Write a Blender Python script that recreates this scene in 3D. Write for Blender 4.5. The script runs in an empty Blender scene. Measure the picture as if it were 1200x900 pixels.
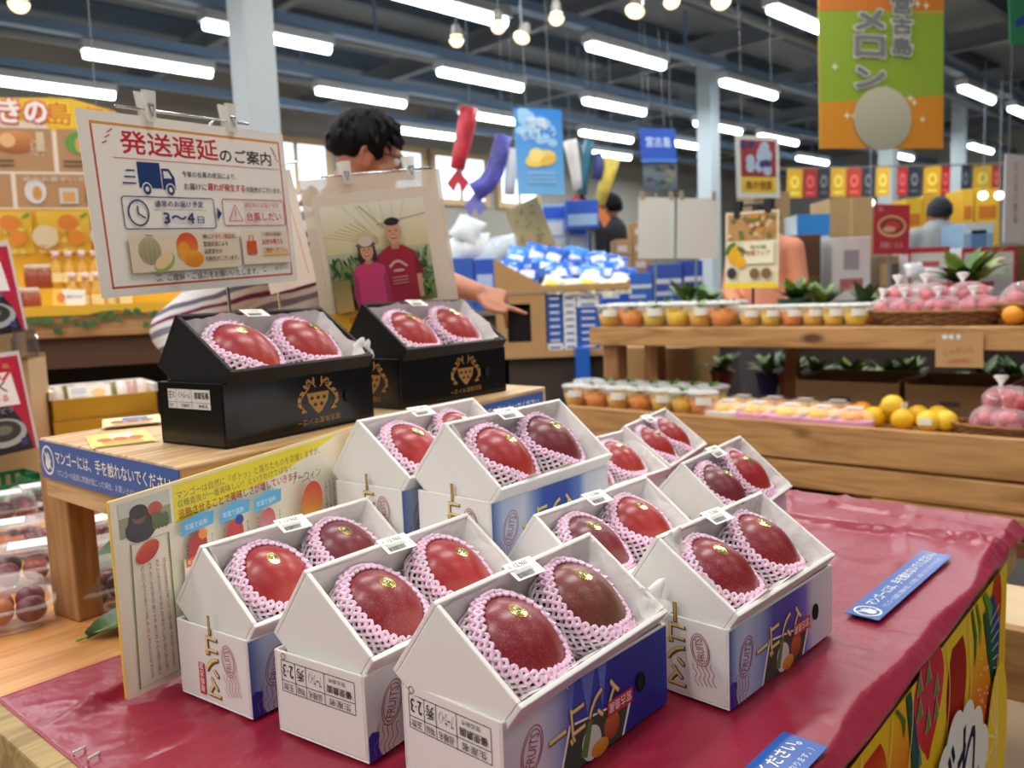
import bpy, bmesh, math, random
from mathutils import Vector, Matrix, Euler, noise
random.seed(7)
scene = bpy.context.scene
COL = scene.collection
R = math.radians

# ------------------------------------------------------------------ camera
TZ = 0.70                       # height of the red table top
CH = TZ + 0.4335                # camera height
PITCH, ROLL, FPX = R(6.275), R(-2.2556), 972.5
XR = Vector((math.cos(ROLL), math.sin(PITCH)*math.sin(ROLL), math.cos(PITCH)*math.sin(ROLL)))
UR = Vector((-math.sin(ROLL), math.sin(PITCH)*math.cos(ROLL), math.cos(PITCH)*math.cos(ROLL)))
FW = Vector((0, math.cos(PITCH), -math.sin(PITCH)))
cam = bpy.data.cameras.new('camera')
cam.sensor_width = 36; cam.lens = FPX/1200*36
cam.dof.use_dof = True; cam.dof.focus_distance = 0.84; cam.dof.aperture_fstop = 6.4
cam.clip_start = 0.02; cam.clip_end = 100
camo = bpy.data.objects.new('camera', cam); COL.objects.link(camo)
camo.matrix_world = Matrix(((XR.x, UR.x, -FW.x, 0), (XR.y, UR.y, -FW.y, 0), (XR.z, UR.z, -FW.z, CH), (0, 0, 0, 1)))
scene.camera = camo

# ------------------------------------------------------------------ world, exposure
vs = scene.view_settings
scene.display_settings.display_device = 'sRGB'
vs.view_transform = 'Standard'; vs.look = 'None'; vs.gamma = 1; vs.use_curve_mapping = False
vs.exposure = 0.14
w = bpy.data.worlds.new('world'); scene.world = w; w.use_nodes = True
w.node_tree.nodes['Background'].inputs[0].default_value = (0.80, 0.88, 1.0, 1)
w.node_tree.nodes['Background'].inputs[1].default_value = 0.17

def place44(a, b, z):           # the hall's own axes, turned 44 degrees
    c, s = math.cos(R(44)), math.sin(R(44))
    return Vector((a*c - b*s, a*s + b*c, z))

def area(loc, sx, sy, watts, col, rot=(0, 0, 0)):
    l = bpy.data.lights.new('tube_light', 'AREA'); l.shape = 'RECTANGLE'; l.size = sx; l.size_y = sy
    l.energy = watts; l.color = col
    o = bpy.data.objects.new('tube_light', l); COL.objects.link(o); o.location = loc; o.rotation_euler = rot
    return o
# the fluorescent rows continue over and behind the camera
for b in (-2.6, -0.95, 0.6, 2.15, 3.7):
    for a in (-3.6, -1.2, 1.2, 3.6):
        area(place44(a, b, 3.42), 1.2, 0.14, 26 if b > 0 else 9, (1.0, 0.965, 0.915), (0, 0, R(44)))
for b in (2.15, 3.7, 5.35, 6.9, 8.3, 9.8):
    for a in (6.0, 8.6, 11.2, 14.0):
        area(place44(a, b, 3.40), 1.2, 0.14, 24, (0.93, 0.97, 1.0), (0, 0, R(44)))
for b in (5.35, 6.9, 8.3, 9.8):
    for a in (-2.4, 0.6, 3.4):
        area(place44(a, b, 3.40), 1.2, 0.14, 24, (0.95, 0.97, 1.0), (0, 0, R(44)))

# ------------------------------------------------------------------ pixel -> place helpers
def ray(px, py):
    return FW + XR*((px-600)/FPX) - UR*((py-450)/FPX)
def at(px, py, Y):              # the point at depth Y
    d = ray(px, py); t = Y/d.y
    return Vector((d.x*t, Y, CH + d.z*t))
def onz(px, py, z):             # the point at height z
    d = ray(px, py); t = (z-CH)/d.z
    return Vector((d.x*t, d.y*t, z))

# ------------------------------------------------------------------ materials
def lin(c):
    return tuple((v/255/12.92 if v/255 <= .04045 else ((v/255+.055)/1.055)**2.4) for v in c)
_M = {}
def mat(rgb, rough=.5, metal=0, spec=.5, bump=0, bscale=60, var=0, vscale=8, emit=0, trans=0, coat=0, alpha=1, sss=0):
    key = (rgb, rough, metal, spec, bump, bscale, var, vscale, emit, trans, coat, alpha, sss)
    if key in _M: return _M[key]
    m = bpy.data.materials.new('m_%d' % len(_M)); m.use_nodes = True
    nt = m.node_tree; p = nt.nodes['Principled BSDF']
    c = (*lin(rgb), 1)
    p.inputs['Base Color'].default_value = c
    p.inputs['Roughness'].default_value = rough; p.inputs['Metallic'].default_value = metal
    p.inputs['Specular IOR Level'].default_value = spec
    if coat: p.inputs['Coat Weight'].default_value = coat; p.inputs['Coat Roughness'].default_value = .08
    if emit:
        p.inputs['Emission Color'].default_value = c; p.inputs['Emission Strength'].default_value = emit
    if trans: p.inputs['Transmission Weight'].default_value = trans
    if alpha < 1: p.inputs['Alpha'].default_value = alpha
    if sss:
        p.inputs['Subsurface Weight'].default_value = sss; p.inputs['Subsurface Radius'].default_value = (.01, .006, .004)
    if var or bump:
        tc = nt.nodes.new('ShaderNodeTexCoord')
    if var:
        n = nt.nodes.new('ShaderNodeTexNoise'); n.inputs['Scale'].default_value = vscale; n.inputs['Detail'].default_value = 4
        r = nt.nodes.new('ShaderNodeValToRGB')
        r.color_ramp.elements[0].position = .3; r.color_ramp.elements[1].position = .7
        r.color_ramp.elements[0].color = (*[x*(1-var) for x in c[:3]], 1)
        r.color_ramp.elements[1].color = (*[min(1, x*(1+var)) for x in c[:3]], 1)
        nt.links.new(tc.outputs['Object'], n.inputs['Vector']); nt.links.new(n.outputs['Fac'], r.inputs['Fac'])
        nt.links.new(r.outputs['Color'], p.inputs['Base Color'])
    if bump:
        n2 = nt.nodes.new('ShaderNodeTexNoise'); n2.inputs['Scale'].default_value = bscale; n2.inputs['Detail'].default_value = 3
        b = nt.nodes.new('ShaderNodeBump'); b.inputs['Strength'].default_value = bump; b.inputs['Distance'].default_value = .004
        nt.links.new(tc.outputs['Object'], n2.inputs['Vector']); nt.links.new(n2.outputs['Fac'], b.inputs['Height'])
        nt.links.new(b.outputs['Normal'], p.inputs['Normal'])
    _M[key] = m
    return m

def wood(name, light, dark, axis=0, scale=1.0, rough=.5, knots=True):
    m = bpy.data.materials.new(name); m.use_nodes = True
    nt = m.node_tree; N = nt.nodes; L = nt.links; p = N['Principled BSDF']
    tc = N.new('ShaderNodeTexCoord'); mp = N.new('ShaderNodeMapping')
    s = [9*scale]*3; s[axis] = .8*scale
    mp.inputs['Scale'].default_value = s
    L.new(tc.outputs['Object'], mp.inputs['Vector'])
    n = N.new('ShaderNodeTexNoise'); n.inputs['Scale'].default_value = 2.2; n.inputs['Detail'].default_value = 3; n.inputs['Distortion'].default_value = .7
    L.new(mp.outputs['Vector'], n.inputs['Vector'])
    mul = N.new('ShaderNodeMath'); mul.operation = 'MULTIPLY'; mul.inputs[1].default_value = 7
    fr = N.new('ShaderNodeMath'); fr.operation = 'PINGPONG'; fr.inputs[1].default_value = 1
    L.new(n.outputs['Fac'], mul.inputs[0]); L.new(mul.outputs[0], fr.inputs[0])
    n2 = N.new('ShaderNodeTexNoise'); n2.inputs['Scale'].default_value = 14; n2.inputs['Detail'].default_value = 5
    L.new(mp.outputs['Vector'], n2.inputs['Vector'])
    ad = N.new('ShaderNodeMath'); ad.operation = 'MULTIPLY_ADD'; ad.inputs[1].default_value = .55; ad.inputs[2].default_value = 0
    L.new(fr.outputs[0], ad.inputs[0])
    ad2 = N.new('ShaderNodeMath'); ad2.operation = 'MULTIPLY_ADD'; ad2.inputs[1].default_value = .45
    L.new(n2.outputs['Fac'], ad2.inputs[0]); L.new(ad.outputs[0], ad2.inputs[2])
    r = N.new('ShaderNodeValToRGB')
    r.color_ramp.elements[0].position = .12; r.color_ramp.elements[1].position = .75
    r.color_ramp.elements[0].color = (*lin(dark), 1); r.color_ramp.elements[1].color = (*lin(light), 1)
    L.new(ad2.outputs[0], r.inputs['Fac'])
    out = r.outputs['Color']
    if knots:
        mp2 = N.new('ShaderNodeMapping'); s2 = [5*scale]*3; s2[axis] = 2.2*scale; mp2.inputs['Scale'].default_value = s2
        L.new(tc.outputs['Object'], mp2.inputs['Vector'])
        v = N.new('ShaderNodeTexVoronoi'); v.inputs['Scale'].default_value = 1.1
        L.new(mp2.outputs['Vector'], v.inputs['Vector'])
        kr = N.new('ShaderNodeValToRGB'); kr.color_ramp.elements[0].position = .05; kr.color_ramp.elements[1].position = .12
        kr.color_ramp.elements[0].color = (1, 1, 1, 1); kr.color_ramp.elements[1].color = (0, 0, 0, 1)
        L.new(v.outputs['Distance'], kr.inputs['Fac'])
        mx = N.new('ShaderNodeMix'); mx.data_type = 'RGBA'
        mx.inputs[7].default_value = (*[x*.35 for x in lin(dark)], 1)
        L.new(kr.outputs['Color'], mx.inputs[0]); L.new(r.outputs['Color'], mx.inputs[6])
        out = mx.outputs[2]
    L.new(out, p.inputs['Base Color']); p.inputs['Roughness'].default_value = rough
    b = N.new('ShaderNodeBump'); b.inputs['Strength'].default_value = .12; b.inputs['Distance'].default_value = .002
    L.new(ad2.outputs[0], b.inputs['Height']); L.new(b.outputs['Normal'], p.inputs['Normal'])
    return m

def print_material(name, rough, coat=0, alpha=1):
    m = bpy.data.materials.new(name); m.use_nodes = True
    nt = m.node_tree; p = nt.nodes['Principled BSDF']
    a = nt.nodes.new('ShaderNodeVertexColor'); a.layer_name = 'ink'
    nt.links.new(a.outputs['Color'], p.inputs['Base Color'])
    p.inputs['Roughness'].default_value = rough
    if coat: p.inputs['Coat Weight'].default_value = coat; p.inputs['Coat Roughness'].default_value = .12
    return m
INK = print_material('ink_matte', .5); INKG = print_material('ink_gloss', .3, .3); INKV = print_material('ink_vinyl', .75)
INKV.node_tree.nodes['Principled BSDF'].inputs['Specular IOR Level'].default_value = .12
def clear_mat(name, tint=(255, 255, 255), op=.12, rough=.08):
    m = bpy.data.materials.new(name); m.use_nodes = True
    nt = m.node_tree; N = nt.nodes; L = nt.links; p = N['Principled BSDF']; o = N['Material Output']
    p.inputs['Base Color'].default_value = (*lin(tint), 1); p.inputs['Roughness'].default_value = rough
    t = N.new('ShaderNodeBsdfTransparent'); mx = N.new('ShaderNodeMixShader')
    lw = N.new('ShaderNodeLayerWeight'); lw.inputs[0].default_value = .35
    ma = N.new('ShaderNodeMath'); ma.operation = 'MULTIPLY_ADD'; ma.inputs[1].default_value = .38; ma.inputs[2].default_value = op
    ma.use_clamp = True
    L.new(lw.outputs['Facing'], ma.inputs[0]); L.new(ma.outputs[0], mx.inputs[0])
    L.new(t.outputs[0], mx.inputs[1]); L.new(p.outputs[0], mx.inputs[2]); L.new(mx.outputs[0], o.inputs[0])
    return m
CLEAR = clear_mat('clear_plastic', op=.05); BAGC = clear_mat('clear_bag', op=.3, rough=.2)
SLEEVE = clear_mat('clear_sleeve', (238, 222, 200), op=.62, rough=.15)

# ------------------------------------------------------------------ mesh builder
I4 = Matrix.Identity(4)
def T(x, y=None, z=None):
    return Matrix.Translation(x if y is None else (x, y, z))
def RZ(a): return Matrix.Rotation(a, 4, 'Z')
def RX(a): return Matrix.Rotation(a, 4, 'X')
def RY(a): return Matrix.Rotation(a, 4, 'Y')
def frame(o, x, y, z):
    return Matrix(((x[0], y[0], z[0], o[0]), (x[1], y[1], z[1], o[1]), (x[2], y[2], z[2], o[2]), (0, 0, 0, 1)))

class MB:
    def __init__(s): s.v = []; s.f = []; s.m = []; s.cur = 0; s.X = I4
    def add(s, vs, fs):
        o = len(s.v)
        s.v += [s.X @ Vector(v) for v in vs]; s.f += [tuple(i+o for i in f) for f in fs]; s.m += [s.cur]*len(fs)
        return s
    def box(s, x0, y0, z0, x1, y1, z1, M=None):
        vs = [(x, y, z) for z in (z0, z1) for y in (y0, y1) for x in (x0, x1)]
        if M is not None: vs = [M @ Vector(v) for v in vs]
        return s.add(vs, [(0, 2, 3, 1), (4, 5, 7, 6), (0, 1, 5, 4), (2, 6, 7, 3), (0, 4, 6, 2), (1, 3, 7, 5)])
    def prism(s, pts, z0, z1, M=None):      # polygon in xy, extruded in z
        n = len(pts); vs = [(p[0], p[1], z0) for p in pts] + [(p[0], p[1], z1) for p in pts]
        if M is not None: vs = [M @ Vector(v) for v in vs]
        return s.add(vs, [tuple(range(n-1, -1, -1)), tuple(range(n, 2*n))] + [(i, (i+1) % n, (i+1) % n+n, i+n) for i in range(n)])
    def tube(s, pts, r, n=8, closed=False, caps=True):
        pts = [Vector(p) for p in pts]; k = len(pts); rs = r if isinstance(r, (list, tuple)) else [r]*k
        vs = []; prev = None
        for i, p in enumerate(pts):
            if closed: t = pts[(i+1) % k]-pts[i-1]
            else: t = pts[min(i+1, k-1)]-pts[max(i-1, 0)]
            t.normalize()
            if prev is None:
                a = Vector((0, 0, 1)) if abs(t.z) < .9 else Vector((1, 0, 0)); u = t.cross(a).normalized()
            else:
                u = (prev - t*prev.dot(t)).normalized()
            prev = u; q = t.cross(u)
            vs += [p+(u*math.cos(2*math.pi*j/n)+q*math.sin(2*math.pi*j/n))*rs[i] for j in range(n)]
        fs = []
        for i in range(k if closed else k-1):
            a = i*n; b = ((i+1) % k)*n
            fs += [(a+j, a+(j+1) % n, b+(j+1) % n, b+j) for j in range(n)]
        if caps and not closed: fs += [tuple(range(n-1, -1, -1)), tuple(range((k-1)*n, k*n))]
        return s.add(vs, fs)
    def lathe(s, prof, n=20, M=None, cap=True):   # prof: (r, z)
        vs = [(r*math.cos(2*math.pi*j/n), r*math.sin(2*math.pi*j/n), z) for r, z in prof for j in range(n)]
        if M is not None: vs = [M @ Vector(v) for v in vs]
        fs = [(i*n+j, i*n+(j+1) % n, (i+1)*n+(j+1) % n, (i+1)*n+j) for i in range(len(prof)-1) for j in range(n)]
        if cap: fs += [tuple(range(n-1, -1, -1)), tuple(range((len(prof)-1)*n, len(prof)*n))]
        return s.add(vs, fs)
    def ball(s, c, r, n=14, k=9, M=None, warp=None):
        r = r if isinstance(r, (tuple, list)) else (r, r, r)
        vs = [(0, 0, 1)]; 
        for i in range(1, k):
            th = math.pi*i/k
            vs += [(math.sin(th)*math.cos(2*math.pi*j/n), math.sin(th)*math.sin(2*math.pi*j/n), math.cos(th)) for j in range(n)]
        vs.append((0, 0, -1))
        if warp: vs = [warp(Vector(v)) for v in vs]
        vs = [Vector((v[0]*r[0], v[1]*r[1], v[2]*r[2])) for v in vs]
        if M is not None: vs = [M @ v for v in vs]
        vs = [v+Vector(c) for v in vs]
        e = len(vs)-1
        fs = [(0, 1+j, 1+(j+1) % n) for j in range(n)]
        for i in range(k-2):
            a = 1+i*n; b = a+n
            fs += [(a+j, b+j, b+(j+1) % n, a+(j+1) % n) for j in range(n)]
        a = 1+(k-2)*n
        fs += [(a+j, e, a+(j+1) % n) for j in range(n)]
        return s.add(vs, fs)
    def grid(s, fn, nu, nv):
        vs = [fn(i/nu, j/nv) for j in range(nv+1) for i in range(nu+1)]
        return s.add(vs, [(j*(nu+1)+i, j*(nu+1)+i+1, (j+1)*(nu+1)+i+1, (j+1)*(nu+1)+i) for j in range(nv) for i in range(nu)])
    def mesh(s, name, mats):
        me = bpy.data.meshes.new(name); me.from_pydata([tuple(v) for v in s.v], [], s.f)
        for m in (mats if isinstance(mats, (list, tuple)) else [mats]): me.materials.append(m)
        me.polygons.foreach_set('material_index', s.m)
        return me
    def build(s, name, mats, parent=None, M=None, smooth=False, bevel=0, fix=False):
        me = s.mesh(name, mats)
        if fix:
            bm = bmesh.new(); bm.from_mesh(me); bmesh.ops.recalc_face_normals(bm, faces=bm.faces); bm.to_mesh(me); bm.free()
        if smooth:
            me.polygons.foreach_set('use_smooth', [True]*len(me.polygons))
        return obj(name, me, parent, M, bevel)

def obj(name, me, parent=None, M=None, bevel=0):
    o = bpy.data.objects.new(name, me); COL.objects.link(o)
    if parent is not None: o.parent = parent
    if M is not None: o.matrix_basis = M
    if bevel:
        b = o.modifiers.new('bevel', 'BEVEL'); b.width = bevel; b.segments = 2; b.limit_method = 'ANGLE'; b.angle_limit = R(40)
    return o
def tag(o, label=None, cat=None, group=None, kind=None):
    if label: o['label'] = label
    if cat: o['category'] = cat
    if group: o['group'] = group
    if kind: o['kind'] = kind
    return o
def thing(name, label, cat, M=None, group=None):
    o = bpy.data.objects.new(name, None); COL.objects.link(o); o.empty_display_size = .05
    if M is not None: o.matrix_basis = M
    return tag(o, label, cat, group)
def struct(o): o['kind'] = 'structure'; return o
def copy_tree(o, parent=None, M=None):
    c = o.copy(); COL.objects.link(c)
    if parent is not None: c.parent = parent
    if M is not None: c.matrix_basis = M
    for ch in list(o.children):
        mb = ch.matrix_basis.copy(); copy_tree(ch, c, mb)
    return c
ORD = ['first', 'second', 'third', 'fourth', 'fifth', 'sixth', 'seventh', 'eighth', 'ninth', 'tenth', 'eleventh', 'twelfth', 'thirteenth', 'fourteenth', 'fifteenth', 'sixteenth']

# ------------------------------------------------------------------ printed artwork
_TXT = {}
def text_mesh(body, bold):
    key = (body, 0)
    if key in _TXT: return _TXT[key]
    c = bpy.data.curves.new('t', 'FONT'); c.body = body; c.resolution_u = 2
    o = bpy.data.objects.new('t', c); COL.objects.link(o)
    dg = bpy.context.evaluated_depsgraph_get(); ev = o.evaluated_get(dg); me = ev.to_mesh()
    vs = [(v.co.x, v.co.y) for v in me.vertices]; fs = [tuple(p.vertices) for p in me.polygons]
    ev.to_mesh_clear(); bpy.data.objects.remove(o); bpy.data.curves.remove(c)
    _TXT[key] = (vs, fs)
    return vs, fs

class Art:
    """flat printing: x right, y up, each colour a hair above the last"""
    def __init__(s, lay=.00004): s.v = []; s.f = []; s.c = []; s.z = lay; s.lay = lay
    def _put(s, pts, faces, cols):
        o = len(s.v); s.v += [(p[0], p[1], s.z) for p in pts]
        s.f += [tuple(i+o for i in f) for f in faces]; s.c += [(*lin(c), 1) for c in cols]; s.z += s.lay
    def poly(s, pts, col): s._put(pts, [tuple(range(len(pts)))], [col]*len(pts))
    def rect(s, x0, y0, x1, y1, col, col2=None, horizontal=False):
        c2 = col2 or col
        cs = [col, c2, c2, col] if horizontal else [col, col, c2, c2]
        s._put([(x0, y0), (x1, y0), (x1, y1), (x0, y1)], [(0, 1, 2, 3)], cs)
    def strip(s, x0, y0, x1, y1, stops):      # horizontal run of colours
        n = len(stops); pts = []; cs = []
        for i, (t, c) in enumerate(stops):
            x = x0+(x1-x0)*t; pts += [(x, y0), (x, y1)]; cs += [c, c]
        s._put(pts, [(2*i, 2*i+2, 2*i+3, 2*i+1) for i in range(n-1)], cs)
    def ell(s, cx, cy, rx, ry, col, col2=None, rot=0, n=28, mid=None):
        c, q = math.cos(rot), math.sin(rot); pts = [(cx, cy)]; cs = [mid or col]
        for i in range(n):
            a = 2*math.pi*i/n; x, y = rx*math.cos(a), ry*math.sin(a)
            pts.append((cx+x*c-y*q, cy+x*q+y*c))
            t = (1+math.sin(a))/2
            cs.append(tuple(col[k]*t+(col2 or col)[k]*(1-t) for k in range(3)))
        if col2 and not mid: cs[0] = tuple((col[k]+col2[k])/2 for k in range(3))
        s._put(pts, [(0, i+1, (i+1) % n+1) for i in range(n)], cs)
    def line(s, pts, w, col, closed=False):
        k = len(pts); L = []; 
        for i in range(k):
            a = Vector(pts[i-1] if (i > 0 or closed) else pts[0]); b = Vector(pts[(i+1) % k] if (i < k-1 or closed) else pts[-1])
            d = (b-a); d = d.normalized() if d.length > 1e-9 else Vector((1, 0)); nrm = Vector((-d.y, d.x))*w/2
            p = Vector(pts[i]); L += [tuple(p+nrm), tuple(p-nrm)]
        fs = [(2*i+1, 2*((i+1) % k)+1, 2*((i+1) % k), 2*i) for i in range(k if closed else k-1)]
        s._put(L, fs, [col]*len(L))
    def frame(s, x0, y0, x1, y1, w, col):
        for a in ((x0, y0, x1, y0+w), (x0, y1-w, x1, y1), (x0, y0, x0+w, y1), (x1-w, y0, x1, y1)):
            s.rect(*a, col); s.z -= s.lay
        s.z += s.lay
    def ring(s, cx, cy, rx, ry, w, col, n=28):
        s.line([(cx+rx*math.cos(2*math.pi*i/n), cy+ry*math.sin(2*math.pi*i/n)) for i in range(n)], w, col, True)
    def text(s, body, x, y, w, h, col, bold=.0, rot=0, shear=0):
        """text filling the box w x h with its lower left corner at x, y (before turning about it)"""
        vs, fs = text_mesh(body, bold)
        if not vs: return
        xs = [v[0] for v in vs]; ys = [v[1] for v in vs]
        x0, x1, y0, y1 = min(xs), max(xs), min(ys), max(ys)
        sx = w/(x1-x0) if w else h/(y1-y0); sy = h/(y1-y0) if h else sx
        c, q = math.cos(rot), math.sin(rot); pts = []
        for vx, vy in vs:
            a, b = (vx-x0)*sx, (vy-y0)*sy; a += b*shear
            pts.append((x+a*c-b*q, y+a*q+b*c))
        if bold > 0:       # heavier weight: the same strokes laid down again a hair aside
            e = bold*.55*min(abs(sx), abs(sy)); z = s.z
            for k_, (ox, oy) in enumerate(((-e, -e), (e, -e), (e, e), (-e, e))):
                s.z = z+k_*s.lay*.3; s._put([(p[0]+ox, p[1]+oy) for p in pts], fs, [col]*len(pts))
            return
        s._put(pts, fs, [col]*len(pts))
    def vtext(s, body, x, y, size, col, bold=0, gap=1.08):   # vertical writing downwards from the top centre
        for i, ch in enumerate(body):
            if ch == 'ー': s.rect(x-size*.06, y-size*(i*gap+.95), x+size*.06, y-size*(i*gap+.1), col); continue
            s.text(ch, x-size*.45, y-size*(i*gap+1), size*.9, size*.9, col, bold)
    def shift(s, M):   # apply a 2-D style matrix to everything drawn so far
        s.v = [tuple(M @ Vector(p)) for p in s.v]; return s
    def build(s, name, parent=None, M=None, m=None):
        me = bpy.data.meshes.new(name); me.from_pydata(s.v, [], s.f)
        at_ = me.color_attributes.new('ink', 'FLOAT_COLOR', 'POINT')
        at_.data.foreach_set('color', [x for c in s.c for x in c])
        me.materials.append(m or INK)
        return obj(name, me, parent, M)
WHITE = (246, 244, 238); BLACK = (22, 20, 22); NAVY = (28, 55, 110); RED = (205, 35, 45)
# ================================================================== the hall
A44 = R(44)
W_OAK = wood('table_wood', (226, 164, 98), (196, 132, 70), axis=0, scale=1.1, rough=.38, knots=False)
W_RISER = wood('riser_wood', (214, 178, 130), (178, 138, 92), axis=0, scale=1.6, rough=.55)
W_POST = wood('post_wood', (178, 134, 86), (146, 104, 62), axis=2, scale=1.6, rough=.5)
W_SHELF = wood('shelf_wood', (190, 144, 92), (146, 102, 58), axis=0, scale=.8, rough=.55)
W_SHELFV = wood('shelf_leg_wood', (172, 122, 78), (130, 86, 50), axis=2, scale=.8, rough=.55, knots=False)
W_RIM = wood('rim_wood', (176, 150, 98), (134, 108, 66), axis=0, scale=1.5, rough=.6)
CARD = mat((178, 140, 92), .8, var=.06, vscale=5)
CARDD = mat((128, 98, 64), .85)
ROOF = mat((132, 148, 164), .8); STEEL = mat((120, 132, 142), .6); RAIL = mat((120, 150, 184), .5)
PIPE = mat((120, 128, 134), .5); PILLAR = mat((196, 204, 206), .5)
WALLW = mat((176, 180, 178), .8)

b = MB(); b.box(-25, -8, -.1, 30, 30, 0); struct(b.build('floor', mat((150, 128, 104), .45, var=.06, vscale=2)))
b = MB(); b.box(-14, -8, 4.3, 26, 18, 4.42)
struct(b.build('ceiling', ROOF, M=RZ(A44)))
b = MB(); b.box(20, -8, 0, 20.15, 11, 4.3); struct(b.build('wall_back', WALLW, M=RZ(A44)))
b = MB(); b.box(-14, 11, 0, 20.15, 11.15, 4.3); struct(b.build('wall_left', mat((150, 148, 140), .8), M=RZ(A44)))
# daylight windows high in the left wall, seen behind the hanging streamers
wp = mat((205, 228, 250), .4, emit=1.6)
for i, (a0, a1, z0, z1) in enumerate(((5.9, 6.9, 2.75, 3.4), (7.6, 8.7, 2.75, 3.45), (9.0, 10.1, 2.75, 3.45), (10.5, 11.4, 2.75, 3.45))):
    b = MB(); b.box(a0-.1, 10.93, z0-.1, a1+.1, 11.0, z0); b.box(a0-.1, 10.93, z1, a1+.1, 11.0, z1+.1)
    for x in (a0-.1, (a0+a1)/2-.03, a1): b.box(x, 10.93, z0, x+.1 if x != (a0+a1)/2-.03 else x+.06, 11.0, z1)
    f = struct(b.build('window_%d' % (i+1), mat((190, 160, 116), .6), M=RZ(A44)))
    b = MB(); b.box(a0, 10.96, z0, a1, 10.98, z1); b.build('pane', wp, f)

# steel frame under the roof
def beam(name, p, q, wd, hh, m):
    d = (q-p); L = d.length; b = MB(); b.box(0, -wd/2, 0, L, wd/2, hh)
    return struct(b.build(name, m, M=T(p) @ RZ(math.atan2(d.y, d.x))))
for a in (-3, -.6, 1.8, 4.2, 6.6, 9.0, 11.4, 13.8, 16.2, 18.6):
    b = MB(); b.box(-.05, -6, 3.86, .05, 11, 3.89); b.box(-.05, -6, 4.05, .05, 11, 4.08); b.box(-.008, -6, 3.89, .008, 11, 4.05)
    struct(b.build('trim_1', STEEL if a % 2 else mat((110, 122, 134), .6), M=RZ(A44) @ T(a, 0, 0)))
for i in range(16):
    bb = -5.2+i*1.04
    b = MB(); b.box(-10, bb-.035, 4.1, 20, bb+.035, 4.28); struct(b.build('trim_2', mat((92, 108, 124), .7), M=RZ(A44)))
ROWS = (3.7, 5.35, 6.9, 8.3, 9.75)
for bb in ROWS+(2.15, .6):
    b = MB(); b.box(-8, bb-.06, 3.60, 20, bb+.06, 3.66); b.box(-8, bb-.06, 3.66, 20, bb-.045, 3.69); b.box(-8, bb+.045, 3.66, 20, bb+.06, 3.69)
    for a in range(-7, 20, 3): b.box(a-.012, bb-.012, 3.66, a+.012, bb+.012, 4.1)
    struct(b.build('trim_3', RAIL, M=RZ(A44)))
for k, (bb, z, r) in enumerate(((4.5, 3.78, .05), (7.5, 3.8, .06), (5.9, 3.9, .04), (9.2, 3.8, .05))):
    b = MB(); b.tube([(-8, bb, z), (20, bb, z)], r, 10); struct(b.build('trim_4', PIPE, M=RZ(A44), smooth=False))
# pillars: square steel columns
PIL = mat((172, 184, 190), .45)
for px, Y, wd in ((313, 5.2, .20), (832, 11.0, .21), (1040, 12.6, .22), (1121, 13.5, .18), (362, 17.0, .2), (555, 18.5, .18)):
    p = at(px, 300, Y); b = MB(); b.box(-wd/2, -wd/2, 0, wd/2, wd/2, 4.1); b.box(-wd, -wd, 0, wd, wd, .02); b.box(-wd*.8, -wd*.8, 3.95, wd*.8, wd*.8, 4.1)
    struct(b.build('pillar', PIL, M=T(p.x, p.y, 0) @ RZ(A44), bevel=.008))

# fluorescent lights hanging under the rails: (a, b) of each
TUBE = mat((235, 248, 255), .4, emit=9.0); FIX = mat((200, 206, 210), .5)
LIGHTS = [(3.35, 8.3), (2.9, 9.75), (3.86, 6.9), (5.78, 8.3), (6.39, 6.9), (4.65, 5.35), (6.97, 5.35), (9.35, 5.35), (7.43, 3.7),
          (8.71, 6.9), (7.89, 8.3), (10.25, 8.3), (11.16, 6.9), (12.97, 6.9), (15.82, 7.7), (12.21, 3.7), (14.28, 3.7), (17.43, 5.2), (7.66, 9.6), (11.63, 9.4), (16.83, 6.45), (12.19, 8.05)]
LIGHTS.sort(key=lambda q: (round(q[1]/1.5), q[0]))
fx = MB(); fx.box(-.62, -.075, .02, .62, .075, .10); fx.box(-.62, -.02, .10, -.5, .02, .11)
fxm = fx.mesh('housing', FIX)
tb = MB(); tb.tube([(-.6, 0, -.012), (-.3, 0, -.012), (.3, 0, -.012), (.6, 0, -.012)], .045, 10); tbm = tb.mesh('tube', TUBE)
rowname = {2: 'nearest ceiling rail', 3: 'nearest ceiling rail', 4: 'second ceiling rail', 5: 'third ceiling rail', 6: 'fourth ceiling rail'}
cnt = {}
rows_ = sorted(set(min(ROWS, key=lambda r: abs(r-q[1])) for q in LIGHTS))
for a, bb in LIGHTS:
    row = rows_.index(min(rows_, key=lambda r: abs(r-bb))); cnt[row] = cnt.get(row, 0)+1
    o = thing('fluorescent_light', 'white fluorescent ceiling light, %s along the %s rail counted from the aisle' % (ORD[cnt[row]-1], ORD[row]), 'ceiling light',
              T(place44(a, bb, 3.47)) @ RZ(A44), 'fluorescent lights under the ceiling rails')
    obj('housing', fxm, o); obj('tube', tbm, o)
    b = MB()
    for x in (-.4, .4): b.tube([(x, 0, .1), (x, 0, .15)], .008, 6)
    b.box(-.4, -.006, .095, .4, .006, .105); b.build('hanger', STEEL, o)

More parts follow.
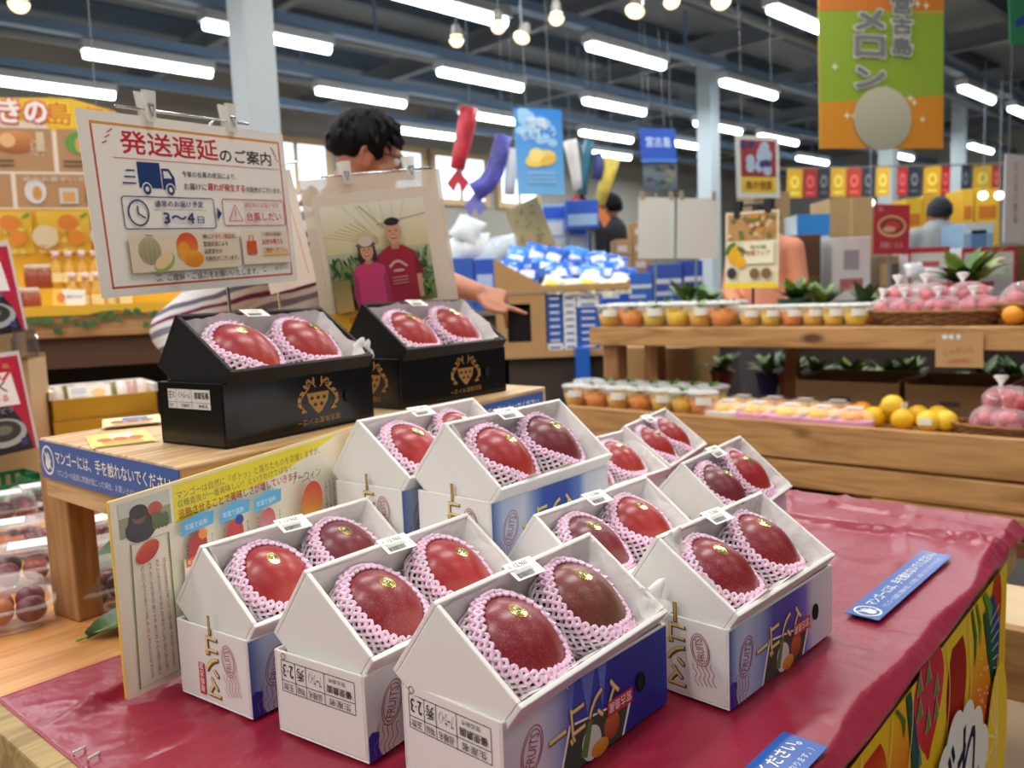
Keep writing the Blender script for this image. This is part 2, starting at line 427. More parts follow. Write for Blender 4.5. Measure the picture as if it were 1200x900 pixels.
# spot lamps on a track
def spot(px, py, Y, tilt, yaw, r, lab, globe):
    p = at(px, py, Y)
    o = thing('spotlight', lab, 'spotlight', T(p) @ RZ(yaw), 'warm spot lamps hung from the ceiling')
    b = MB(); b.tube([(0, 0, r*.8), (0, 0, 3.6-p.z)], .006, 6); b.box(-.03, -.05, 3.56-p.z, .03, .05, 3.6-p.z); b.build('stem', STEEL, o)
    X = RX(tilt)
    b = MB(); b.lathe([(r*.45, r*2.0), (r*.6, r*1.6), (r*.7, r*.6), (r*1.05, 0), (r*.95, 0), (r*.6, r*.5)], 16, X); b.build('lamp_shade', mat((150, 150, 146), .4), o, smooth=True)
    b = MB(); b.ball((0, 0, 0), (r*.95, r*.95, r*(.9 if globe else .35)), 14, 8, X); b.build('bulb', mat((255, 226, 176), .4, emit=2.2), o, smooth=True)
spot(535, 47, 6.4, 0, 0, .055, 'small round warm lamp, leftmost of the spot lamps', True)
spot(584, 31, 6.2, 0, .4, .055, 'small round warm lamp beside the tilted spotlight', True)
spot(611, 44, 6.0, R(-35), -.6, .06, 'tilted conical spotlight with pale shade', False)
spot(652, 21, 6.0, 0, .9, .055, 'small round warm lamp between the tilted spotlight and the next conical one', True)
spot(744, 13, 6.0, R(-30), -.6, .07, 'conical spotlight beside the second pillar', False)
spot(787, 1, 6.0, R(-20), .6, .06, 'spotlight cut by the top edge beside the second pillar', True)
spot(845, 0, 6.4, R(-10), .6, .075, 'spotlight at the top of the second pillar', True)
spot(22, 4, 4.2, 0, .6, .05, 'small round warm lamp in the top corner over the brown signboard', True)

# ================================================================== red display table
E49 = R(49)
def e49(a, bb, z=0): 
    c, s = math.cos(E49), math.sin(E49); return Vector((a*c-bb*s, a*s+bb*c, z))
TAB = RZ(E49)
t = thing('display_table', 'long wooden table under red satin cloth carrying the white mango boxes', 'table', TAB)
b = MB(); b.box(.285, .285, TZ-.045, 1.64, 1.02, TZ-.004); b.build('tabletop', W_RIM, t, bevel=.003)
b = MB(); b.box(.258, .28, TZ-.09, .283, 1.04, TZ+.004); b.build('front_rail', W_RIM, t, bevel=.003)
b = MB(); b.box(.258, .264, TZ-.075, 1.62, .284, TZ-.016); b.build('side_rail', W_RIM, t, bevel=.003)
for x in (.30, 1.55):
    for y in (.30, .94):
        b = MB(); b.box(x, y, 0, x+.06, y+.06, TZ-.045); b.build('leg', W_POST, t, bevel=.003)
b = MB(); b.box(.30, .32, .18, 1.6, .98, .2); b.build('lower_shelf', W_RIM, t)

satin = mat((138, 8, 42), .32, spec=.6, bump=.5, bscale=42)
satin.node_tree.nodes['Principled BSDF'].inputs['Sheen Weight'].default_value = .22
satin.node_tree.nodes['Principled BSDF'].inputs['Sheen Tint'].default_value = (1, .35, .5, 1)
def cloth(u, v):
    a = .283+u*(1.685-.283); e = .247+v*(1.035-.247)
    edge = .266+.006*math.sin(a*9)+.004*math.sin(a*23+1)
    z = TZ
    nz = noise.noise(Vector((a*5, e*9, 0)))*.5+noise.noise(Vector((a*12+e*6, e*26-a*5, 3)))*.42
    left = max(0, min(1, (e-.66)/.25)); farr = max(0, min(1, (a-1.05)/.35))
    q = Vector((a*7+2.2*noise.noise(Vector((a*4, e*4, 2))), e*15+2.2*noise.noise(Vector((a*4, e*4, 8))), 1.5))
    rdg = max(0, 1-abs(noise.noise(q))*5.5)**1.5           # sharp little creases
    q2 = Vector((a*3.1+e*2.0, e*6.5-a*2.4, 5.5)); rdg2 = max(0, 1-abs(noise.noise(q2))*4.2)**1.3
    fold = max(0, nz)*.010*(.3+.9*left+.5*farr)+rdg*.0035*(.35+left+.4*farr)+rdg2*.0085*(.25+.9*left+.45*farr)
    fold += .011*math.exp(-((a-1.47-.02*math.sin(e*9))/.016)**2)+.006*math.exp(-((a-1.57+.015*math.sin(e*7))/.012)**2)
    fold *= max(0, min(1, (a-.285)/.06))
    z += fold+.001
    if e < edge:
        d = edge-e; z -= d*.75+.001; e = edge-d*.75
    if a > 1.655:
        d = a-1.655; z -= d*1.6; 
    cx = max(0, a-1.58)/.1; cy = max(0, .30-e)/.08
    return (a, e, z)
b = MB(); b.grid(cloth, 260, 170)
o = b.build('tablecloth', satin, M=TAB, smooth=True)
sm = o.modifiers.new('thick', 'SOLIDIFY'); sm.thickness = .0012; sm.offset = 1
tag(o, 'crimson satin cloth spread over the display table under the white boxes', 'tablecloth')
# two staples at the front rail
for k, (px, py) in enumerate(((93, 883), (110, 890))):
    p = onz(px, py, TZ+.004); b = MB()
    b.tube([(-.006, 0, 0), (-.006, 0, .004), (.006, 0, .004), (.006, 0, 0)], .0012, 6)
    tag(b.build('staple', mat((210, 210, 210), .3, 1), M=T(p) @ RZ(R(60))), 'bright metal staple in the front cloth edge, %s of two' % ('farther from the camera' if k == 0 else 'nearer the camera'), 'staple', 'staples at the front rail')

# hanging print of tropical fruit on the table side
def fruit_art():
    a = Art(); Wd, H = 1.02, .50       # x from the near end, y up; top edge at H
    Y1, Y2 = (238, 200, 30), (230, 178, 20)
    a.rect(0, 0, Wd, H, Y2, Y1)
    def drop(cx, top, wd, ln, c1, c2, c3, sway=0):
        pts = []; n = 14
        for sgn in (1, -1):
            rng = range(n+1) if sgn == 1 else range(n, -1, -1)
            for i in rng:
                t = i/n; r = wd*(math.sin(math.pi*min(1, .12+t*.9))**.8 if t < .97 else .1)*(1-.35*t)
                pts.append((cx+sgn*r+sway*math.sin(t*5), top-ln*t))
        k = len(pts); cs = []
        for i in range(k):
            t = (i if i <= n else k-1-i)/n
            q = [c1[j]*(1-t*2)+c2[j]*t*2 if t < .5 else c2[j]*(2-2*t)+c3[j]*(2*t-1) for j in range(3)]
            cs.append(tuple(q))
        faces = [(i, i+1, k-2-i, k-1-i) for i in range(n)]
        a._put(pts, faces, cs)
    RD, OR, GR, PK, YL = (196, 40, 28), (226, 110, 28), (150, 170, 40), (200, 40, 70), (240, 190, 30)
    DR = (150, 24, 26)
    for x0, x1, c in ((.0, .19, (232, 190, 40)), (.30, .47, (236, 190, 36)), (.60, .80, (236, 200, 50))): a.rect(x0, H-.32, x1, H, c)
    for (cx, top, wd, ln, c1, c2, c3, sw) in (
            (.12, .02, .06, .22, YL, OR, RD, 0), (.245, -.01, .058, .15, PK, (190, 44, 70), (160, 26, 46), 0), (.355, .015, .056, .125, RD, (216, 130, 36), GR, 0),
            (.445, .0, .042, .22, YL, OR, RD, .006), (.565, -.015, .078, .135, PK, (206, 60, 84), RD, 0), (.70, .02, .062, .17, DR, (176, 40, 28), (220, 130, 40), 0),
            (.835, .07, .080, .22, YL, OR, RD, 0), (.94, .0, .045, .13, RD, (190, 44, 30), RD, 0)):
        drop(cx, H-top, wd, ln, c1, c2, c3, sw)
    for i in range(8):     # dragon fruit scales
        x, y = .205+.022*(i % 4), H-.03-.028*(i//2)-.006*i
        a.poly([(x, y), (x+.010, y+.024), (x+.020, y)], (120, 150, 60)); a.line([(x, y), (x+.010, y+.024), (x+.020, y)], .002, (236, 190, 200))
    for i in range(7):
        x, y = .51+.036*(i % 3), H-.02-.030*(i//2)
        a.poly([(x, y), (x+.012, y+.03), (x+.024, y)], (96, 140, 60)); a.line([(x, y), (x+.012, y+.03), (x+.024, y)], .002, (230, 170, 186))
    for x0, y0, x1, y1, wdt, c in ((.475, 0, .505, .17, .026, (24, 92, 80)), (.49, .02, .51, .16, .010, (50, 60, 110)), (.43, 0, .46, .05, .010, (60, 120, 60)), (.775, 0, .80, .10, .014, (60, 120, 60)),
                                   (.80, .0, .83, .08, .012, (110, 150, 50)), (.87, .03, .94, .19, .07, (16, 84, 70)), (.90, .02, .96, .15, .04, (40, 60, 130)), (.85, .0, .90, .07, .03, (90, 150, 60))):
        mx_, my = (x0+x1)/2+.014, H-(y0+y1)/2
        a.poly([(x0-wdt/3, H-y0), (x0+wdt/3, H-y0), (mx_+wdt/2, my), (x1, H-y1), (mx_-wdt/2, my)], c)
    for i in range(7): a.line([(.89+.006*i, H-.06-.016*i), (.955, H-.05-.02*i)], .002, (200, 226, 220))
    for x in (.185, .405, .48, .645, .765, .31): a.line([(x+.010*math.sin(y*34+x*9), y) for y in [H-.02*i for i in range(14)]], .003, (244, 214, 120))
    for i in range(90):
        x = random.choice((.35, .44, .84, .12))+random.uniform(-.03, .03); y = H-random.uniform(.07, .2); a.ell(x, y, .0022, .0024, (250, 236, 210), n=8)
    a.ell(.345, H-.105, .006, .006, (250, 244, 226))
    # radiating citrus slice at the far end
    a.ell(.94, H-.26, .076, .12, (246, 206, 60))
    for i in range(9): a.line([(.94, H-.26), (.94-.072*math.sin(.35*i+.2), H-.26+.11*math.cos(.35*i+.2))], .003, (250, 238, 190))
    # white puffed lettering with navy strokes
    for x, y, r in ((.56, .20, .045), (.62, .165, .042), (.67, .145, .045), (.73, .155, .045), (.78, .19, .05), (.82, .235, .05), (.70, .21, .07), (.62, .23, .06), (.56, .26, .055), (.78, .27, .06), (.48, .25, .025), (.68, .29, .09)):
        a.ell(x, H-y, r*1.05, r*.9, (238, 238, 236))
    a.text('がれ', .54, H-.30, .27, .145, (24, 26, 70), .012, rot=.10, shear=.10)
    return a
fs = thing('fruit_print_sheet', 'yellow vinyl sheet printed with tropical fruit hung on the table side', 'banner', TAB @ T(.47, .256, TZ-.528) )
def sheetz(x, y): return 0
b = MB(); b.grid(lambda u, v: (u*1.02, sheetz(u*1.02, v), v*.50), 60, 4)
b.build('sheet', mat((232, 190, 40), .35, coat=.3), fs, smooth=True)
# the print follows the sheet
a = fruit_art()
pr_ = a.build('printed_artwork', fs, T(0, -.0006, 0) @ RX(R(90)), INKV)

# blue caution strips
def strip_art(wd, h):
    a = Art(); a.rect(0, 0, wd, h, (32, 88, 172)); 
    a.ell(h*.52, h*.5, h*.40, h*.40, WHITE); a.ell(h*.52, h*.5, h*.34, h*.34, (32, 88, 172)); 
    hx = h*.5
    for i, q in enumerate((-.11, -.04, .03, .10)): a.rect(hx+h*q, h*.42, hx+h*(q+.05), h*(.66+.05*(i in (1, 2))), WHITE)
    a.ell(hx, h*.4, h*.15, h*.15, WHITE); a.line([(hx+h*.14, h*.4), (hx+h*.22, h*.54)], h*.05, WHITE)
    a.line([(h*.28, h*.74), (h*.76, h*.26)], h*.05, WHITE)
    a.text('マンゴーには、手を触れないでください。', h*1.05, h*.46, wd-h*1.25, h*.36, WHITE, .018)
    a.text('（マンゴーの品質に問題が起こった場合、お買い上げいただいております。）', h*1.1, h*.14, wd-h*1.4, h*.18, (220, 230, 245), .0)
    return a
def strip(lab, M, wd, h, par=None):
    o = thing('notice_strip', lab, 'notice', M, 'blue do-not-touch strips') if par is None else None
    b = MB(); b.box(0, 0, -.0008, wd, h, 0)
    if par is None: b.build('strip', mat((32, 88, 172), .35), o); strip_art(wd, h).build('printed_artwork', o, None, INKG)
    else:
        s_ = b.build('notice_strip', mat((32, 88, 172), .35), par, M); s_['label'] = lab; strip_art(wd, h).build('printed_artwork', s_, None, INKG)
p0, p1, p3 = onz(1030, 727, TZ+.009), onz(1116, 651, TZ+.009), onz(997, 715, TZ+.009)
dx = (p1-p0); L_ = dx.length; dx.normalize()
strip('blue do-not-touch strip on the red cloth behind the nearer strip, whole in view', frame(p0, dx, Vector((-dx.y, dx.x, 0)), Vector((0, 0, 1))), L_, .043)
q0 = onz(917, 857, TZ+.008); ex = Vector((math.cos(R(47)), math.sin(R(47)), 0)); ey = Vector((-ex.y, ex.x, 0))
strip('blue do-not-touch strip on the red cloth at the bottom picture edge', frame(q0-ex*.34-ey*.043*.9+Vector((.004, -.003, 0)), ex, ey, Vector((0, 0, 1))), .34, .043)

# ================================================================== low wooden table beside it, riser and step
OZ = TZ-.052
t = thing('wooden_table', 'honey coloured wooden table under the riser and the plum packs', 'table', TAB)
b = MB(); b.box(.20, 1.045, OZ-.04, 1.22, 3.05, OZ); b.build('tabletop', W_OAK, t, bevel=.004)
b = MB(); b.box(.24, 1.06, OZ-.12, 1.18, 1.08, OZ-.04); b.build('apron', W_OAK, t)
for x in (.26, 1.12):
    for y in (1.1, 2.9):
        b = MB(); b.box(x, y, 0, x+.07, y+.07, OZ-.04); b.build('leg', W_POST, t, bevel=.003)
KS = 1.12
RZT = CH-(CH-TZ-.2654)*KS      # top of the riser
def ks(px, py): return onz(px, py, RZT)
FL, BL, FR = ks(210, 548), ks(45, 513), ks(640, 453)
BR = FR+(BL-FL)*.98
t = thing('display_riser', 'raw wooden riser bench carrying the two black mango boxes', 'riser')
ctr = (FL+BL+FR+BR)/4
t.location = (ctr.x, ctr.y, OZ)
def loc(p): return Vector((p.x-ctr.x, p.y-ctr.y, p.z-OZ))
ang = math.atan2(FR.y-FL.y, FR.x-FL.x)
for k in range(3):
    s0, s1 = k/3+.003, (k+1)/3-.003
    P = [loc(FL+(BL-FL)*s0), loc(FR+(BR-FR)*s0), loc(FR+(BR-FR)*s1), loc(FL+(BL-FL)*s1)]
    Mi = RZ(ang); inv = Mi.inverted()
    b = MB(); b.prism([(inv @ p)[:2] for p in P], RZT-OZ-.045, RZT-OZ); b.build('board', W_RISER, t, Mi, bevel=.003)
# skirt boards carrying the strips
def skirt(P, Q, nm, z0, z1, inset):
    d = (Q-P); L = d.length; a_ = math.atan2(d.y, d.x)
    b = MB(); b.box(0, inset, z0, L, inset+.02, z1)
    return b.build(nm, W_RISER, t, T(loc(P).x, loc(P).y, 0) @ RZ(a_), bevel=.002), T(loc(P).x, loc(P).y, 0) @ RZ(a_), L
zt = RZT-OZ
_, MS, LS = skirt(BL, FL, 'side_skirt', zt-.09, zt-.045, .004)
strip('blue do-not-touch strip on the riser side', MS @ T(0.004, -.0015, zt-.058) @ RX(R(90)), LS-.004, .055, t)
_, MF, LF = skirt(FL, FR, 'front_skirt', zt-.09, zt-.045, .012)
strip('blue do-not-touch strip on the riser front', MF @ T(LF-.37, -.0015, zt-.058) @ RX(R(90)), .355, .05, t)
for P, sx, sy in ((BL, .02, -.10), (FL+(BL-FL)*.38, .17, .0), (FR+(BL-FL)*.4, -.14, .0), (BR, -.14, -.12)):
    q = loc(P); b = MB()
    b.box(-.037, -.037, 0, .037 if P is not BL else .006, .037, zt-.045)
    if P is BL:
        g = onz(99, 729, OZ); c = Vector((g.x-ctr.x, g.y-ctr.y, 0))
        b.build('leg', W_POST, t, T(c) @ RZ(R(57)) @ T(.030, .040, 0), bevel=.004)
    else:
        b.build('leg', W_POST, t, T(q.x, q.y, 0) @ RZ(ang) @ T(sx, sy, 0), bevel=.004)
_q = MB()
# step under the two middle boxes
o = thing('display_step', 'low wooden step hidden beneath the two raised white boxes', 'step', T(-.146, 1.034, TZ+.002) @ RZ(R(51)))
b = MB(); b.box(.03, -.05, .082, .33, .11, .1); b.build('top_board', W_RISER, o)
for x in (.04, .30): 
    b = MB(); b.box(x, -.04, 0, x+.02, .10, .082); b.build('side_board', W_RISER, o)
o2 = thing('display_step', 'low wooden step under the raised white box standing nearest the aisle', 'step', T(-.03, .955, TZ+.002) @ RZ(R(50)))
b = MB(); b.box(.01, .01, .082, .24, .115, .1); b.build('top_board', W_RISER, o2)
for x in (.02, .21):
    b = MB(); b.box(x, .015, 0, x+.02, .11, .082); b.build('side_board', W_RISER, o2)
o.matrix_basis = T(-.1461, 1.0337, TZ+.002) @ RZ(R(53.1))
o.children[0].data.transform(T(-.02, .06, 0)); 
for c_ in o.children[1:]: c_.data.transform(T(-.02, .055, 0))

# information sheets on the riser
def leaflet(p, q, rr, lab, cols):
    M = frame(p, (q-p).normalized(), Vector((-(q-p).y, (q-p).x, 0)).normalized(), Vector((0, 0, 1)))
    wd = (q-p).length
    o = thing('leaflet', lab, 'leaflet', M, 'leaflets on the riser')
    b = MB(); b.grid(lambda u, v: (u*wd, v*rr, .0012+.004*(u-.4)**2*(v)), 8, 6); b.build('paper', mat((232, 205, 120), .5), o, smooth=True)
    a = Art(); a.rect(.004, .004, wd-.004, rr-.004, cols[0]); 
    a.rect(.03, rr*.55, wd-.02, rr-.012, cols[1])
    for i in range(3): a.ell(wd*(.25+.25*i), rr*.45, .010, .018, (190, 50, 50), (220, 140, 60))
    for i in range(6): a.rect(.015, .012+.008*i, wd*.8, .015+.008*i, (190, 130, 40))
    a.build('printed_artwork', o, T(0, 0, .0024))
leaflet(onz(108, 527, RZT), onz(185, 518, RZT), .13, 'yellow mango leaflet lying in front on the riser', ((240, 214, 110), (236, 226, 190)))
leaflet(onz(120, 505, RZT)+Vector((0, 0, .003)), onz(192, 498, RZT)+Vector((0, 0, .003)), .11, 'leaflet with a blue heading lying behind the yellow one', ((240, 226, 180), (60, 110, 190)))
# ================================================================== mango gift boxes
LBOX = .25
BOXW = mat((238, 236, 232), .42, spec=.4); BOXIN = mat((240, 236, 230), .6)
BOXK = mat((10, 10, 12), .22, spec=.4, coat=.08); BOXKM = mat((20, 21, 23), .5, spec=.3)
TISSUE = mat((244, 242, 238), .45, alpha=.80, bump=.3, bscale=90)
DIMW = [.1232, .0853, .1165, .0946, .6479, -.0127, .1002, .0044]
DIMK = [x*KS if i not in (4,) else x for i, x in enumerate([.1229, .0767, .1182, .0769, .646, -.0125, .0894, .006])]

def postmark(a, x, y, s, rot, col=(176, 88, 96)):
    c, q = math.cos(rot), math.sin(rot)
    def P(u, v): return (x+(u*c-v*q)*s, y+(u*q+v*c)*s)
    for r in (.5, .42): a.line([P(r*math.cos(2*math.pi*i/24), r*.62*math.sin(2*math.pi*i/24)) for i in range(24)], .025*s, col, True)
    a.text('FRUITS', *P(-.34, -.13), .68*s, .26*s, col, .01, rot=rot)
    for k in range(5): a.line([P(-.5-.9+.08*i-.3, -.30+.15*k+.06*math.sin(i*.9)) if False else P(-.42-.07*i, -.30+.15*k+.05*math.sin(i*1.1)) for i in range(11)], .022*s, col)
def gold(a, body, x, y, wd, h, rot=0, vertical=False):
    D, G, Lg = (70, 50, 22), (196, 152, 62), (240, 222, 160)
    ox = Vector((.0010, -.0006))
    a.text(body, x+ox.x, y+ox.y, wd, h, D, .07, rot); a.text(body, x, y, wd, h, G, .045, rot); a.text(body, x, y+.0004, wd, h, Lg, -.012, rot)
def front_art(kind, L, H):
    a = Art()
    if kind == 'blue':
        st = [(0, (214, 212, 214)), (.16, (226, 226, 230)), (.27, (176, 186, 220)), (.36, (52, 80, 176)), (.5, (40, 66, 170)), (.62, (20, 40, 150)), (.85, (14, 30, 138)), (1, (24, 46, 158))]
    elif kind == 'violet':
        st = [(0, (60, 90, 170)), (.06, (170, 196, 226)), (.14, (190, 204, 232)), (.26, (150, 170, 216)), (.38, (64, 74, 170)), (.52, (58, 58, 168)), (.62, (84, 72, 190)), (.7, (124, 104, 204)), (.78, (212, 208, 226)), (1, (236, 232, 234))]
    else:
        st = [(0, (70, 100, 176)), (.08, (176, 196, 226)), (.24, (208, 216, 232)), (.33, (120, 150, 210)), (.4, (40, 84, 186)), (.6, (30, 70, 176)), (.72, (90, 130, 200)), (.78, (198, 208, 224)), (1, (222, 222, 226))]
    a.strip(0, 0, L, H, st)
    for k, (x, wv) in enumerate(((.33, .012), (.42, .02), (.52, .014))):
        if kind == 'blue': a.poly([(L*x, H), (L*x+wv*.4, H*.5), (L*x+wv, H)], (96, 120, 200))
    # small wave patch low at the near end
    a.poly([(0, 0), (L*.07, 0), (L*.05, H*.12), (L*.06, H*.3), (L*.02, H*.34), (0, H*.3)], (36, 50, 160))
    # photograph card
    if kind != 'band':
        a.poly([(L*.27, -.0), (L*.34, H*.55), (L*.74, H*.40), (L*.68, 0)], WHITE)
        a.poly([(L*.285, 0), (L*.35, H*.52), (L*.72, H*.38), (L*.665, 0)], (54, 70, 58))
        a.ell(L*.47, H*.18, L*.06, H*.2, (220, 218, 214)); a.ell(L*.60, H*.22, L*.05, H*.16, (200, 120, 60), (170, 60, 40)); a.ell(L*.52, H*.06, L*.055, H*.1, (230, 170, 60), (210, 120, 40))
        a.poly([(L*.4, H*.1), (L*.45, H*.45), (L*.48, H*.44), (L*.44, .05*H)], (90, 130, 60))
    postmark(a, L*.135, H*.55, .044, R(72))
    gold(a, 'マンゴー', L*.66, H*.78, L*.44, H*.40, math.pi+R(4))
    a.rect(L*.57, H*.34, L*.74, H*.52, (206, 52, 50)); a.text('宮古島産', L*.73, H*.49, L*.15, H*.12, WHITE, .012, math.pi)
    return a
def end_table_art(W, H):
    a = Art(); k = (40, 38, 42)
    x0, x1, y0, y1 = W*.08, W*.90, H*.52, H*.90
    a.frame(x0, y0, x1, y1, .0007, k); ym = y0+(y1-y0)*.36; a.line([(x0, ym), (x1, ym)], .0007, k)
    xs = [x0+(x1-x0)*t_ for t_ in (0, .20, .35, .60, 1)]
    for x in xs[1:-1]: a.line([(x, y0), (x, y1)], .0007, k)
    def up(s_, xa, xb, ya, yb, bold=.01):
        a.text(s_, xb-(xb-xa)*.14, yb-(yb-ya)*.18, (xb-xa)*.72, (yb-ya)*.62, k, bold, math.pi)
    up('2·3', xs[0], xs[1], ym, y1); up('秀', xs[1], xs[2], ym, y1); up('アーウィン', xs[2], xs[3], ym, y1, 0)
    a.text('優里農園', xs[4]-.004, ym+(y1-ym)*.5, (xs[4]-xs[3])*.8, (y1-ym)*.36, k, .02, math.pi); a.text('宮古島市', xs[4]-.012, y1-.003, (xs[4]-xs[3])*.55, (y1-ym)*.22, k, .0, math.pi)
    for i, s_ in enumerate(('玉数', '等級', '品種名', '生産者')): up(s_, xs[i], xs[i+1], y0, ym, .0)
    a.ring(W*.12, H*.95, .003, .003, .0007, k)
    return a
def end_logo_art(W, H):
    a = Art(); z = W*.50
    for i, ch in enumerate('マンゴ'):
        s_ = .021; y = H*.12+i*.023
        gold(a, ch, z+s_*.5, y+s_, s_, s_, math.pi)
    a.rect(z-.0022, H*.12+.068, z+.0022, H*.12+.090, (70, 50, 22)); a.rect(z-.0014, H*.12+.069, z+.0014, H*.12+.089, (196, 152, 62))
    a.rect(W*.30, H*.10, W*.385, H*.52, (206, 52, 50)); 
    for i, ch in enumerate('産島古宮'): a.text(ch, W*.375, H*(.13+.1*i)+.0075, .0075, .0075, WHITE, .01, math.pi)
    postmark(a, W*.74, H*.66, .034, R(100))
    return a
def crest_art(L, H):
    a = Art(); g = (176, 128, 62); cx = L*.585; top = H
    a.text('宮古島産マンゴー', cx+L*.15, H*.23, L*.30, H*.105, g, .01, math.pi+R(1))
    cy = H*.52
    a.poly([(cx-.022, cy+.012), (cx+.022, cy+.012), (cx+.018, cy-.002), (cx+.006, cy-.016), (cx, cy-.02), (cx-.006, cy-.016), (cx-.018, cy-.002)], g)
    for dx_, dy_ in ((-.012, .004), (0, .004), (.012, .004), (-.006, -.006), (.006, -.006)): a.ell(cx+dx_, cy+dy_, .0035, .003, (20, 18, 18), n=10)
    for sgn in (-1, 1):
        a.line([(cx+sgn*(.024+.011*math.sin(t_*.5)), cy-.016+.0048*t_) for t_ in range(9)], .0022, g)
        for t_ in range(5): a.ell(cx+sgn*(.030+.008*math.sin(t_)), cy-.014+.009*t_, .0048, .0024, g, rot=sgn*.9*t_, n=12)
        a.line([(cx+sgn*(.004+.0024*t_), cy+.026-.0015*abs(t_-4)+.001*t_) for t_ in range(8)], .0018, g)
        a.ring(cx+sgn*.018, cy+.028, .004, .004, .0015, g, 12)
        a.ell(cx+sgn*.008, cy+.030, .002, .006, g, n=10)
    return a
def end_label_art(W, H):
    a = Art(); k = (40, 38, 40)
    x0, x1, y0, y1 = W*.16, W*.82, H*.58, H*.90
    a.rect(x0, y0, x1, y1, (216, 214, 210)); ym = y0+(y1-y0)*.34
    a.line([(x0, ym), (x1, ym)], .0006, k)
    xs = [x0, x0+(x1-x0)*.20, x0+(x1-x0)*.57, x1]
    for x in xs[1:-1]: a.line([(x, y0), (x, y1)], .0006, k)
    a.frame(x0, y0, x1, y1, .0006, k)
    for s_, i in (('3玉', 0), ('アーウィン', 1), ('優里農園', 2)): a.text(s_, xs[i+1]-.003, y1-.004, (xs[i+1]-xs[i])*.76, (y1-ym)*.5, k, .01, math.pi)
    for s_, i in (('玉数', 0), ('品種名', 1), ('生産者', 2)): a.text(s_, xs[i+1]-.006, ym-.002, (xs[i+1]-xs[i])*.5, (ym-y0)*.5, k, .0, math.pi)
    return a
def card_art():
    a = Art(); wd, h = .040, .024; k = (60, 58, 60)
    a.rect(0, 0, wd, h, (248, 247, 240))
    a.text('￥', .004, h-.008, .003, .005, k); a.text('12,960', .012, h-.009, .018, .006, k, .01)
    for i in range(4): a.rect(.004, h-.012-.0016*i, .030, h-.0112-.0016*i, (190, 188, 184))
    x = .004
    random.seed(3)
    for i in range(18):
        d = random.choice((.0004, .0006, .001)); a.rect(x, .002, x+d, .008, k); x += d+.0005
    return a
def tissue_mesh(seed, wt, dt, L):
    b = MB(); m_ = .006
    def fn(u, v):
        x = m_+u*(L-2*m_); y = m_+v*(wt-2*m_)
        ex = min(x-m_, L-m_-x); ey = min(y-m_, wt-m_-y); e = min(ex, ey)
        n1 = noise.noise(Vector((x*28+seed*7, y*28, seed*3.1))); n2 = noise.noise(Vector((x*70, y*70+seed*5, seed)))
        rid = 1-abs(noise.noise(Vector((x*40+seed*2, y*46, 7+seed))))*2
        z = -dt*.66+.016*n1
        wall = max(0, 1-e/.014)
        top = -.004+.011*noise.noise(Vector((x*22+y*31, seed*4.4, 1)))
        z = z*(1-wall**.7)+top*wall**.7
        k = .0085*rid*(1-.6*wall)
        return (x+.004*n2*(1-wall), y+.004*n1*(1-wall), z+k+.002*n2)
    b.grid(fn, 90, 46)
    return b.mesh('tissue_liner', TISSUE)
def corner_flap(b, x, y, s, seed):
    def fn(u, v):
        n1 = noise.noise(Vector((u*3, v*3, seed)))
        return (x+(u-.5)*s+.006*n1, y+(v-.5)*s*.7, -.012+.026*v*(.6+.5*n1)+.004*math.sin(u*9+seed))
    b.grid(fn, 10, 8)

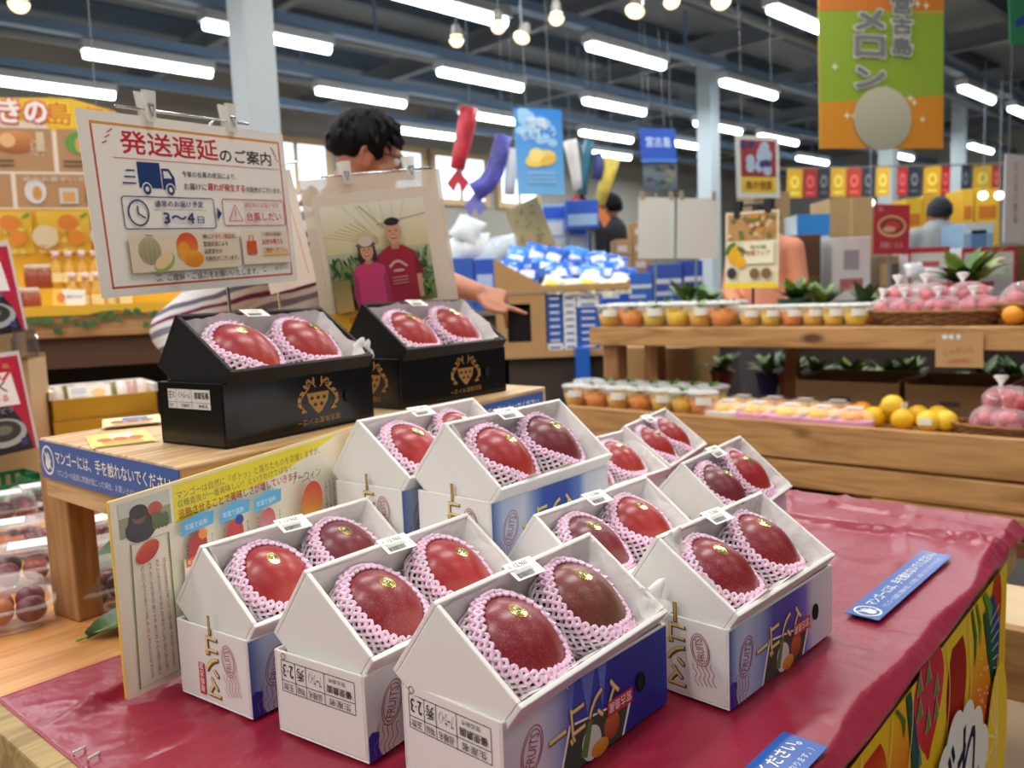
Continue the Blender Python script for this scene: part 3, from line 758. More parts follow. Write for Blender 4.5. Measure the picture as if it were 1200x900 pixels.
def rim_open_box(wt, dt, L, th, lip):
    """tray: x along the box, y over its width, z out of the opening (0 at the rim)"""
    b = MB()
    b.box(0, 0, -dt, L, wt, -dt+.003)
    b.box(0, 0, -dt, L, th, 0); b.box(0, wt-th, -dt, L, wt, 0)
    b.box(0, th, -dt, th, wt-th, 0); b.box(L-th, th, -dt, L, wt-th, 0)
    return b
_bx = {}
def gift_box(name_lab, x, y, yaw, z, dth, dy, dl, black=False, front='blue', end='table', seed=1, flap=None):
    D = list(DIMK if black else DIMW); L = LBOX*(KS if black else 1)
    W, H, wt, dt, th, yf, zf, ov = D; th += dth; yf += dy
    M = T(x, y, z) @ RZ(yaw)
    o = thing('mango_gift_box', name_lab, 'box', M, 'black mango gift boxes' if black else 'white mango gift boxes')
    m = BOXK if black else BOXW
    b = MB(); t_ = .0025
    b.box(0, 0, 0, L, W, t_); b.box(0, 0, t_, L, t_, H); b.box(0, W-t_, t_, L, W, H); b.box(0, t_, t_, t_, W-t_, H); b.box(L-t_, t_, t_, L, W-t_, H)
    lid = b.build('lid_base', m, o, bevel=.0012)
    key = ('f', front, black)
    if key not in _bx:
        _bx[key] = (crest_art(L, H) if black else front_art(front, L, H)).build('printed_front', None).data; bpy.data.objects.remove(bpy.data.objects[-1]) if False else None
        tmp = [q for q in COL.objects if q.data == _bx[key]][0]; bpy.data.objects.remove(tmp)
    obj('printed_front', _bx[key], lid, T(.0008, -.0004, .0008) @ RX(R(90)) @ Matrix.Diagonal(((L-.0016)/L, (H-.003)/H, 1, 1)))
    key = ('e', end)
    if key not in _bx:
        art = {'table': end_table_art, 'logo': end_logo_art, 'label': end_label_art, 'crest': lambda W_, H_: crest_art(W_*.86, H_)}[end](W, H)
        tmp = art.build('printed_end', None); _bx[key] = tmp.data; bpy.data.objects.remove(tmp)
    # end face x = 0 : art x runs towards the viewer (from y = W to 0)
    obj('printed_end', _bx[key], lid, T(-.0004, W, 0) @ RZ(R(-90)) @ RX(R(90)))
    # hand hole
    b = MB(); b.lathe([(.0095, 0), (.0095, .0012), (.0085, .0012), (.0085, .0003), (0.0001, .0003)], 24, Matrix.Diagonal((.72, 1, 1, 1)), cap=False)
    b.build('hand_hole', mat((8, 8, 10), .9), lid, T(L*.795, -.0014, H*.50) @ RX(R(90)))
    c, s = math.cos(th), math.sin(th)
    tr = thing_frame = T(0, 0, 0) @ RZ(dl) @ frame((ov, yf, zf), (1, 0, 0), (0, c, s), (0, -s, c))
    Lt = L-2*ov
    tray = rim_open_box(wt, dt, Lt, .0052 if not black else .006, 0).build('tray', BOXKM if black else BOXW, o, tr, bevel=.0012)
    key = ('t', seed, black)
    if key not in _bx: _bx[key] = tissue_mesh(seed, wt, dt, Lt)
    tis = obj('tissue_liner', _bx[key], tray); tis.data.polygons.foreach_set('use_smooth', [True]*len(tis.data.polygons))
    b = MB(); rs = random.Random(seed)
    if flap:
        corner_flap(b, *flap, seed+9); b.build('tissue_corner', TISSUE, tray, smooth=True)
    # price card hooked over the back rim
    cx = Lt*.40
    b = MB(); b.box(0, 0, -.0005, .040, .024, 0); b.box(0, .023, -.012, .040, .0235, 0)
    cd = b.build('price_card', mat((246, 245, 240), .5), tray, T(cx, wt-.019, .0035) @ RX(R(-10)) @ RZ(R(-3)))
    if 'card' not in _bx:
        tmp = card_art().build('printed_artwork', None); _bx['card'] = tmp.data; bpy.data.objects.remove(tmp)
    obj('printed_artwork', _bx['card'], cd)
    return M @ tr, wt, Lt, (KS if black else 1)

# ------------------------------------------------------------------ mangos in foam nets
def mango_mat(name, c1, c2, c3, dots=.5):
    m = bpy.data.materials.new(name); m.use_nodes = True
    nt = m.node_tree; N = nt.nodes; L = nt.links; p = N['Principled BSDF']
    tc = N.new('ShaderNodeTexCoord'); sp = N.new('ShaderNodeSeparateXYZ'); L.new(tc.outputs['Object'], sp.inputs[0])
    n = N.new('ShaderNodeTexNoise'); n.inputs['Scale'].default_value = 26; n.inputs['Detail'].default_value = 2
    L.new(tc.outputs['Object'], n.inputs['Vector'])
    a = N.new('ShaderNodeMath'); a.operation = 'MULTIPLY_ADD'; a.inputs[1].default_value = -9.5; a.inputs[2].default_value = .22
    L.new(sp.outputs['Y'], a.inputs[0])
    a2 = N.new('ShaderNodeMath'); a2.operation = 'MULTIPLY_ADD'; a2.inputs[1].default_value = .55
    L.new(n.outputs['Fac'], a2.inputs[0]); L.new(a.outputs[0], a2.inputs[2])
    r = N.new('ShaderNodeValToRGB'); e = r.color_ramp.elements
    e[0].position = .05; e[0].color = (*lin(c1), 1); e[1].position = 1; e[1].color = (*lin(c3), 1)
    k = e.new(.5); k.color = (*lin(c2), 1)
    L.new(a2.outputs[0], r.inputs['Fac'])
    v = N.new('ShaderNodeTexVoronoi'); v.inputs['Scale'].default_value = 430; L.new(tc.outputs['Object'], v.inputs['Vector'])
    vr = N.new('ShaderNodeValToRGB'); vr.color_ramp.elements[0].position = .0; vr.color_ramp.elements[1].position = .40
    vr.color_ramp.elements[0].color = (dots, dots, dots, 1); vr.color_ramp.elements[1].color = (0, 0, 0, 1)
    L.new(v.outputs['Distance'], vr.inputs['Fac'])
    mx = N.new('ShaderNodeMix'); mx.data_type = 'RGBA'; mx.inputs[7].default_value = (*lin((226, 150, 110)), 1)
    L.new(vr.outputs['Color'], mx.inputs[0]); L.new(r.outputs['Color'], mx.inputs[6]); L.new(mx.outputs[2], p.inputs['Base Color'])
    p.inputs['Roughness'].default_value = .36; p.inputs['Coat Weight'].default_value = .25; p.inputs['Coat Roughness'].default_value = .25; p.inputs['Subsurface Weight'].default_value = .06; p.inputs['Subsurface Radius'].default_value = (.01, .003, .002)
    return m
MM = [mango_mat('mango_crimson', (122, 26, 40), (134, 24, 38), (150, 46, 42), .34),
      mango_mat('mango_red', (140, 28, 38), (164, 32, 38), (184, 66, 44), .12),
      mango_mat('mango_green', (116, 38, 44), (116, 54, 42), (106, 84, 44), .3),
      mango_mat('mango_plum', (100, 38, 52), (116, 32, 44), (132, 50, 46), .12)]
def mango_warp(v):
    # blunt shoulder at +y, slight beak at -y
    y = v.y; k = 1+.10*y-.05*y*y
    return Vector((v.x*k+.05*(1-y*y), y, v.z*k))
def mango_mesh(i):
    b = MB(); b.ball((0, 0, 0), (.0415, .0520, .0385), 44, 26, Matrix.Identity(4), lambda v: mango_warp(Vector((v.x, v.y, v.z))))
    me = b.mesh('mango', MM[i]); me.polygons.foreach_set('use_smooth', [True]*len(me.polygons)); return me
MANGO = [mango_mesh(i) for i in range(4)]
FOAM = mat((250, 234, 242), .75, sss=.25); FOAMP = mat((247, 208, 230), .75, sss=.25)
def surf(ph, th, off):
    v = mango_warp(Vector((math.sin(th)*math.cos(ph), math.sin(th)*math.sin(ph), math.cos(th))))
    q = Vector((v.x*.0415, v.y*.0520, v.z*.0385)); n = Vector((q.x/.0415**2, q.y/.0520**2, q.z/.0385**2)).normalized()
    return q+n*off
def net_mesh(seed):
    rs = random.Random(seed); b = MB(); N = 33; T0 = R(59); T1 = R(142)
    jit = [rs.uniform(-.05, .05) for _ in range(N)]
    def open_th(ph): return T0+R(4)*math.sin(2*ph+seed)+R(3)*math.sin(3*ph+seed*2)
    b.cur = 0
    for k in range(N):
        for sg in (1, -1):
            pts = []; n = 12
            for i in range(n+1):
                t = i/n; ph = 2*math.pi*(k+jit[k]*0)/N+sg*t*1.25; th = open_th(ph)*(1-t)+T1*t
                wob = .0016*math.cos(math.pi*6*t)*sg
                pts.append(surf(ph, th, .0040+wob+.0014*math.sin(5*ph+seed)))
            b.tube(pts, .00185, 5, caps=False)
    # gathered rim: two wavy fat rings
    b.cur = 1
    for ring, (off, dth, rr) in enumerate(((.0028, 0, .0020), (.0048, R(4.5), .0022), (.0060, R(9), .0018))):
        pts = []; n = 180
        for i in range(n):
            ph = 2*math.pi*i/n; wv = math.cos(N*ph+ring*math.pi)
            pts.append(surf(ph, open_th(ph)+dth+R(2.6)*wv, off+.0013*wv))
        b.tube(pts, rr, 5, closed=True)
    me = b.mesh('foam_net', [FOAM, FOAMP]); me.polygons.foreach_set('use_smooth', [True]*len(me.polygons)); return me
NETS = [net_mesh(s) for s in (1, 2, 3)]
def sticker_mesh(sx, sy, tw):
    b = MB(); rx, ry = .0062, .0088
    def ring(s_, cur, z):
        pass
    n = 24
    def P(u, v, off):   # patch on the crown of the fruit
        u, v = sx+u*math.cos(tw)-(v-.006)*math.sin(tw), sy+u*math.sin(tw)+(v-.006)*math.cos(tw); th = math.asin(min(1, math.hypot(u/.0415, v/.052))); ph = math.atan2(v/.052, u/.0415); return surf(ph, th, off)
    for cur, s_, off in ((0, 1.0, .0003), (1, .78, .0005)):
        b.cur = cur; vs = [P(0, .006, off+.0002)]+[P(rx*s_*math.cos(2*math.pi*i/n), .006+ry*s_*math.sin(2*math.pi*i/n), off) for i in range(n)]
        b.add(vs, [(0, i+1, (i+1) % n+1) for i in range(n)])
    b.cur = 2
    vs = [P(rx*.7*x, .006+ry*.7*y, .0007) for x, y in ((-.8, -.1), (.2, -.5), (.9, .1), (.1, .35))]; b.add(vs, [(0, 1, 2, 3)])
    b.cur = 3
    vs = [P(rx*.7*x, .006+ry*.7*y, .0008) for x, y in ((-.5, .4), (.4, .3), (.3, .8), (-.2, .8))]; b.add(vs, [(0, 1, 2, 3)])
    return b.mesh('sticker', [mat((226, 190, 96), .22, .9), mat((222, 196, 130), .18, .8), mat((60, 120, 60), .25, .5), mat((240, 240, 226), .2, .3)])
STK = [sticker_mesh(*q) for q in ((.002, .010, .3), (-.003, .014, -.3), (.004, .006, .7), (0, .016, 0))]
def mango(F, wt, L, k, frac, kind, net, yaw, lab, dn=0, dw=0, roll=0, back=0, fs=1.0):
    M = F @ T(L*frac, wt*.50+dw, -.031*k+dn) @ RZ(yaw) @ RX(back) @ RY(roll) @ Matrix.Scale(k*fs, 4)
    o = obj('mango', MANGO[kind]); o.matrix_basis = M; tag(o, lab, 'mango', 'mangos in foam nets')
    obj('foam_net', NETS[net], o, RZ(0)); obj('sticker', random.choice(STK), o)

B = {  # x, y, yaw, dth, dy, dl, z
 'A': (-.2806, .8132, .9538, .0175, .0014, -.0433, 0), 'B': (-.1455, .7228, .9707, -.0094, .0026, -.066, 0), 'C': (-.0187, .6314, .8419, -.0141, -.0051, .0465, 0),
 'E': (.2058, .7933, .8063, -.0503, .0031, .0117, 0), 'F': (.0755, .8872, .8415, -.0015, 0, 0, 0), 'G': (.2948, 1.1167, .9574, .0793, 0, 0, 0),
 'I': (.2722, 1.4890, 1.0696, .0318, 0, 0, 0), 'H': (.1019, 1.3063, .8121, -.0665, 0, 0, 0), 'P': (-.1461, 1.0337, .9273, -.0029, -.0002, -.0068, .1021),
 'Q': (-.0306, .9539, .8735, .0424, -.0018, .0072, .1021), 'K1': (-.3328*KS, .9478*KS, .9879, -.028, .0007, .0018, None), 'K2': (-.1661*KS, 1.2282*KS, .8945, .0016, -.0006, .0091, None)}
INFO = {  # label, short phrase, front, end, tissue, mango kinds
 'A': ('white mango gift box standing against the yellow information board', 'the box against the yellow board', 'band', 'logo', 1, (1, 3)),
 'B': ('white gift box with table printed end, between the yellow-board box and the blue-fronted box', 'the table-ended box nearest the yellow-board box', 'blue', 'table', 2, (0, 1)),
 'C': ('nearest white gift box with deep blue front and a tissue corner sticking out', 'the deep blue fronted box', 'blue', 'table', 3, (0, 2)),
 'E': ('white gift box with violet front beside the blue strip on the cloth', 'the violet fronted box beside the blue strip', 'violet', 'logo', 1, (0, 0)),
 'F': ('white gift box tucked behind the violet fronted box', 'the box tucked behind the violet fronted one', 'violet', 'logo', 2, (3, 1)),
 'G': ('white gift box at the bare far side of the red cloth, showing a violet corner', 'the box at the bare cloth end', 'violet', 'logo', 3, (3, 1)),
 'H': ('white gift box mostly hidden, showing one mango beside the raised boxes', 'the half hidden box beside the raised ones', 'band', 'logo', 1, (1, 1)),
 'I': ('farthest white gift box, at the back edge of the red cloth', 'the farthest white box', 'band', 'logo', 2, (1, 1)),
 'P': ('raised white gift box just in front of the black boxes, its front hidden', 'the raised white box nearest the black boxes', 'band', 'logo', 3, (1, 1)),
 'Q': ('raised white gift box with light blue front panel in full view', 'the raised box with light blue front', 'band', 'logo', 1, (1, 3)),
 'K1': ('glossy black gift box with white end label and gold crest, nearer of two', 'the nearer black box', 'crest', 'label', 2, (1, 1)),
 'K2': ('glossy black gift box farther along the riser, beneath the photo poster', 'the farther black box', 'crest', 'none', 3, (1, 1))}
random.seed(11)
for k, (x, y, yaw, dth, dy, dl, z) in B.items():
    lab, sh, fr, en, ti, kinds = INFO[k]; black = k[0] == 'K'
    z = RZT+.0005 if black else TZ+z+.006
    F, wt, L, ks_ = gift_box(lab, x, y, yaw, z-(.006 if not black and z > TZ+.05 else 0)+(.0025 if not black and z > TZ+.05 else 0), dth, dy, dl, black, fr, 'crest' if en == 'none' else en, ti, flap={'C': (.236, .016, .045), 'K1': (.262, .02, .035), 'E': (.02, .10, .03)}.get(k))
    y1, y2 = R(random.uniform(12, 24)), R(random.uniform(12, 26))
    mango(F, wt, L, ks_, .28, kinds[0], random.randrange(3), y1, 'red mango at the near end of '+sh, dw=-.003, fs=1.0, dn=random.uniform(-.002, .002))
    mango(F, wt, L, ks_, .72, kinds[1], random.randrange(3), y2, ('greenish red mango' if kinds[1] == 2 else 'red mango')+' at the far end of '+sh, dw=-.001, dn=random.uniform(-.002, .003))
# ================================================================== signs on and around the riser
def plane_px(xl, yl, dL, xr, yr, dR, lean=0):
    O = at(xl, yl, dL); X = at(xr, yr, dR)-O; wd = X.length; X.normalize()
    Zn = X.cross(Vector((0, 0, 1))).normalized(); Y = Zn.cross(X)
    return frame(O, X, Y, Zn) @ RX(-lean), wd
def sheet(name, lab, cat, M, wd, h, art, th=.0015, m=None, panel='sheet', group=None, ink=None, par=None):
    o = thing(name, lab, cat, M, group)
    b = MB(); b.box(0, 0, -th, wd, h, 0); b.build(panel, m or mat((236, 232, 224), .35), o)
    if art: art.build('printed_artwork', o, None, ink or INK)
    return o
M, wd = plane_px(120, 350, 1.13, 349, 329, 1.47)
h = .249
def delay_art(W, H):
    a = Art()
    def U(x): return x*W
    def V(y): return y*H
    OR, RD, NV, K = (214, 128, 60), (205, 92, 60), (30, 58, 112), (50, 48, 50)
    a.rect(0, 0, W, H, (240, 234, 224))
    a.rect(U(.045), V(.04), U(.97), V(.95), (244, 238, 228))
    a.frame(U(.045), V(.045), U(.97), V(.945), .0032, RD); a.rect(U(.045), V(.93), U(.97), V(.945), (222, 152, 66))
    a.text('発送遅延', U(.16), V(.785), U(.45), V(.125), (200, 42, 52), .03)
    a.text('のご案内', U(.62), V(.78), U(.29), V(.085), K, .03)
    for i in range(3):
        a.line([(U(.085+.012*i), V(.83+.03*i)), (U(.105+.014*i), V(.845+.034*i))][:2], .0016, (205, 80, 80))
        a.line([(U(.955-.010*i), V(.81+.03*i)), (U(.935-.010*i), V(.835+.034*i))], .0016, (205, 80, 80))
    a.rect(U(.12), V(.757), U(.95), V(.761), (214, 110, 100))
    # lorry
    a.rect(U(.215), V(.60), U(.315), V(.745), NV); a.poly([(U(.32), V(.595)), (U(.32), V(.715)), (U(.355), V(.715)), (U(.378), V(.665)), (U(.378), V(.595))], NV)
    a.poly([(U(.328), V(.66)), (U(.328), V(.70)), (U(.350), V(.70)), (U(.366), V(.66))], (232, 226, 216))
    for x in (.247, .353):
        a.ell(U(x), V(.594), .0085, .0095, (232, 226, 216)); a.ell(U(x), V(.594), .0068, .0078, NV); a.ell(U(x), V(.594), .0032, .0036, (232, 226, 216))
    for i, x in enumerate((.165, .155, .145)): a.rect(U(x), V(.69-.035*i), U(.202), V(.698-.035*i), NV)
    a.text('今後の台風の状況により、', U(.415), V(.675), U(.28), V(.035), K, .012)
    a.text('お届けに', U(.418), V(.60), U(.11), V(.037), K, .012); a.text('遅れが発生する', U(.535), V(.60), U(.20), V(.045), (196, 50, 60), .025); a.text('可能性がございます。', U(.742), V(.60), U(.21), V(.035), K, .012)
    def rbox(x0, y0, x1, y1, c):
        r = .004; pts = []
        for cx, cy, a0 in ((x1-r, y0+r, -90), (x1-r, y1-r, 0), (x0+r, y1-r, 90), (x0+r, y0+r, 180)):
            pts += [(cx+r*math.cos(R(a0+30*i)), cy+r*math.sin(R(a0+30*i))) for i in range(4)]
        a.line(pts, .0014, c, True)
    rbox(U(.13), V(.37), U(.555), V(.55), NV); rbox(U(.60), V(.385), U(.955), V(.55), (196, 70, 76))
    a.ring(U(.195), V(.46), .0165, .0175, .0024, NV); a.line([(U(.193), V(.50)), (U(.193), V(.455)), (U(.222), V(.43))], .0024, NV)
    a.text('通常のお届け予定', U(.27), V(.495), U(.23), V(.036), NV, .02)
    for i in range(28): a.rect(U(.262+.0089*i), V(.476), U(.262+.0089*i+.004), V(.480), NV)
    a.text('3～4', U(.30), V(.40), U(.145), V(.062), NV, .035); a.text('日', U(.46), V(.40), U(.032), V(.04), NV, .02)
    a.poly([(U(.565), V(.42)), (U(.565), V(.50)), (U(.588), V(.46))], NV)
    T_ = [(U(.625), V(.415)), (U(.70), V(.415)), (U(.6625), V(.515))]; a.line(T_, .0026, (206, 50, 56), True)
    a.rect(U(.660), V(.445), U(.665), V(.485), (206, 50, 56)); a.ell(U(.6625), V(.43), .001, .0014, (206, 50, 56), n=8)
    a.text('遅延時のお届け予定', U(.715), V(.50), U(.205), V(.030), (205, 96, 96), .012)
    for i in range(24): a.rect(U(.715+.0089*i), V(.482), U(.715+.0089*i+.004), V(.485), (205, 110, 110))
    a.text('台風しだい', U(.72), V(.415), U(.205), V(.055), (200, 46, 56), .03)
    a.rect(U(.13), V(.125), U(.655), V(.345), (232, 214, 186)); a.rect(U(.675), V(.135), U(.955), V(.355), (234, 220, 198))
    a.ell(U(.215), V(.245), .0195, .020, (190, 176, 142), (150, 136, 100)); 
    for i in range(6): a.line([(U(.215)+.019*math.sin(.5*i-1.3)*math.cos(t_*.5-1.3), V(.245)+.019*math.sin(t_*.5-1.3)) for t_ in range(6)], .0005, (210, 200, 170))
    a.line([(U(.20), V(.335)), (U(.235), V(.330))], .0012, (120, 120, 80))
    a.ell(U(.275), V(.175), .020, .012, (150, 176, 90), rot=.5); a.ell(U(.272), V(.185), .018, .009, (238, 206, 150), rot=.5)
    a.ell(U(.39), V(.27), .020, .019, (220, 70, 46), (236, 160, 50)); a.ell(U(.37), V(.235), .012, .014, (240, 150, 50), (236, 170, 60)); a.ell(U(.415), V(.19), .019, .012, (240, 170, 40), (226, 130, 30))
    for i in range(5): a.line([(U(.385+.015*i), V(.17)), (U(.385+.015*i), V(.215))], .0007, (214, 110, 30))
    a.text('特に', U(.47), V(.305), U(.04), V(.028), K, .01); a.text('ナマモノ商品', U(.512), V(.305), U(.105), V(.03), (196, 50, 60), .015); a.text('は、', U(.62), V(.305), U(.025), V(.028), K, .01)
    for s_, y, wv in (('配送状況による', .26, .125), ('品質変化の', .215, .09), ('可能性がございます。', .17, .175)): a.text(s_, U(.47), V(y), U(wv), V(.03), K, .01)
    a.rect(U(.70), V(.20), U(.755), V(.285), (214, 88, 40)); a.line([(U(.715), V(.27)), (U(.717), V(.32)), (U(.738), V(.32)), (U(.74), V(.27))], .0016, (214, 88, 40))
    a.text('ご心配なお客様は', U(.79), V(.315), U(.12), V(.026), K, .01)
    a.text('お持ち帰りも', U(.79), V(.262), U(.125), V(.034), (196, 50, 60), .02); a.rect(U(.79), V(.19), U(.945), V(.205), (240, 200, 90)); a.text('ご検討ください。', U(.79), V(.205), U(.15), V(.034), (196, 50, 60), .02)
    a.text('ご理解・ご協力をお願いいたします。', U(.275), V(.068), U(.47), V(.042), K, .015)
    for i in range(2):
        a.line([(U(.225+.012*i), V(.075+.012*i)), (U(.24+.012*i), V(.07))], .0012, K); a.line([(U(.225), V(.105)), (U(.245), V(.10))], .0012, K)
        a.line([(U(.775), V(.10)), (U(.79), V(.115))], .0012, K); a.line([(U(.775), V(.085)), (U(.795), V(.085))], .0012, K)
    a.text('島の駅みやこ', U(.845), V(.085), U(.095), V(.03), (110, 106, 110), .0, shear=.2)
    return a
LAMI = mat((236, 230, 220), .22, coat=.5)
sheet('delay_notice', 'laminated delivery delay notice with blue lorry clipped to a wire stand', 'sign', M, wd, h, delay_art(wd, h), .0016, LAMI, 'laminated_sheet', ink=INKG)
CHROME = mat((190, 192, 196), .2, .9); CLIPM = clear_mat('clear_clip', (235, 235, 225), op=.5, rough=.15)
def wire_stand(lab, M, wd, htop, base_z, tx, clips, rise=.012, back=-.012):
    """stand in the sheet's own frame: bar just above the sheet top"""
    o = thing('wire_sign_stand', lab, 'sign stand', M, 'wire sign stands')
    inv = M.inverted()
    foot = inv @ Vector(((M @ Vector((tx, 0, back))).x, (M @ Vector((tx, 0, back))).y, base_z))
    b = MB(); b.tube([foot, (tx, htop*.5, back), (tx, htop+rise-.008, back), (tx+.008, htop+rise, back)] , .0026, 8); b.build('pole', CHROME, o, smooth=True)
    b = MB(); b.tube([(clips[0]-.045, htop+rise, back), (clips[1]+.05, htop+rise, back)], .0024, 8); b.build('crossbar', CHROME, o, smooth=True)
    b = MB(); X_ = T(foot) @ inv.to_3x3().to_4x4(); b.lathe([(.028, 0), (.028, .004), (.024, .007), (.006, .010)], 24, X_); b.build('base', CHROME, o, smooth=False)
    for c in clips:
        b = MB(); b.prism([(-.011, .024), (.011, .024), (.0085, .002), (.006, -.018), (-.006, -.018), (-.0085, .002)], .002, .006, T(c, htop+rise, 0)); b.prism([(-.011, .024), (.011, .024), (.0085, .002), (.006, -.018), (-.006, -.018), (-.0085, .002)], -.010, -.006, T(c, htop+rise, -.004))
        cl = b.build('clip', CLIPM, o)
        b = MB(); b.tube([(c-.004, htop+rise+.002, .0065), (c, htop+rise-.012, .007), (c+.004, htop+rise+.002, .0065)], .0012, 6); b.tube([(c-.005, htop+rise+.004, .004), (c+.005, htop+rise+.004, .004)], .003, 8); b.build('spring', CHROME, cl)
    return o
wire_stand('chrome wire stand with two clear clips holding the delivery delay notice', M, wd, h, RZT, wd*.62, (wd*.30, wd*.70))
# second laminated sheet seen edge-on behind the notice
M2, wd2 = plane_px(318, 345, 1.62, 372, 330, 1.70)
a = Art(); a.rect(.004, .004, wd2-.004, .21, (228, 220, 214)); a.line([(wd2*.86, .02), (wd2*.8, .2)], .0015, (210, 110, 110)); a.text('お知らせ', .01, .16, .05, .012, (200, 190, 186))
sheet('paper_notice', 'pale pinkish laminated sheet between the delay notice and the photo poster', 'sign', M2, wd2, .225, a, .0015, mat((226, 216, 210), .3), 'laminated_sheet')
wire_stand('chrome wire stand holding the pale sheet behind the delay notice', M2, wd2, .225, RZT, wd2*.35, (wd2*.3, wd2*.78))

# poster of two growers
M3, wd3 = plane_px(383, 402, 1.56, 541, 374, 1.69)
h3 = .30
def growers_art(W, H):
    a = Art(); x0, x1, y0, y1 = W*.10, W*.84, H*.17, H*.83
    a.rect(x0-.014, 0, W*.80, y0+.002, (232, 166, 40), (236, 190, 70))
    for i in range(9): a.ell(W*(.12+.09*(i % 6)), H*(.05+.06*(i % 2)), .010, .008, (214, 130, 40))
    a.rect(x0, y0, x1, y1, (120, 130, 70), (226, 222, 200)); 
    a.rect(x0, y0+(y1-y0)*.55, x1, y1, (214, 200, 150), (236, 228, 208))
    for i in range(7): a.line([(x0+(x1-x0)*.05*i, y0+(y1-y0)*(.72+.02*i)), (x0+(x1-x0)*(.5), y0+(y1-y0)*(.60+.01*i))], .0012, (196, 172, 96))
    for k in range(6): a.line([(x0+(x1-x0)*(.2+.12*k), y1-.002), (x0+(x1-x0)*(.42+.06*k), y0+(y1-y0)*.74)], .0008, (186, 178, 156))
    a.line([(x0+(x1-x0)*.5, y0+(y1-y0)*.78), (x1, y1-.03)], .0014, (150, 140, 120)); a.line([(x0+(x1-x0)*.36, y1-.004), (x0+(x1-x0)*.58, y0+(y1-y0)*.74)], .0014, (150, 140, 120))
    rs = random.Random(5)
    for i in range(330):
        x = rs.uniform(x0+.006, x1-.006); 
        if x0+(x1-x0)*.28 < x < x0+(x1-x0)*.78 and rs.random() < .8: continue
        y = rs.uniform(y0+.006, y0+(y1-y0)*.5); g = rs.choice([(60, 96, 48), (86, 124, 58), (40, 70, 40), (128, 150, 80)])
        a.ell(x, y, .0026, .0085, g, rot=rs.uniform(-1, 1), n=8)
    a.rect(x0, y0, x0+(x1-x0)*.16, y0+(y1-y0)*.3, (190, 150, 96), (130, 120, 70))
    def person(cx, base, s, shirt, hat, long):
        sk = (206, 150, 120)
        a.poly([(cx-.021*s, base), (cx-.023*s, base+.035*s), (cx-.026*s, base+.062*s), (cx-.010*s, base+.072*s), (cx+.010*s, base+.072*s), (cx+.026*s, base+.062*s), (cx+.024*s, base+.03*s), (cx+.021*s, base)], shirt)
        dk = tuple(int(v*.8) for v in shirt)
        for sg in (-1, 1):
            if long: a.poly([(cx+sg*.026*s, base+.060*s), (cx+sg*.031*s, base+.025*s), (cx+sg*.027*s, base), (cx+sg*.021*s, base), (cx+sg*.021*s, base+.045*s)], dk)
            else:
                a.poly([(cx+sg*.030*s, base+.035*s), (cx+sg*.029*s, base+.005*s), (cx+sg*.023*s, base+.005*s), (cx+sg*.023*s, base+.035*s)], sk)
                a.poly([(cx+sg*.024*s, base+.064*s), (cx+sg*.033*s, base+.034*s), (cx+sg*.021*s, base+.034*s)], dk)
        a.rect(cx-.005*s, base+.068*s, cx+.005*s, base+.078*s, (190, 130, 104))
        if hat:
            a.ell(cx, base+.0915*s, .0142*s, .0150*s, (54, 36, 34))
            for sg in (-1, 1): a.ell(cx+sg*.0112*s, base+.080*s, .0042*s, .011*s, (54, 36, 34))
        a.ell(cx, base+.089*s, .0105*s, .0145*s, sk)
        if hat:
            a.ell(cx, base+.098*s, .0165*s, .004*s, (110, 86, 80)); a.ell(cx, base+.104*s, .0115*s, .0085*s, (216, 196, 178))
        else: a.ell(cx, base+.1015*s, .0098*s, .0050*s, (46, 38, 36))
        for sg in (-1, 1): a.ell(cx+sg*.0042*s, base+.0905*s, .0013*s, .0009*s, (50, 36, 34), n=8)
        a.ell(cx, base+.0825*s, .0042*s, .0020*s, (150, 60, 56), n=10); a.rect(cx-.003*s, base+.0825*s, cx+.003*s, base+.0836*s, (240, 232, 226))
        a.ell(cx, base+.0865*s, .0012*s, .0016*s, (186, 126, 100), n=8)
    person(x0+(x1-x0)*.64, y0, 1.55, (158, 34, 52), False, False)
    person(x0+(x1-x0)*.36, y0, 1.22, (206, 62, 112), True, True)
    cx = x0+(x1-x0)*.64
    a.line([(cx-.018+.0045*i, y0+.072+.010*math.sin(i*.42)) for i in range(9)], .005, (206, 160, 160)); a.ell(cx, y0+.064, .012, .003, (206, 150, 150)); 
    for i in range(3): a.rect(cx-.016, y0+.05-.006*i, cx+.016, y0+.0525-.006*i, (200, 120, 126))
    return a
o = thing('growers_poster', 'poster with a photograph of two smiling growers in a clear sleeve', 'poster', M3)
b = MB(); b.box(0, 0, -.0016, wd3, h3, -.0008); b.build('sleeve', SLEEVE, o)
b = MB(); b.box(wd3*.06, 0, -.0008, wd3*.97, h3*.90, -.0001); b.build('paper', mat((226, 210, 190), .45), o)
growers_art(wd3, h3).build('printed_artwork', o, None, INKG)
wire_stand('chrome wire stand behind the photo poster of two growers', M3, wd3, h3, RZT+.0, wd3*.55, (wd3*.32, wd3*.78), rise=.004, back=-.010)

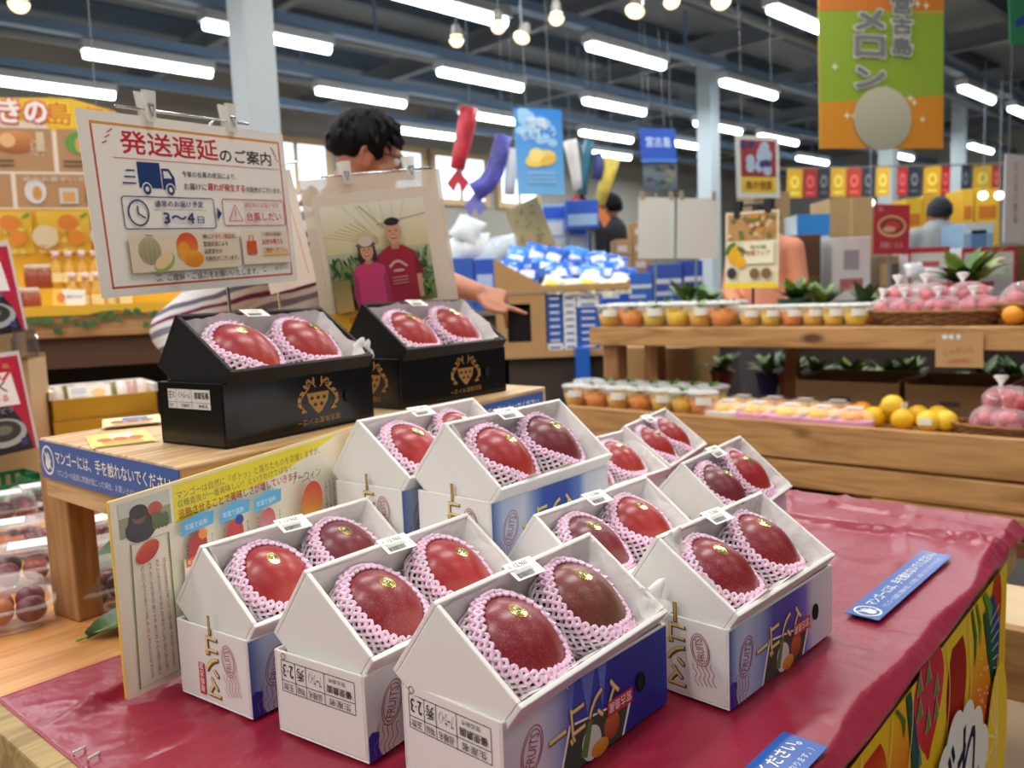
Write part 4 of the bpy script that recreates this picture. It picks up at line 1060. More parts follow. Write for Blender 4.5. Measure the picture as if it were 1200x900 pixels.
# ------------------------------------------------------------------ yellow information board
o_ = onz(147, 820, TZ+.010); n_ = Vector((.839, -.545, 0)); o_ = o_+n_*.004
X_ = Vector((math.cos(R(57)), math.sin(R(57)), 0)); Y_ = Vector((0, 0, 1)); Mb = frame(o_, X_, Y_, n_)
WB, HL, HR = .385, .220, .244
def board_art():
    a = Art(); W = 1.0; H = 1.0
    def P(x, y): return (x*WB+.004*0, y*(HL+(HR-HL)*x))
    Y, K = (240, 222, 40), (74, 60, 40)
    def rect(x0, y0, x1, y1, c): a.poly([P(x0, y0), P(x1, y0), P(x1, y1), P(x0, y1)], c)
    def text(s, x0, y0, wv, hv, c, bold=0):
        k = P(x0, y0); sl = math.atan2((HR-HL)*y0, WB); a.text(s, k[0], k[1], wv*WB, hv*HL, c, bold, sl)
    rect(0, 0, 1, 1, (238, 230, 208))
    rect(.018, .02, .985, .985, (240, 233, 214))
    a.poly([P(.195, .985), P(.88, .985), P(.60, .86), P(.195, .79)], Y); 
    text('マンゴーは自然に「ポトッ」と落ちたものを収穫しますが、', .21, .905, .58, .045, (128, 110, 60)); text('収穫直後が一番美味しい！というわけではなく、', .21, .862, .46, .04, (128, 110, 60)); text('追熟させることで美味しさが増していきます。', .21, .805, .48, .05, (196, 50, 40), .02)
    # small photograph of a worker
    rect(.022, .80, .185, .975, (150, 156, 120)); rect(.022, .90, .185, .975, (206, 208, 196))
    c = P(.085, .86); a.ell(c[0], c[1], .014, .016, (40, 36, 48)); c = P(.085, .82); a.ell(c[0], c[1], .018, .014, (46, 44, 60)); c = P(.083, .895); a.ell(c[0], c[1], .009, .010, (120, 86, 76)); c = P(.083, .91); a.ell(c[0], c[1], .011, .008, (44, 36, 40)); c = P(.135, .90); a.ell(c[0], c[1], .009, .008, (190, 80, 70))
    for i in range(14): c = P(.13+.012*(i % 4), .82+.012*(i//4)); a.ell(c[0], c[1], .004, .006, (86, 110, 60), n=8)
    # tall story panel
    a.line([P(.04, .03), P(.17, .035), P(.17, .76), P(.05, .76)], .0016, (120, 140, 50), True)
    c = P(.10, .70); a.ell(c[0], c[1], .016, .010, (222, 80, 46), (190, 40, 40), rot=.6)
    rs = random.Random(8); kana = 'のはをにがとでもしてるいあまたなかりこくさらきれつ実熟島味甘香畑太陽風雨'
    for cxx in range(4):
        for i in range(34):
            k = P(.145-.026*cxx, .63-.0170*i-.005*(cxx == 0)); a.text(rs.choice(kana), k[0], k[1], .0038, .0038, (96, 84, 74) if rs.random() > .15 else (196, 60, 50))
    for k_, (x, c1, c2, blob, bc) in enumerate(((.215, (170, 50, 60), (196, 60, 50), (.275, .70), (236, 140, 60)), (.345, (204, 60, 60), (196, 50, 60), (.405, .71), (34, 60, 160)), (.47, (196, 80, 90), (214, 170, 180), None, None))):
        a.poly([P(x-.015, .72), P(x+.10, .735), P(x+.105, .80), P(x+.05, .815), P(x-.01, .79)], (90, 176, 226)); text('常温で追熟', x, .745, .08, .03, (236, 246, 252))
        rect(x-.012, .22, x+.092, .60, (240, 236, 214)); 
        c = P(x+.04, .645); a.ell(c[0], c[1], .0125, .018, c1, c2, rot=-.2)
        if blob: c = P(*blob); a.ell(c[0], c[1], .0062, .0062, bc)
        rect(x-.005, .555, x+.09, .60, (232, 110, 46)); text('食べごろサイン', x, .565, .085, .025, (250, 240, 226), .01)
        for cc in range(5):
            for i in range(13 if k_ < 1 else 9):
                k = P(x+.075-.017*cc, .52-.021*i); a.text(rs.choice(kana), k[0], k[1], .004, .004, (96, 88, 80))
        for sd in (-.008, .082):
            for i in range(5): k = P(x+sd, .68-.02*i); a.text(rs.choice(kana), k[0], k[1], .0034, .0034, (110, 100, 90))
    rect(.20, .05, .235, .20, (236, 230, 150)); rect(.20, .21, .245, .25, (222, 100, 50)); c = P(.235, .30); a.ell(c[0], c[1], .008, .012, (30, 50, 30))
    text('アーウィン', .62, .80, .13, .055, (70, 60, 60), -.008)
    c = P(.70, .66); a.ell(c[0], c[1], .019, .030, (206, 54, 44), (226, 196, 60), rot=-.2, n=36); 
    a.line([P(.70, .78), P(.69, .81), P(.66, .80)], .0010, K)
    for cc in range(3):
        for i in range(9): k = P(.80-.02*cc, .74-.024*i); a.text(rs.choice(kana), k[0], k[1], .005, .005, (90, 82, 76))
    # yellow title strip, written downwards
    rect(.885, .02, .985, .985, (240, 184, 34))
    for i, ch in enumerate('おいしい'):
        k = P(.945, .90-.085*i); a.text(ch, k[0]-.004, k[1], .016, .0165, (34, 28, 26), .0)
    for i, ch in enumerate('マンゴー'): k = P(.960, .70-.075*i); a.text(ch, k[0]-.002, k[1], .011, .012, (34, 28, 26), .01)
    for i, ch in enumerate('見分け方'): k = P(.905, .70-.10*i); a.text(ch, k[0]-.004, k[1], .018, .019, (34, 28, 26), .02)
    return a
o = thing('information_board', 'yellow edged mango ripening board leaning on the riser front', 'sign', Mb)
b = MB(); b.prism([(0, 0), (WB, 0), (WB, HR), (0, HL)], -.006, 0); b.build('board', mat((236, 190, 70), .6), o, bevel=.0015)
board_art().build('printed_artwork', o, None, INKG)

# ================================================================== fruit packs on the wooden table
PLUM = [mat((112, 34, 48), .35, var=.25, vscale=22), mat((150, 62, 52), .35, var=.3, vscale=20), mat((196, 110, 62), .4, var=.3, vscale=20), mat((78, 24, 42), .35, var=.2, vscale=22)]
plm = []
for m in PLUM:
    b = MB(); b.ball((0, 0, 0), (.0215, .0215, .021), 18, 11, warp=lambda v: Vector((v.x*(1-.10*max(0, v.x)*(1-abs(v.y))), v.y, v.z-.12*math.exp(-(v.x**2+v.y**2)*14)*(1 if v.z > 0 else -.4))))
    me = b.mesh('plum', m); me.polygons.foreach_set('use_smooth', [True]*len(me.polygons)); plm.append(me)
def shell(w, d, h, top):
    b = MB(); n = 40
    def ring(s, z): 
        out = []
        for i in range(n):
            a = 2*math.pi*i/n; c, q = math.cos(a), math.sin(a)
            out.append((s*w/2*math.copysign(abs(c)**.45, c), s*d/2*math.copysign(abs(q)**.45, q), z))
        return out
    lv = ((.78, 0), (.84, h*.25), (.92, h*.8), (.96, h), (1.06, h), (1.06, h-.003 if top == 0 else h+.003))
    if top: lv = ((1.06, 0), (1.06, .003), (.95, .004), (.92, h*.3), (.86, h*.8), (.78, h*.95), (.6, h))
    V = []
    for s_, z in lv: V += ring(s_, z)
    fs = [(k*n+i, k*n+(i+1) % n, (k+1)*n+(i+1) % n, (k+1)*n+i) for k in range(len(lv)-1) for i in range(n)]
    fs.append(tuple(range(n-1, -1, -1)) if not top else tuple(range((len(lv)-1)*n, len(lv)*n)))
    b.add(V, fs); return b.mesh('shell', CLEAR)
SB, SL = shell(.15, .115, .035, 0), shell(.15, .115, .035, 1)
packs = [(0, 722, .0, 'nearest plum pack at the picture edge', (1, 2, 0, 0, 1, 0), .55), (6, 640, 0, 'plum pack behind the nearest one', (0, 2, 0, 2), .5), (48, 632, 0, 'plum pack with yellow fruit beside the riser leg', (2, 0, 2, 0), .8),
         (50, 588, 0, 'plum pack beside the green baskets', (0, 3, 0, 0), .7), (5, 600, 0, 'low plum pack against the picture edge', (0, 3, 0, 3), .6), (128, 632, 0, 'plum pack between riser leg and yellow board', (0, 0, 3, 0), .9),
         (44, 668, 0, 'plum pack touching the riser leg foot', (0, 1, 0, 3), .5), (118, 664, 0, 'plum pack half hidden behind the riser leg', (0, 3, 1, 0), .7),
         (128, 600, 0, 'plum pack farther back between riser leg and board', (0, 0, 0, 1), .9), (134, 690, 0, 'dark grape pack behind the yellow board edge', (3, 3, 3, 3), .9)]
for i, (px, py, z, lab, kinds, yw) in enumerate(packs):
    p = onz(px, py+14, OZ); Mp = T(p+Vector((0, 0, .002))) @ RZ(yw)
    o = thing('clamshell_pack', 'clear '+lab if not lab.startswith('dark') else 'clear '+lab, 'fruit pack', Mp, 'plum packs on the wooden table')
    lo = obj('tray', SB, o); up = obj('lid', SL, o, T(0, 0, .0345))
    if i in (1, 3, 4, 5, 6, 8):
        b = MB(); b.box(-.04, -.028, .0705, .04, .028, .0712); b.build('label', mat((240, 240, 238), .5), up, T(0, 0, -.0345))
    kinds = (tuple(kinds)+(0, kinds[0]))[:6]
    for j, k in enumerate(kinds):
        q = Mp @ T((-.043, .001, .044)[j % 3], (-.023, .024)[j//3], .026+.004*(j % 2)) @ Euler((random.uniform(-.6, .6), random.uniform(-.6, .6), random.uniform(0, 6))).to_matrix().to_4x4()
        pl = obj('plum', plm[k]); pl.matrix_basis = q
        tag(pl, ('yellow red plum' if k == 2 else 'red plum' if k == 1 else 'dark purple plum' if k == 3 else 'purple red plum')+(', front left of ', ', front middle of ', ', front right of ', ', rear left of ', ', rear middle of ', ', rear right of ')[j]+lab, 'plum', 'plums in '+lab)
# green plastic baskets
def crate(lab, M, w, d, h, c, name='plastic_basket', grp='green plastic baskets'):
    b = MB(); t_ = .004; n = 6
    b.box(0, 0, 0, w, d, t_); 
    for z0, z1 in ((t_, h*.22), (h*.82, h)):
        b.box(0, 0, z0, w, t_, z1); b.box(0, d-t_, z0, w, d, z1); b.box(0, t_, z0, t_, d-t_, z1); b.box(w-t_, t_, z0, w, d-t_, z1)
    for i in range(n+1):
        x = (w-.012)*i/n; b.box(x, 0, h*.22, x+.012, t_, h*.82); b.box(x, d-t_, h*.22, x+.012, d, h*.82)
        y = (d-.012)*i/n; b.box(0, y, h*.22, t_, y+.012, h*.82); b.box(w-t_, y, h*.22, w, y+.012, h*.82)
    o = b.build(name, mat(c, .4), None, M); return tag(o, lab, 'basket', grp)
p = onz(0, 598, OZ); crate('green plastic basket at the picture edge behind the plum packs', T(p+Vector((-.03, 0, .001))) @ RZ(R(50)), .16, .2, .055, (30, 110, 70))
p = onz(40, 592, OZ); crate('green plastic basket touching the riser side', T(p+Vector((-.01, .03, .001))) @ RZ(R(50)), .10, .12, .055, (30, 110, 70))
# artificial leaf at the riser foot
def leaf(M, lab, L=.13, W=.05):
    b = MB()
    def fn(u, v):
        x = (v-.5); w = W*math.sin(math.pi*min(1, u*.96+.02))**.8*(1-.3*u); return (u*L, x*2*w, .010*math.sin(math.pi*u)+.010*abs(x)*2+.002*math.sin(u*60)*abs(x))
    b.grid(fn, 24, 10); bl = b.build('leaf', mat((58, 96, 44), .4, var=.5, vscale=60), None, M, smooth=True)
    b = MB(); b.tube([(-.015, 0, .003), (L*.5, 0, .011), (L, 0, .003)], [.0022, .0015, .0006], 6); b.build('midrib', mat((140, 160, 70), .5), bl, smooth=True)
    return tag(bl, lab, 'leaf', 'artificial leaves at the riser foot')
p = onz(102, 751, OZ); leaf(T(p+Vector((0, 0, .002))) @ RZ(R(48)), 'green artificial leaf lying flat beside the riser leg', .16, .05)
p = onz(122, 700, OZ); leaf(T(p+Vector((0, 0, .012))) @ RZ(R(70)) @ RY(R(-40)), 'green artificial leaf standing up behind the yellow board', .13, .045)

# ================================================================== left edge: signs, wooden stand and yellow gift carton
def crab_art(W, H):
    a = Art(); a.rect(0, 0, W, H, (176, 28, 62)); a.poly([(0, 0), (W*.97, 0), (W*.93, H*.25), (W*.80, H*.5), (0, H*.52)], (28, 26, 36))
    a.poly([(W*.0, H*.52), (W*.92, H*.49), (W*.88, H*.84), (0, H*.86)], (236, 230, 232))
    a.text('もずく', W*.40, H*.64, W*.40, H*.12, (40, 36, 60), .03); a.line([(W*.72, H*.84), (W*.78, H*.76), (W*.93, H*.90)], .008, (200, 36, 50)); a.text('ちゅる', W*.52, H*.54, W*.28, H*.07, (206, 50, 60), .03); a.rect(W*.58, H*.79, W*.66, H*.84, (226, 120, 60))
    a.ell(W*.66, H*.22, W*.27, H*.15, (170, 170, 172)); a.ell(W*.66, H*.24, W*.21, H*.11, (52, 52, 50)); a.ell(W*.66, H*.25, W*.11, H*.05, (110, 112, 96)); a.text('海ぶどう', W*.5, H*.42, W*.32, H*.06, (170, 160, 190), .01)
    for i in range(3): a.ell(W*(.88), H*(.08+.02*i), W*.04, H*.02, (60, 60, 110))
    a.text('島', W*.80, H*.88, W*.08, H*.05, (210, 170, 90))
    return a
AC = mat((200, 196, 196), .15, coat=.5)
Ma, wa = plane_px(-60, 548, 2.08, 46, 524, 2.25, R(4)); o = sheet('acrylic_sign', 'pink and black seaweed sign in acrylic holder, lower of the two on the stand', 'sign', Ma, wa, .269, crab_art(wa*.97, .257), .004, AC, 'holder', 'pink and black signs', INKG)
Ma, wa = plane_px(-75, 402, 2.15, 33, 388, 2.33, R(4)); o = sheet('acrylic_sign', 'pink and black seaweed sign in acrylic holder, upper of the two on the stand', 'sign', Ma, wa, .25, crab_art(wa*.97, .238), .004, AC, 'holder', 'pink and black signs', INKG)
WB_ = mat((190, 160, 118), .6, var=.08, vscale=9)
o = thing('wooden_stand', 'two tier wooden stand at the picture edge behind the pink signs', 'stand')
o.location = (0, 0, OZ)
e0, e1_ = at(42, 520, 2.32), at(-60, 520, 2.19); e2_ = at(63, 515, 2.52)
zt1 = at(45, 417, 2.32).z-OZ; zt2 = at(35, 362, 2.43).z-OZ
dv = (e1_-e0).normalized(); dd_ = (e2_-e0)
def slab(P, Q, z0, z1, w_, Rm): 
    d = Q-P; Rm.box(0, 0, z0, d.xy.length, w_, z1, T(P.x, P.y, 0) @ RZ(math.atan2(d.y, d.x)))
b = MB(); slab(e0, e2_, 0, zt1, .015, b); slab(e0, e0+dv*.12, 0, zt1, -.012, b); slab(e0+dv*.12, e2_+dv*.12, 0, zt1, .012, b)
b.prism([(e0)[:2], (e2_)[:2], (e2_+dv*.14)[:2], (e0+dv*.14)[:2]], zt1-.012, zt1); b.build('lower_tier', WB_, o, fix=True)
b = MB(); h0 = e0+dd_*.25+dv*.035; h1 = h0+dd_*.5
slab(h0, h1, zt1, zt2, .012, b); slab(h0+dv*.09, h1+dv*.09, zt1, zt2, .012, b); slab(h0, h0+dv*.09, zt1, zt2, -.01, b); b.build('upper_tier', WB_, o, fix=True)
p = at(12, 400, 2.19); b = MB(); b.lathe([(.03, 0), (.034, .02), (.034, .05), (.028, .06), (.028, .075), (.001, .075)], 18); j = b.build('jar', clear_mat('smoky_glass', (90, 80, 76), op=.5), None, T(p.x-.02, p.y+.10, OZ+zt1+.001)); tag(j, 'small dark glass jar on the wooden stand between the two pink signs', 'jar')
# sign supports rest on the stand shelf
# yellow carton of sweets
YC = mat((196, 150, 34), .55); 
pB = at(64, 511, 2.48); pC = at(187, 497, 2.65); dd = pC-pB; dd.z = 0; Lc = dd.length; yw = math.atan2(dd.y, dd.x)
hz = OZ
zb = at(64, 474, 2.48).z-OZ
o = thing('gift_carton', 'yellow carton with white rim full of wrapped sweets, behind the riser', 'box', T(pB.x, pB.y, OZ) @ RZ(yw))
b = MB(); b.box(0, 0, 0, Lc, .24, zb-.055); b.build('lower_box', YC, o, bevel=.002)
b = MB(); b.box(0, 0, zb-.053, Lc, .24, zb-.048)
for q in ((0, 0, Lc, .006), (0, .234, Lc, .24), (0, 0, .006, .24), (Lc-.006, 0, Lc, .24)): b.box(q[0], q[1], zb-.048, q[2], q[3], zb+.012 if q[1] == 0 and q[2] > .1 and q[3] < .1 else zb+.03)
b.build('upper_tray', YC, o, bevel=.002)
b = MB()
for q in ((-.002, .233, Lc+.002, .246), (-.004, 0, .010, .246), (Lc-.01, 0, Lc+.004, .246)): b.box(q[0], q[1], zb+.01, q[2], q[3], zb+.038)
b.build('white_rim', mat((230, 228, 222), .6), o, bevel=.002)
rs = random.Random(2)
for i in range(9):
    Mx = T(pB.x, pB.y, OZ) @ RZ(yw) @ T(.03+i*(Lc-.06)/8, .05, zb-.02) @ RX(R(-28)) @ RZ(R(rs.uniform(-6, 6)))
    b = MB(); c = [(216, 200, 190), (120, 110, 50), (230, 220, 214), (196, 150, 140)][i % 4]
    b.grid(lambda u, v: ((u-.5)*.036, .012*math.sin(math.pi*u)*math.sin(math.pi*v), v*.075), 6, 6); b.grid(lambda u, v: ((u-.5)*.036, -.008*math.sin(math.pi*u)*math.sin(math.pi*v), v*.075), 6, 6)
    tag(b.build('sweet_packet', mat(c, .3), None, Mx, smooth=True), '%s wrapped sweet packet from the end nearest the pink signs in the yellow carton' % ORD[i], 'packet', 'sweet packets in the yellow carton')
Mx = T(pB.x, pB.y, OZ) @ RZ(yw) @ T(.05, .012, zb-.005) @ RX(R(60))
a = Art(); a.rect(.004, .004, .116, .056, (236, 234, 226)); a.rect(.01, .03, .05, .05, (200, 206, 220)); a.ell(.085, .03, .02, .016, (236, 200, 130)); a.text('お土産に', .012, .012, .04, .012, (120, 110, 120))
sheet('price_card', 'white price card lying on the packets in the yellow carton', 'card', Mx, .12, .06, a, .001)
FILMC = clear_mat('clear_film', op=.05, rough=.15)
# ================================================================== wooden fruit shelf on the right
SH = RZ(E49)
def sx(a, e, z): return e49(a, e, z)
ST, SLz = TZ+.25, TZ-.10           # top plank height, trough edge height
o = thing('fruit_shelf', 'long two level wooden shelf of packed citrus behind the red table', 'shelf', SH)
b = MB(); b.box(3.30, .05, ST-.085, 3.345, 2.36, ST); b.build('top_front_board', W_SHELF, o, T(0, 0, 0), bevel=.006)
for i in range(3):
    b = MB(); b.box(3.347+.15*i, .05, ST-.04, 3.493+.15*i, 2.36, ST-.002); b.build('top_plank', W_SHELF, o, bevel=.004)
for x, y in ((3.35, 2.23), (3.72, 2.23), (3.35, -.0), (3.72, 0)):
    b = MB(); b.box(x, y, 0, x+.085, y+.085, ST-.086); b.build('leg', W_SHELFV, o, bevel=.005)
# trough
b = MB(); b.box(3.05, .05, SLz-.14, 3.085, 2.33, SLz); b.build('trough_front', W_SHELF, o, bevel=.005)
b = MB(); b.box(3.035, .05, SLz-.245, 3.085, 2.0, SLz-.148); b.build('lower_rail', W_SHELF, o, bevel=.005)
b = MB(); b.box(3.085, .05, SLz-.035, 3.70, 2.33, SLz-.015); b.build('trough_floor', W_SHELF, o)
b = MB(); b.box(3.085, 2.30, SLz-.14, 3.60, 2.33, SLz); b.build('trough_end', W_SHELF, o, bevel=.003)
for y in (.06, .95, 2.2):
    b = MB(); b.box(3.09, y, 0, 3.17, y+.08, SLz-.14); b.build('trough_leg', W_SHELFV, o, bevel=.004)
b = MB(); b.box(3.2, .05, .16, 3.24, .78, .52); b.build('skirt_board', W_SHELF, o, bevel=.004)
b = MB(); b.box(3.0, .05, SLz-.33, 3.06, .95, SLz-.25); b.build('lower_beam', W_SHELF, o, bevel=.004)
b = MB(); b.box(3.55, .05, .12, 3.57, 2.3, SLz-.05); b.build('back_panel', mat((34, 28, 24), .9), o)  # near-black sheet closing the dark area under the trough
# wooden grain runs along the shelf: the boards are modelled along their own y, so use a y-grained copy
W_SHELFY = wood('shelf_board_wood', (196, 150, 96), (150, 106, 60), axis=1, scale=.8, rough=.5)
for c_ in o.children:
    if c_.data.materials[0] == W_SHELF: c_.data.materials[0] = W_SHELFY
# low platform nearer the aisle, cut by the picture edge
o = thing('low_platform', 'low wooden platform with a pale top behind the table corner at the picture edge', 'platform', SH)
pt = onz(1112, 672, .42)
aa = pt.x*math.cos(E49)+pt.y*math.sin(E49); ee = -pt.x*math.sin(E49)+pt.y*math.cos(E49)
b = MB(); b.box(aa-.25, ee-1.3, .36, aa, ee+.25, .42); b.build('top_board', mat((214, 190, 150), .5, var=.05), o, bevel=.003)
b = MB(); b.box(aa-.28, ee-1.3, .27, aa-.25, ee+.25, .42); b.build('front_board', W_SHELFY, o, bevel=.003)
for y in (ee-1.25, ee+.1): b = MB(); b.box(aa-.24, y, 0, aa-.18, y+.06, .36); b.build('leg', W_SHELFV, o)

# ---- things made once and copied
def lathe_mesh(name, prof, m, n=18):
    b = MB(); b.lathe(prof, n); me = b.mesh(name, m); me.polygons.foreach_set('use_smooth', [True]*len(me.polygons)); return me
CUPM = lathe_mesh('cup', [(.036, 0), (.048, .06), (.050, .07), (.052, .072)], CLEAR)
LIDM = lathe_mesh('lid', [(.053, .071), (.053, .077), (.047, .080), (.044, .076)], clear_mat('clear_lid', (240, 244, 242), op=.3, rough=.15))
def content(c1, c2, seed):
    b = MB(); rs = random.Random(seed)
    b.lathe([(.034, .002), (.044, .045), (.030, .05), (.001, .052)], 16)
    for i in range(9): b.ball((rs.uniform(-.028, .028), rs.uniform(-.028, .028), rs.uniform(.035, .058)), .013, 8, 6)
    me = b.mesh('fruit_pieces', mat(c1, .4, var=.3, vscale=40)); me.polygons.foreach_set('use_smooth', [True]*len(me.polygons)); return me
CONT = [content((232, 176, 40), 0, 1), content((226, 140, 40), 0, 2), content((220, 196, 70), 0, 3), content((236, 190, 30), 0, 4)]
b = MB(); b.grid(lambda u, v: (.0505*math.sin((u-.5)*1.05)*(1-.0*v), -.0505*math.cos((u-.5)*1.3), .038+.026*v), 8, 1); LABM = b.mesh('label', mat((240, 238, 230), .5))
GREENS = mat((96, 140, 60), .5, var=.4, vscale=40)
def sprig_mesh(seed, n=9, s=.05, c=None):
    b = MB(); rs = random.Random(seed)
    for i in range(n):
        a = rs.uniform(0, 6.28); t_ = rs.uniform(.2, 1.0); L = s*rs.uniform(.6, 1.1); w = s*.16
        M = RZ(a) @ RY(-t_)
        b.grid(lambda u, v: M @ Vector((u*L, (v-.5)*2*w*math.sin(math.pi*min(1, u+.05)), .25*L*u*u*0+.1*L*math.sin(3*u))), 4, 2)
    return b.mesh('leaves', c or GREENS)
SPRIG = [sprig_mesh(i) for i in range(3)]
def fruit_cup(M, lab, kind, leafy, label, grp, sc=1.0):
    o = thing('fruit_cup', lab, 'fruit cup', M @ Matrix.Scale(sc, 4), grp)
    obj('cup', CUPM, o); obj('lid', LIDM, o); obj('fruit_pieces', CONT[kind], o)
    if label: obj('label', LABM, o, RZ(R(-150)))
    if leafy: obj('leaves', SPRIG[kind % 3], o, T(0, 0, .055))
    return o
def shelf_pt(px, py, z): return onz(px, py, z)
rs = random.Random(4)
# top plank: tall leafy cups (left) and plain cups (right)
front = [716, 742, 768, 795, 822, 848]
cups = []
for i, px in enumerate(front): cups.append((px, 380, 'front row of leafy cups on the top plank', i % 4, i % 3 != 0, i % 2 == 0, 1.34))
for i, px in enumerate((728, 756, 783, 810, 836, 858)): cups.append((px, 374, 'rear row of leafy cups on the top plank', (i+1) % 4, True, i % 2 == 1, 1.38))
for i, px in enumerate((880, 905, 930, 954, 978, 1003)): cups.append((px, 383, 'front row of plain lidded cups on the top plank', (0, 3, 1, 0, 3, 3)[i], False, True, 1.08))
for i, px in enumerate((873, 897, 920, 945, 970, 996, 1020)): cups.append((px, 376.5, 'rear row of plain lidded cups on the top plank', (2, 0, 3, 1, 0, 3, 1)[i], False, i % 2 == 0, 1.08))
cn = {}
for px, py, row, k, leafy, lb, sc in cups:
    a = (px-600)/FPX
    p = onz(px, py, ST)
    # keep the whole foot on the plank
    ea = p.x*math.cos(E49)+p.y*math.sin(E49); ee = -p.x*math.sin(E49)+p.y*math.cos(E49)
    ea = 3.40 if 'front' in row else 3.55
    # slide along the sight line's shelf position
    d = ray(px, py); cx, sy_ = math.cos(E49), math.sin(E49); tt = ea/(d.x*cx+d.y*sy_); p = Vector((d.x*tt, d.y*tt, ST))
    cn[row] = cn.get(row, 0)+1
    fruit_cup(T(p) @ RZ(E49+R(90)), '%s %s cup from the shelf leg in the %s row on the top plank' % (ORD[cn[row]-1], 'leafy' if 'leafy' in row else 'plain lidded', row.split()[0]), k, leafy, lb, row, sc)
def on_trough(px, ea, z):
    d = ray(px, 480); cx, sy_ = math.cos(E49), math.sin(E49); tt = ea/(d.x*cx+d.y*sy_); return Vector((d.x*tt, d.y*tt, z))
TF = SLz-.015
for i, px in enumerate((676, 700, 726, 752, 778, 802, 824)):
    p = on_trough(px, 3.16, TF+.001); fruit_cup(T(p) @ RZ(E49+R(90)), '%s cup of the front row in the trough, counted from its end board' % ORD[i], (0, 1, 0, 1, 3, 0, 1)[i], i % 2 == 1, i % 2 == 0, 'front cups in the trough', 1.3)
for i, px in enumerate((690, 714, 740, 766, 790, 814, 836)):
    p = on_trough(px, 3.31, TF+.001); fruit_cup(T(p) @ RZ(E49+R(90)), '%s cup of the rear row in the trough, counted from its end board' % ORD[i], (1, 0, 3, 0, 3, 0, 3)[i], True, i % 2 == 1, 'rear cups in the trough', 1.38)
# flat trays wrapped in clear and pink film
CITR = [mat((238, 184, 24), .45, bump=.15, bscale=300), mat((236, 158, 34), .45, bump=.15, bscale=300), mat((240, 200, 50), .4, bump=.15, bscale=300)]
PINKF = mat((226, 160, 196), .35); 
cit = []
for m in CITR:
    b = MB(); b.ball((0, 0, 0), (.038, .038, .035), 14, 9); me = b.mesh('citrus', m); me.polygons.foreach_set('use_smooth', [True]*len(me.polygons)); cit.append(me)
def pack(M, lab, c, k, grp, pink=True):
    o = thing('fruit_pack', lab, 'fruit pack', M, grp)
    b = MB(); b.prism([(.08*math.copysign(abs(math.cos(t_*.2618))**.5, math.cos(t_*.2618)), .065*math.copysign(abs(math.sin(t_*.2618))**.5, math.sin(t_*.2618))) for t_ in range(24)], 0, .028)
    b.build('tray', PINKF if pink else mat((232, 226, 216), .4), o, bevel=.004)
    b = MB(); 
    for x, y in ((-.036, -.024), (.036, -.024), (0, .028), (-.0, -.0)): b.ball((x, y, .032), (.034, .030, .024), 12, 8)
    b.build('fruit_pieces', CITR[k], o, smooth=True)
    b = MB(); b.grid(lambda u, v: ((u-.5)*.165, (v-.5)*.135, .030+.036*(math.sin(math.pi*u)*math.sin(math.pi*v))**.4+.003*math.sin(u*40+v*30)), 16, 14); b.build('film', FILMC, o, smooth=True)
    b = MB(); b.box(-.03, -.045, .066, .03, -.01, .068); b.build('label', mat((238, 236, 230), .5), o)
n = 0
for i, (px, ea, k, pink) in enumerate(((850, 3.17, 0, False), (886, 3.17, 0, True), (925, 3.16, 2, True), (962, 3.16, 0, True), (868, 3.33, 0, True), (905, 3.33, 1, True), (942, 3.33, 0, True), (980, 3.33, 1, True), (1000, 3.16, 1, True))):
    p = on_trough(px, ea, TF+.001); row = 'front' if ea < 3.2 else 'rear'
    pack(T(p) @ RZ(E49+R(90)+rs.uniform(-.15, .15)), '%s wrapped citrus pack in the %s row of the trough beyond the cups' % (ORD[i if row == 'front' and i < 8 else (4 if i == 8 else i-4)], row), 0, k, 'wrapped citrus packs in the trough', pink)
# loose bagged oranges
for i, (px, ea, dz, k) in enumerate(((1010, 3.30, 0, 1), (1024, 3.18, 0, 0), (1040, 3.30, 0, 2), (1058, 3.17, 0, 0), (1046, 3.20, .045, 2), (1076, 3.28, 0, 0), (1088, 3.17, 0, 2), (1100, 3.30, .0, 0), (1108, 3.20, 0, 2))):
    p = on_trough(px, ea, TF+.037+dz); f = obj('citrus', cit[k], None, T(p) @ RZ(rs.uniform(0, 6)) @ Matrix.Scale(1.1, 4)); tag(f, '%s loose citrus fruit in the trough between the packs and the onion bags' % ORD[i], 'citrus fruit', 'loose citrus in the trough')
    if i % 2 == 0: b = MB(); b.box(-.02, -.041, -.008, .02, -.0385, .012); b.build('label', mat((240, 238, 232), .5), f, RZ(0))
# pink net bags of onions in a basket at the trough end, and on the top plank
def onion_bag(M, lab, grp, s=1.0, seed=0, red=True):
    o = thing('produce_bag', lab, 'bag', M @ Matrix.Scale(s, 4), grp); r2 = random.Random(seed)
    b = MB(); c = mat((206, 96, 104), .45, var=.35, vscale=30) if red else mat((206, 150, 96), .5)
    for i in range(7): b.ball((r2.uniform(-.05, .05), r2.uniform(-.035, .035), r2.uniform(.025, .06)), r2.uniform(.022, .03), 10, 7)
    b.build('bulbs', c, o, smooth=True)
    b = MB(); b.ball((0, 0, .045), (.08, .062, .052), 20, 12, warp=lambda v: v*(1+.10*noise.noise(v*3+Vector((seed, 0, 0))))); b.build('bag', clear_mat('film_%d' % seed, (244, 214, 220), op=.14, rough=.2), o, smooth=True)
    b = MB(); b.lathe([(.012, 0), (.006, .012), (.022, .035), (.024, .04)], 12, T(.02, .01, .09) @ RX(.3)); b.build('knot', mat((244, 240, 240), .4), o, smooth=True)
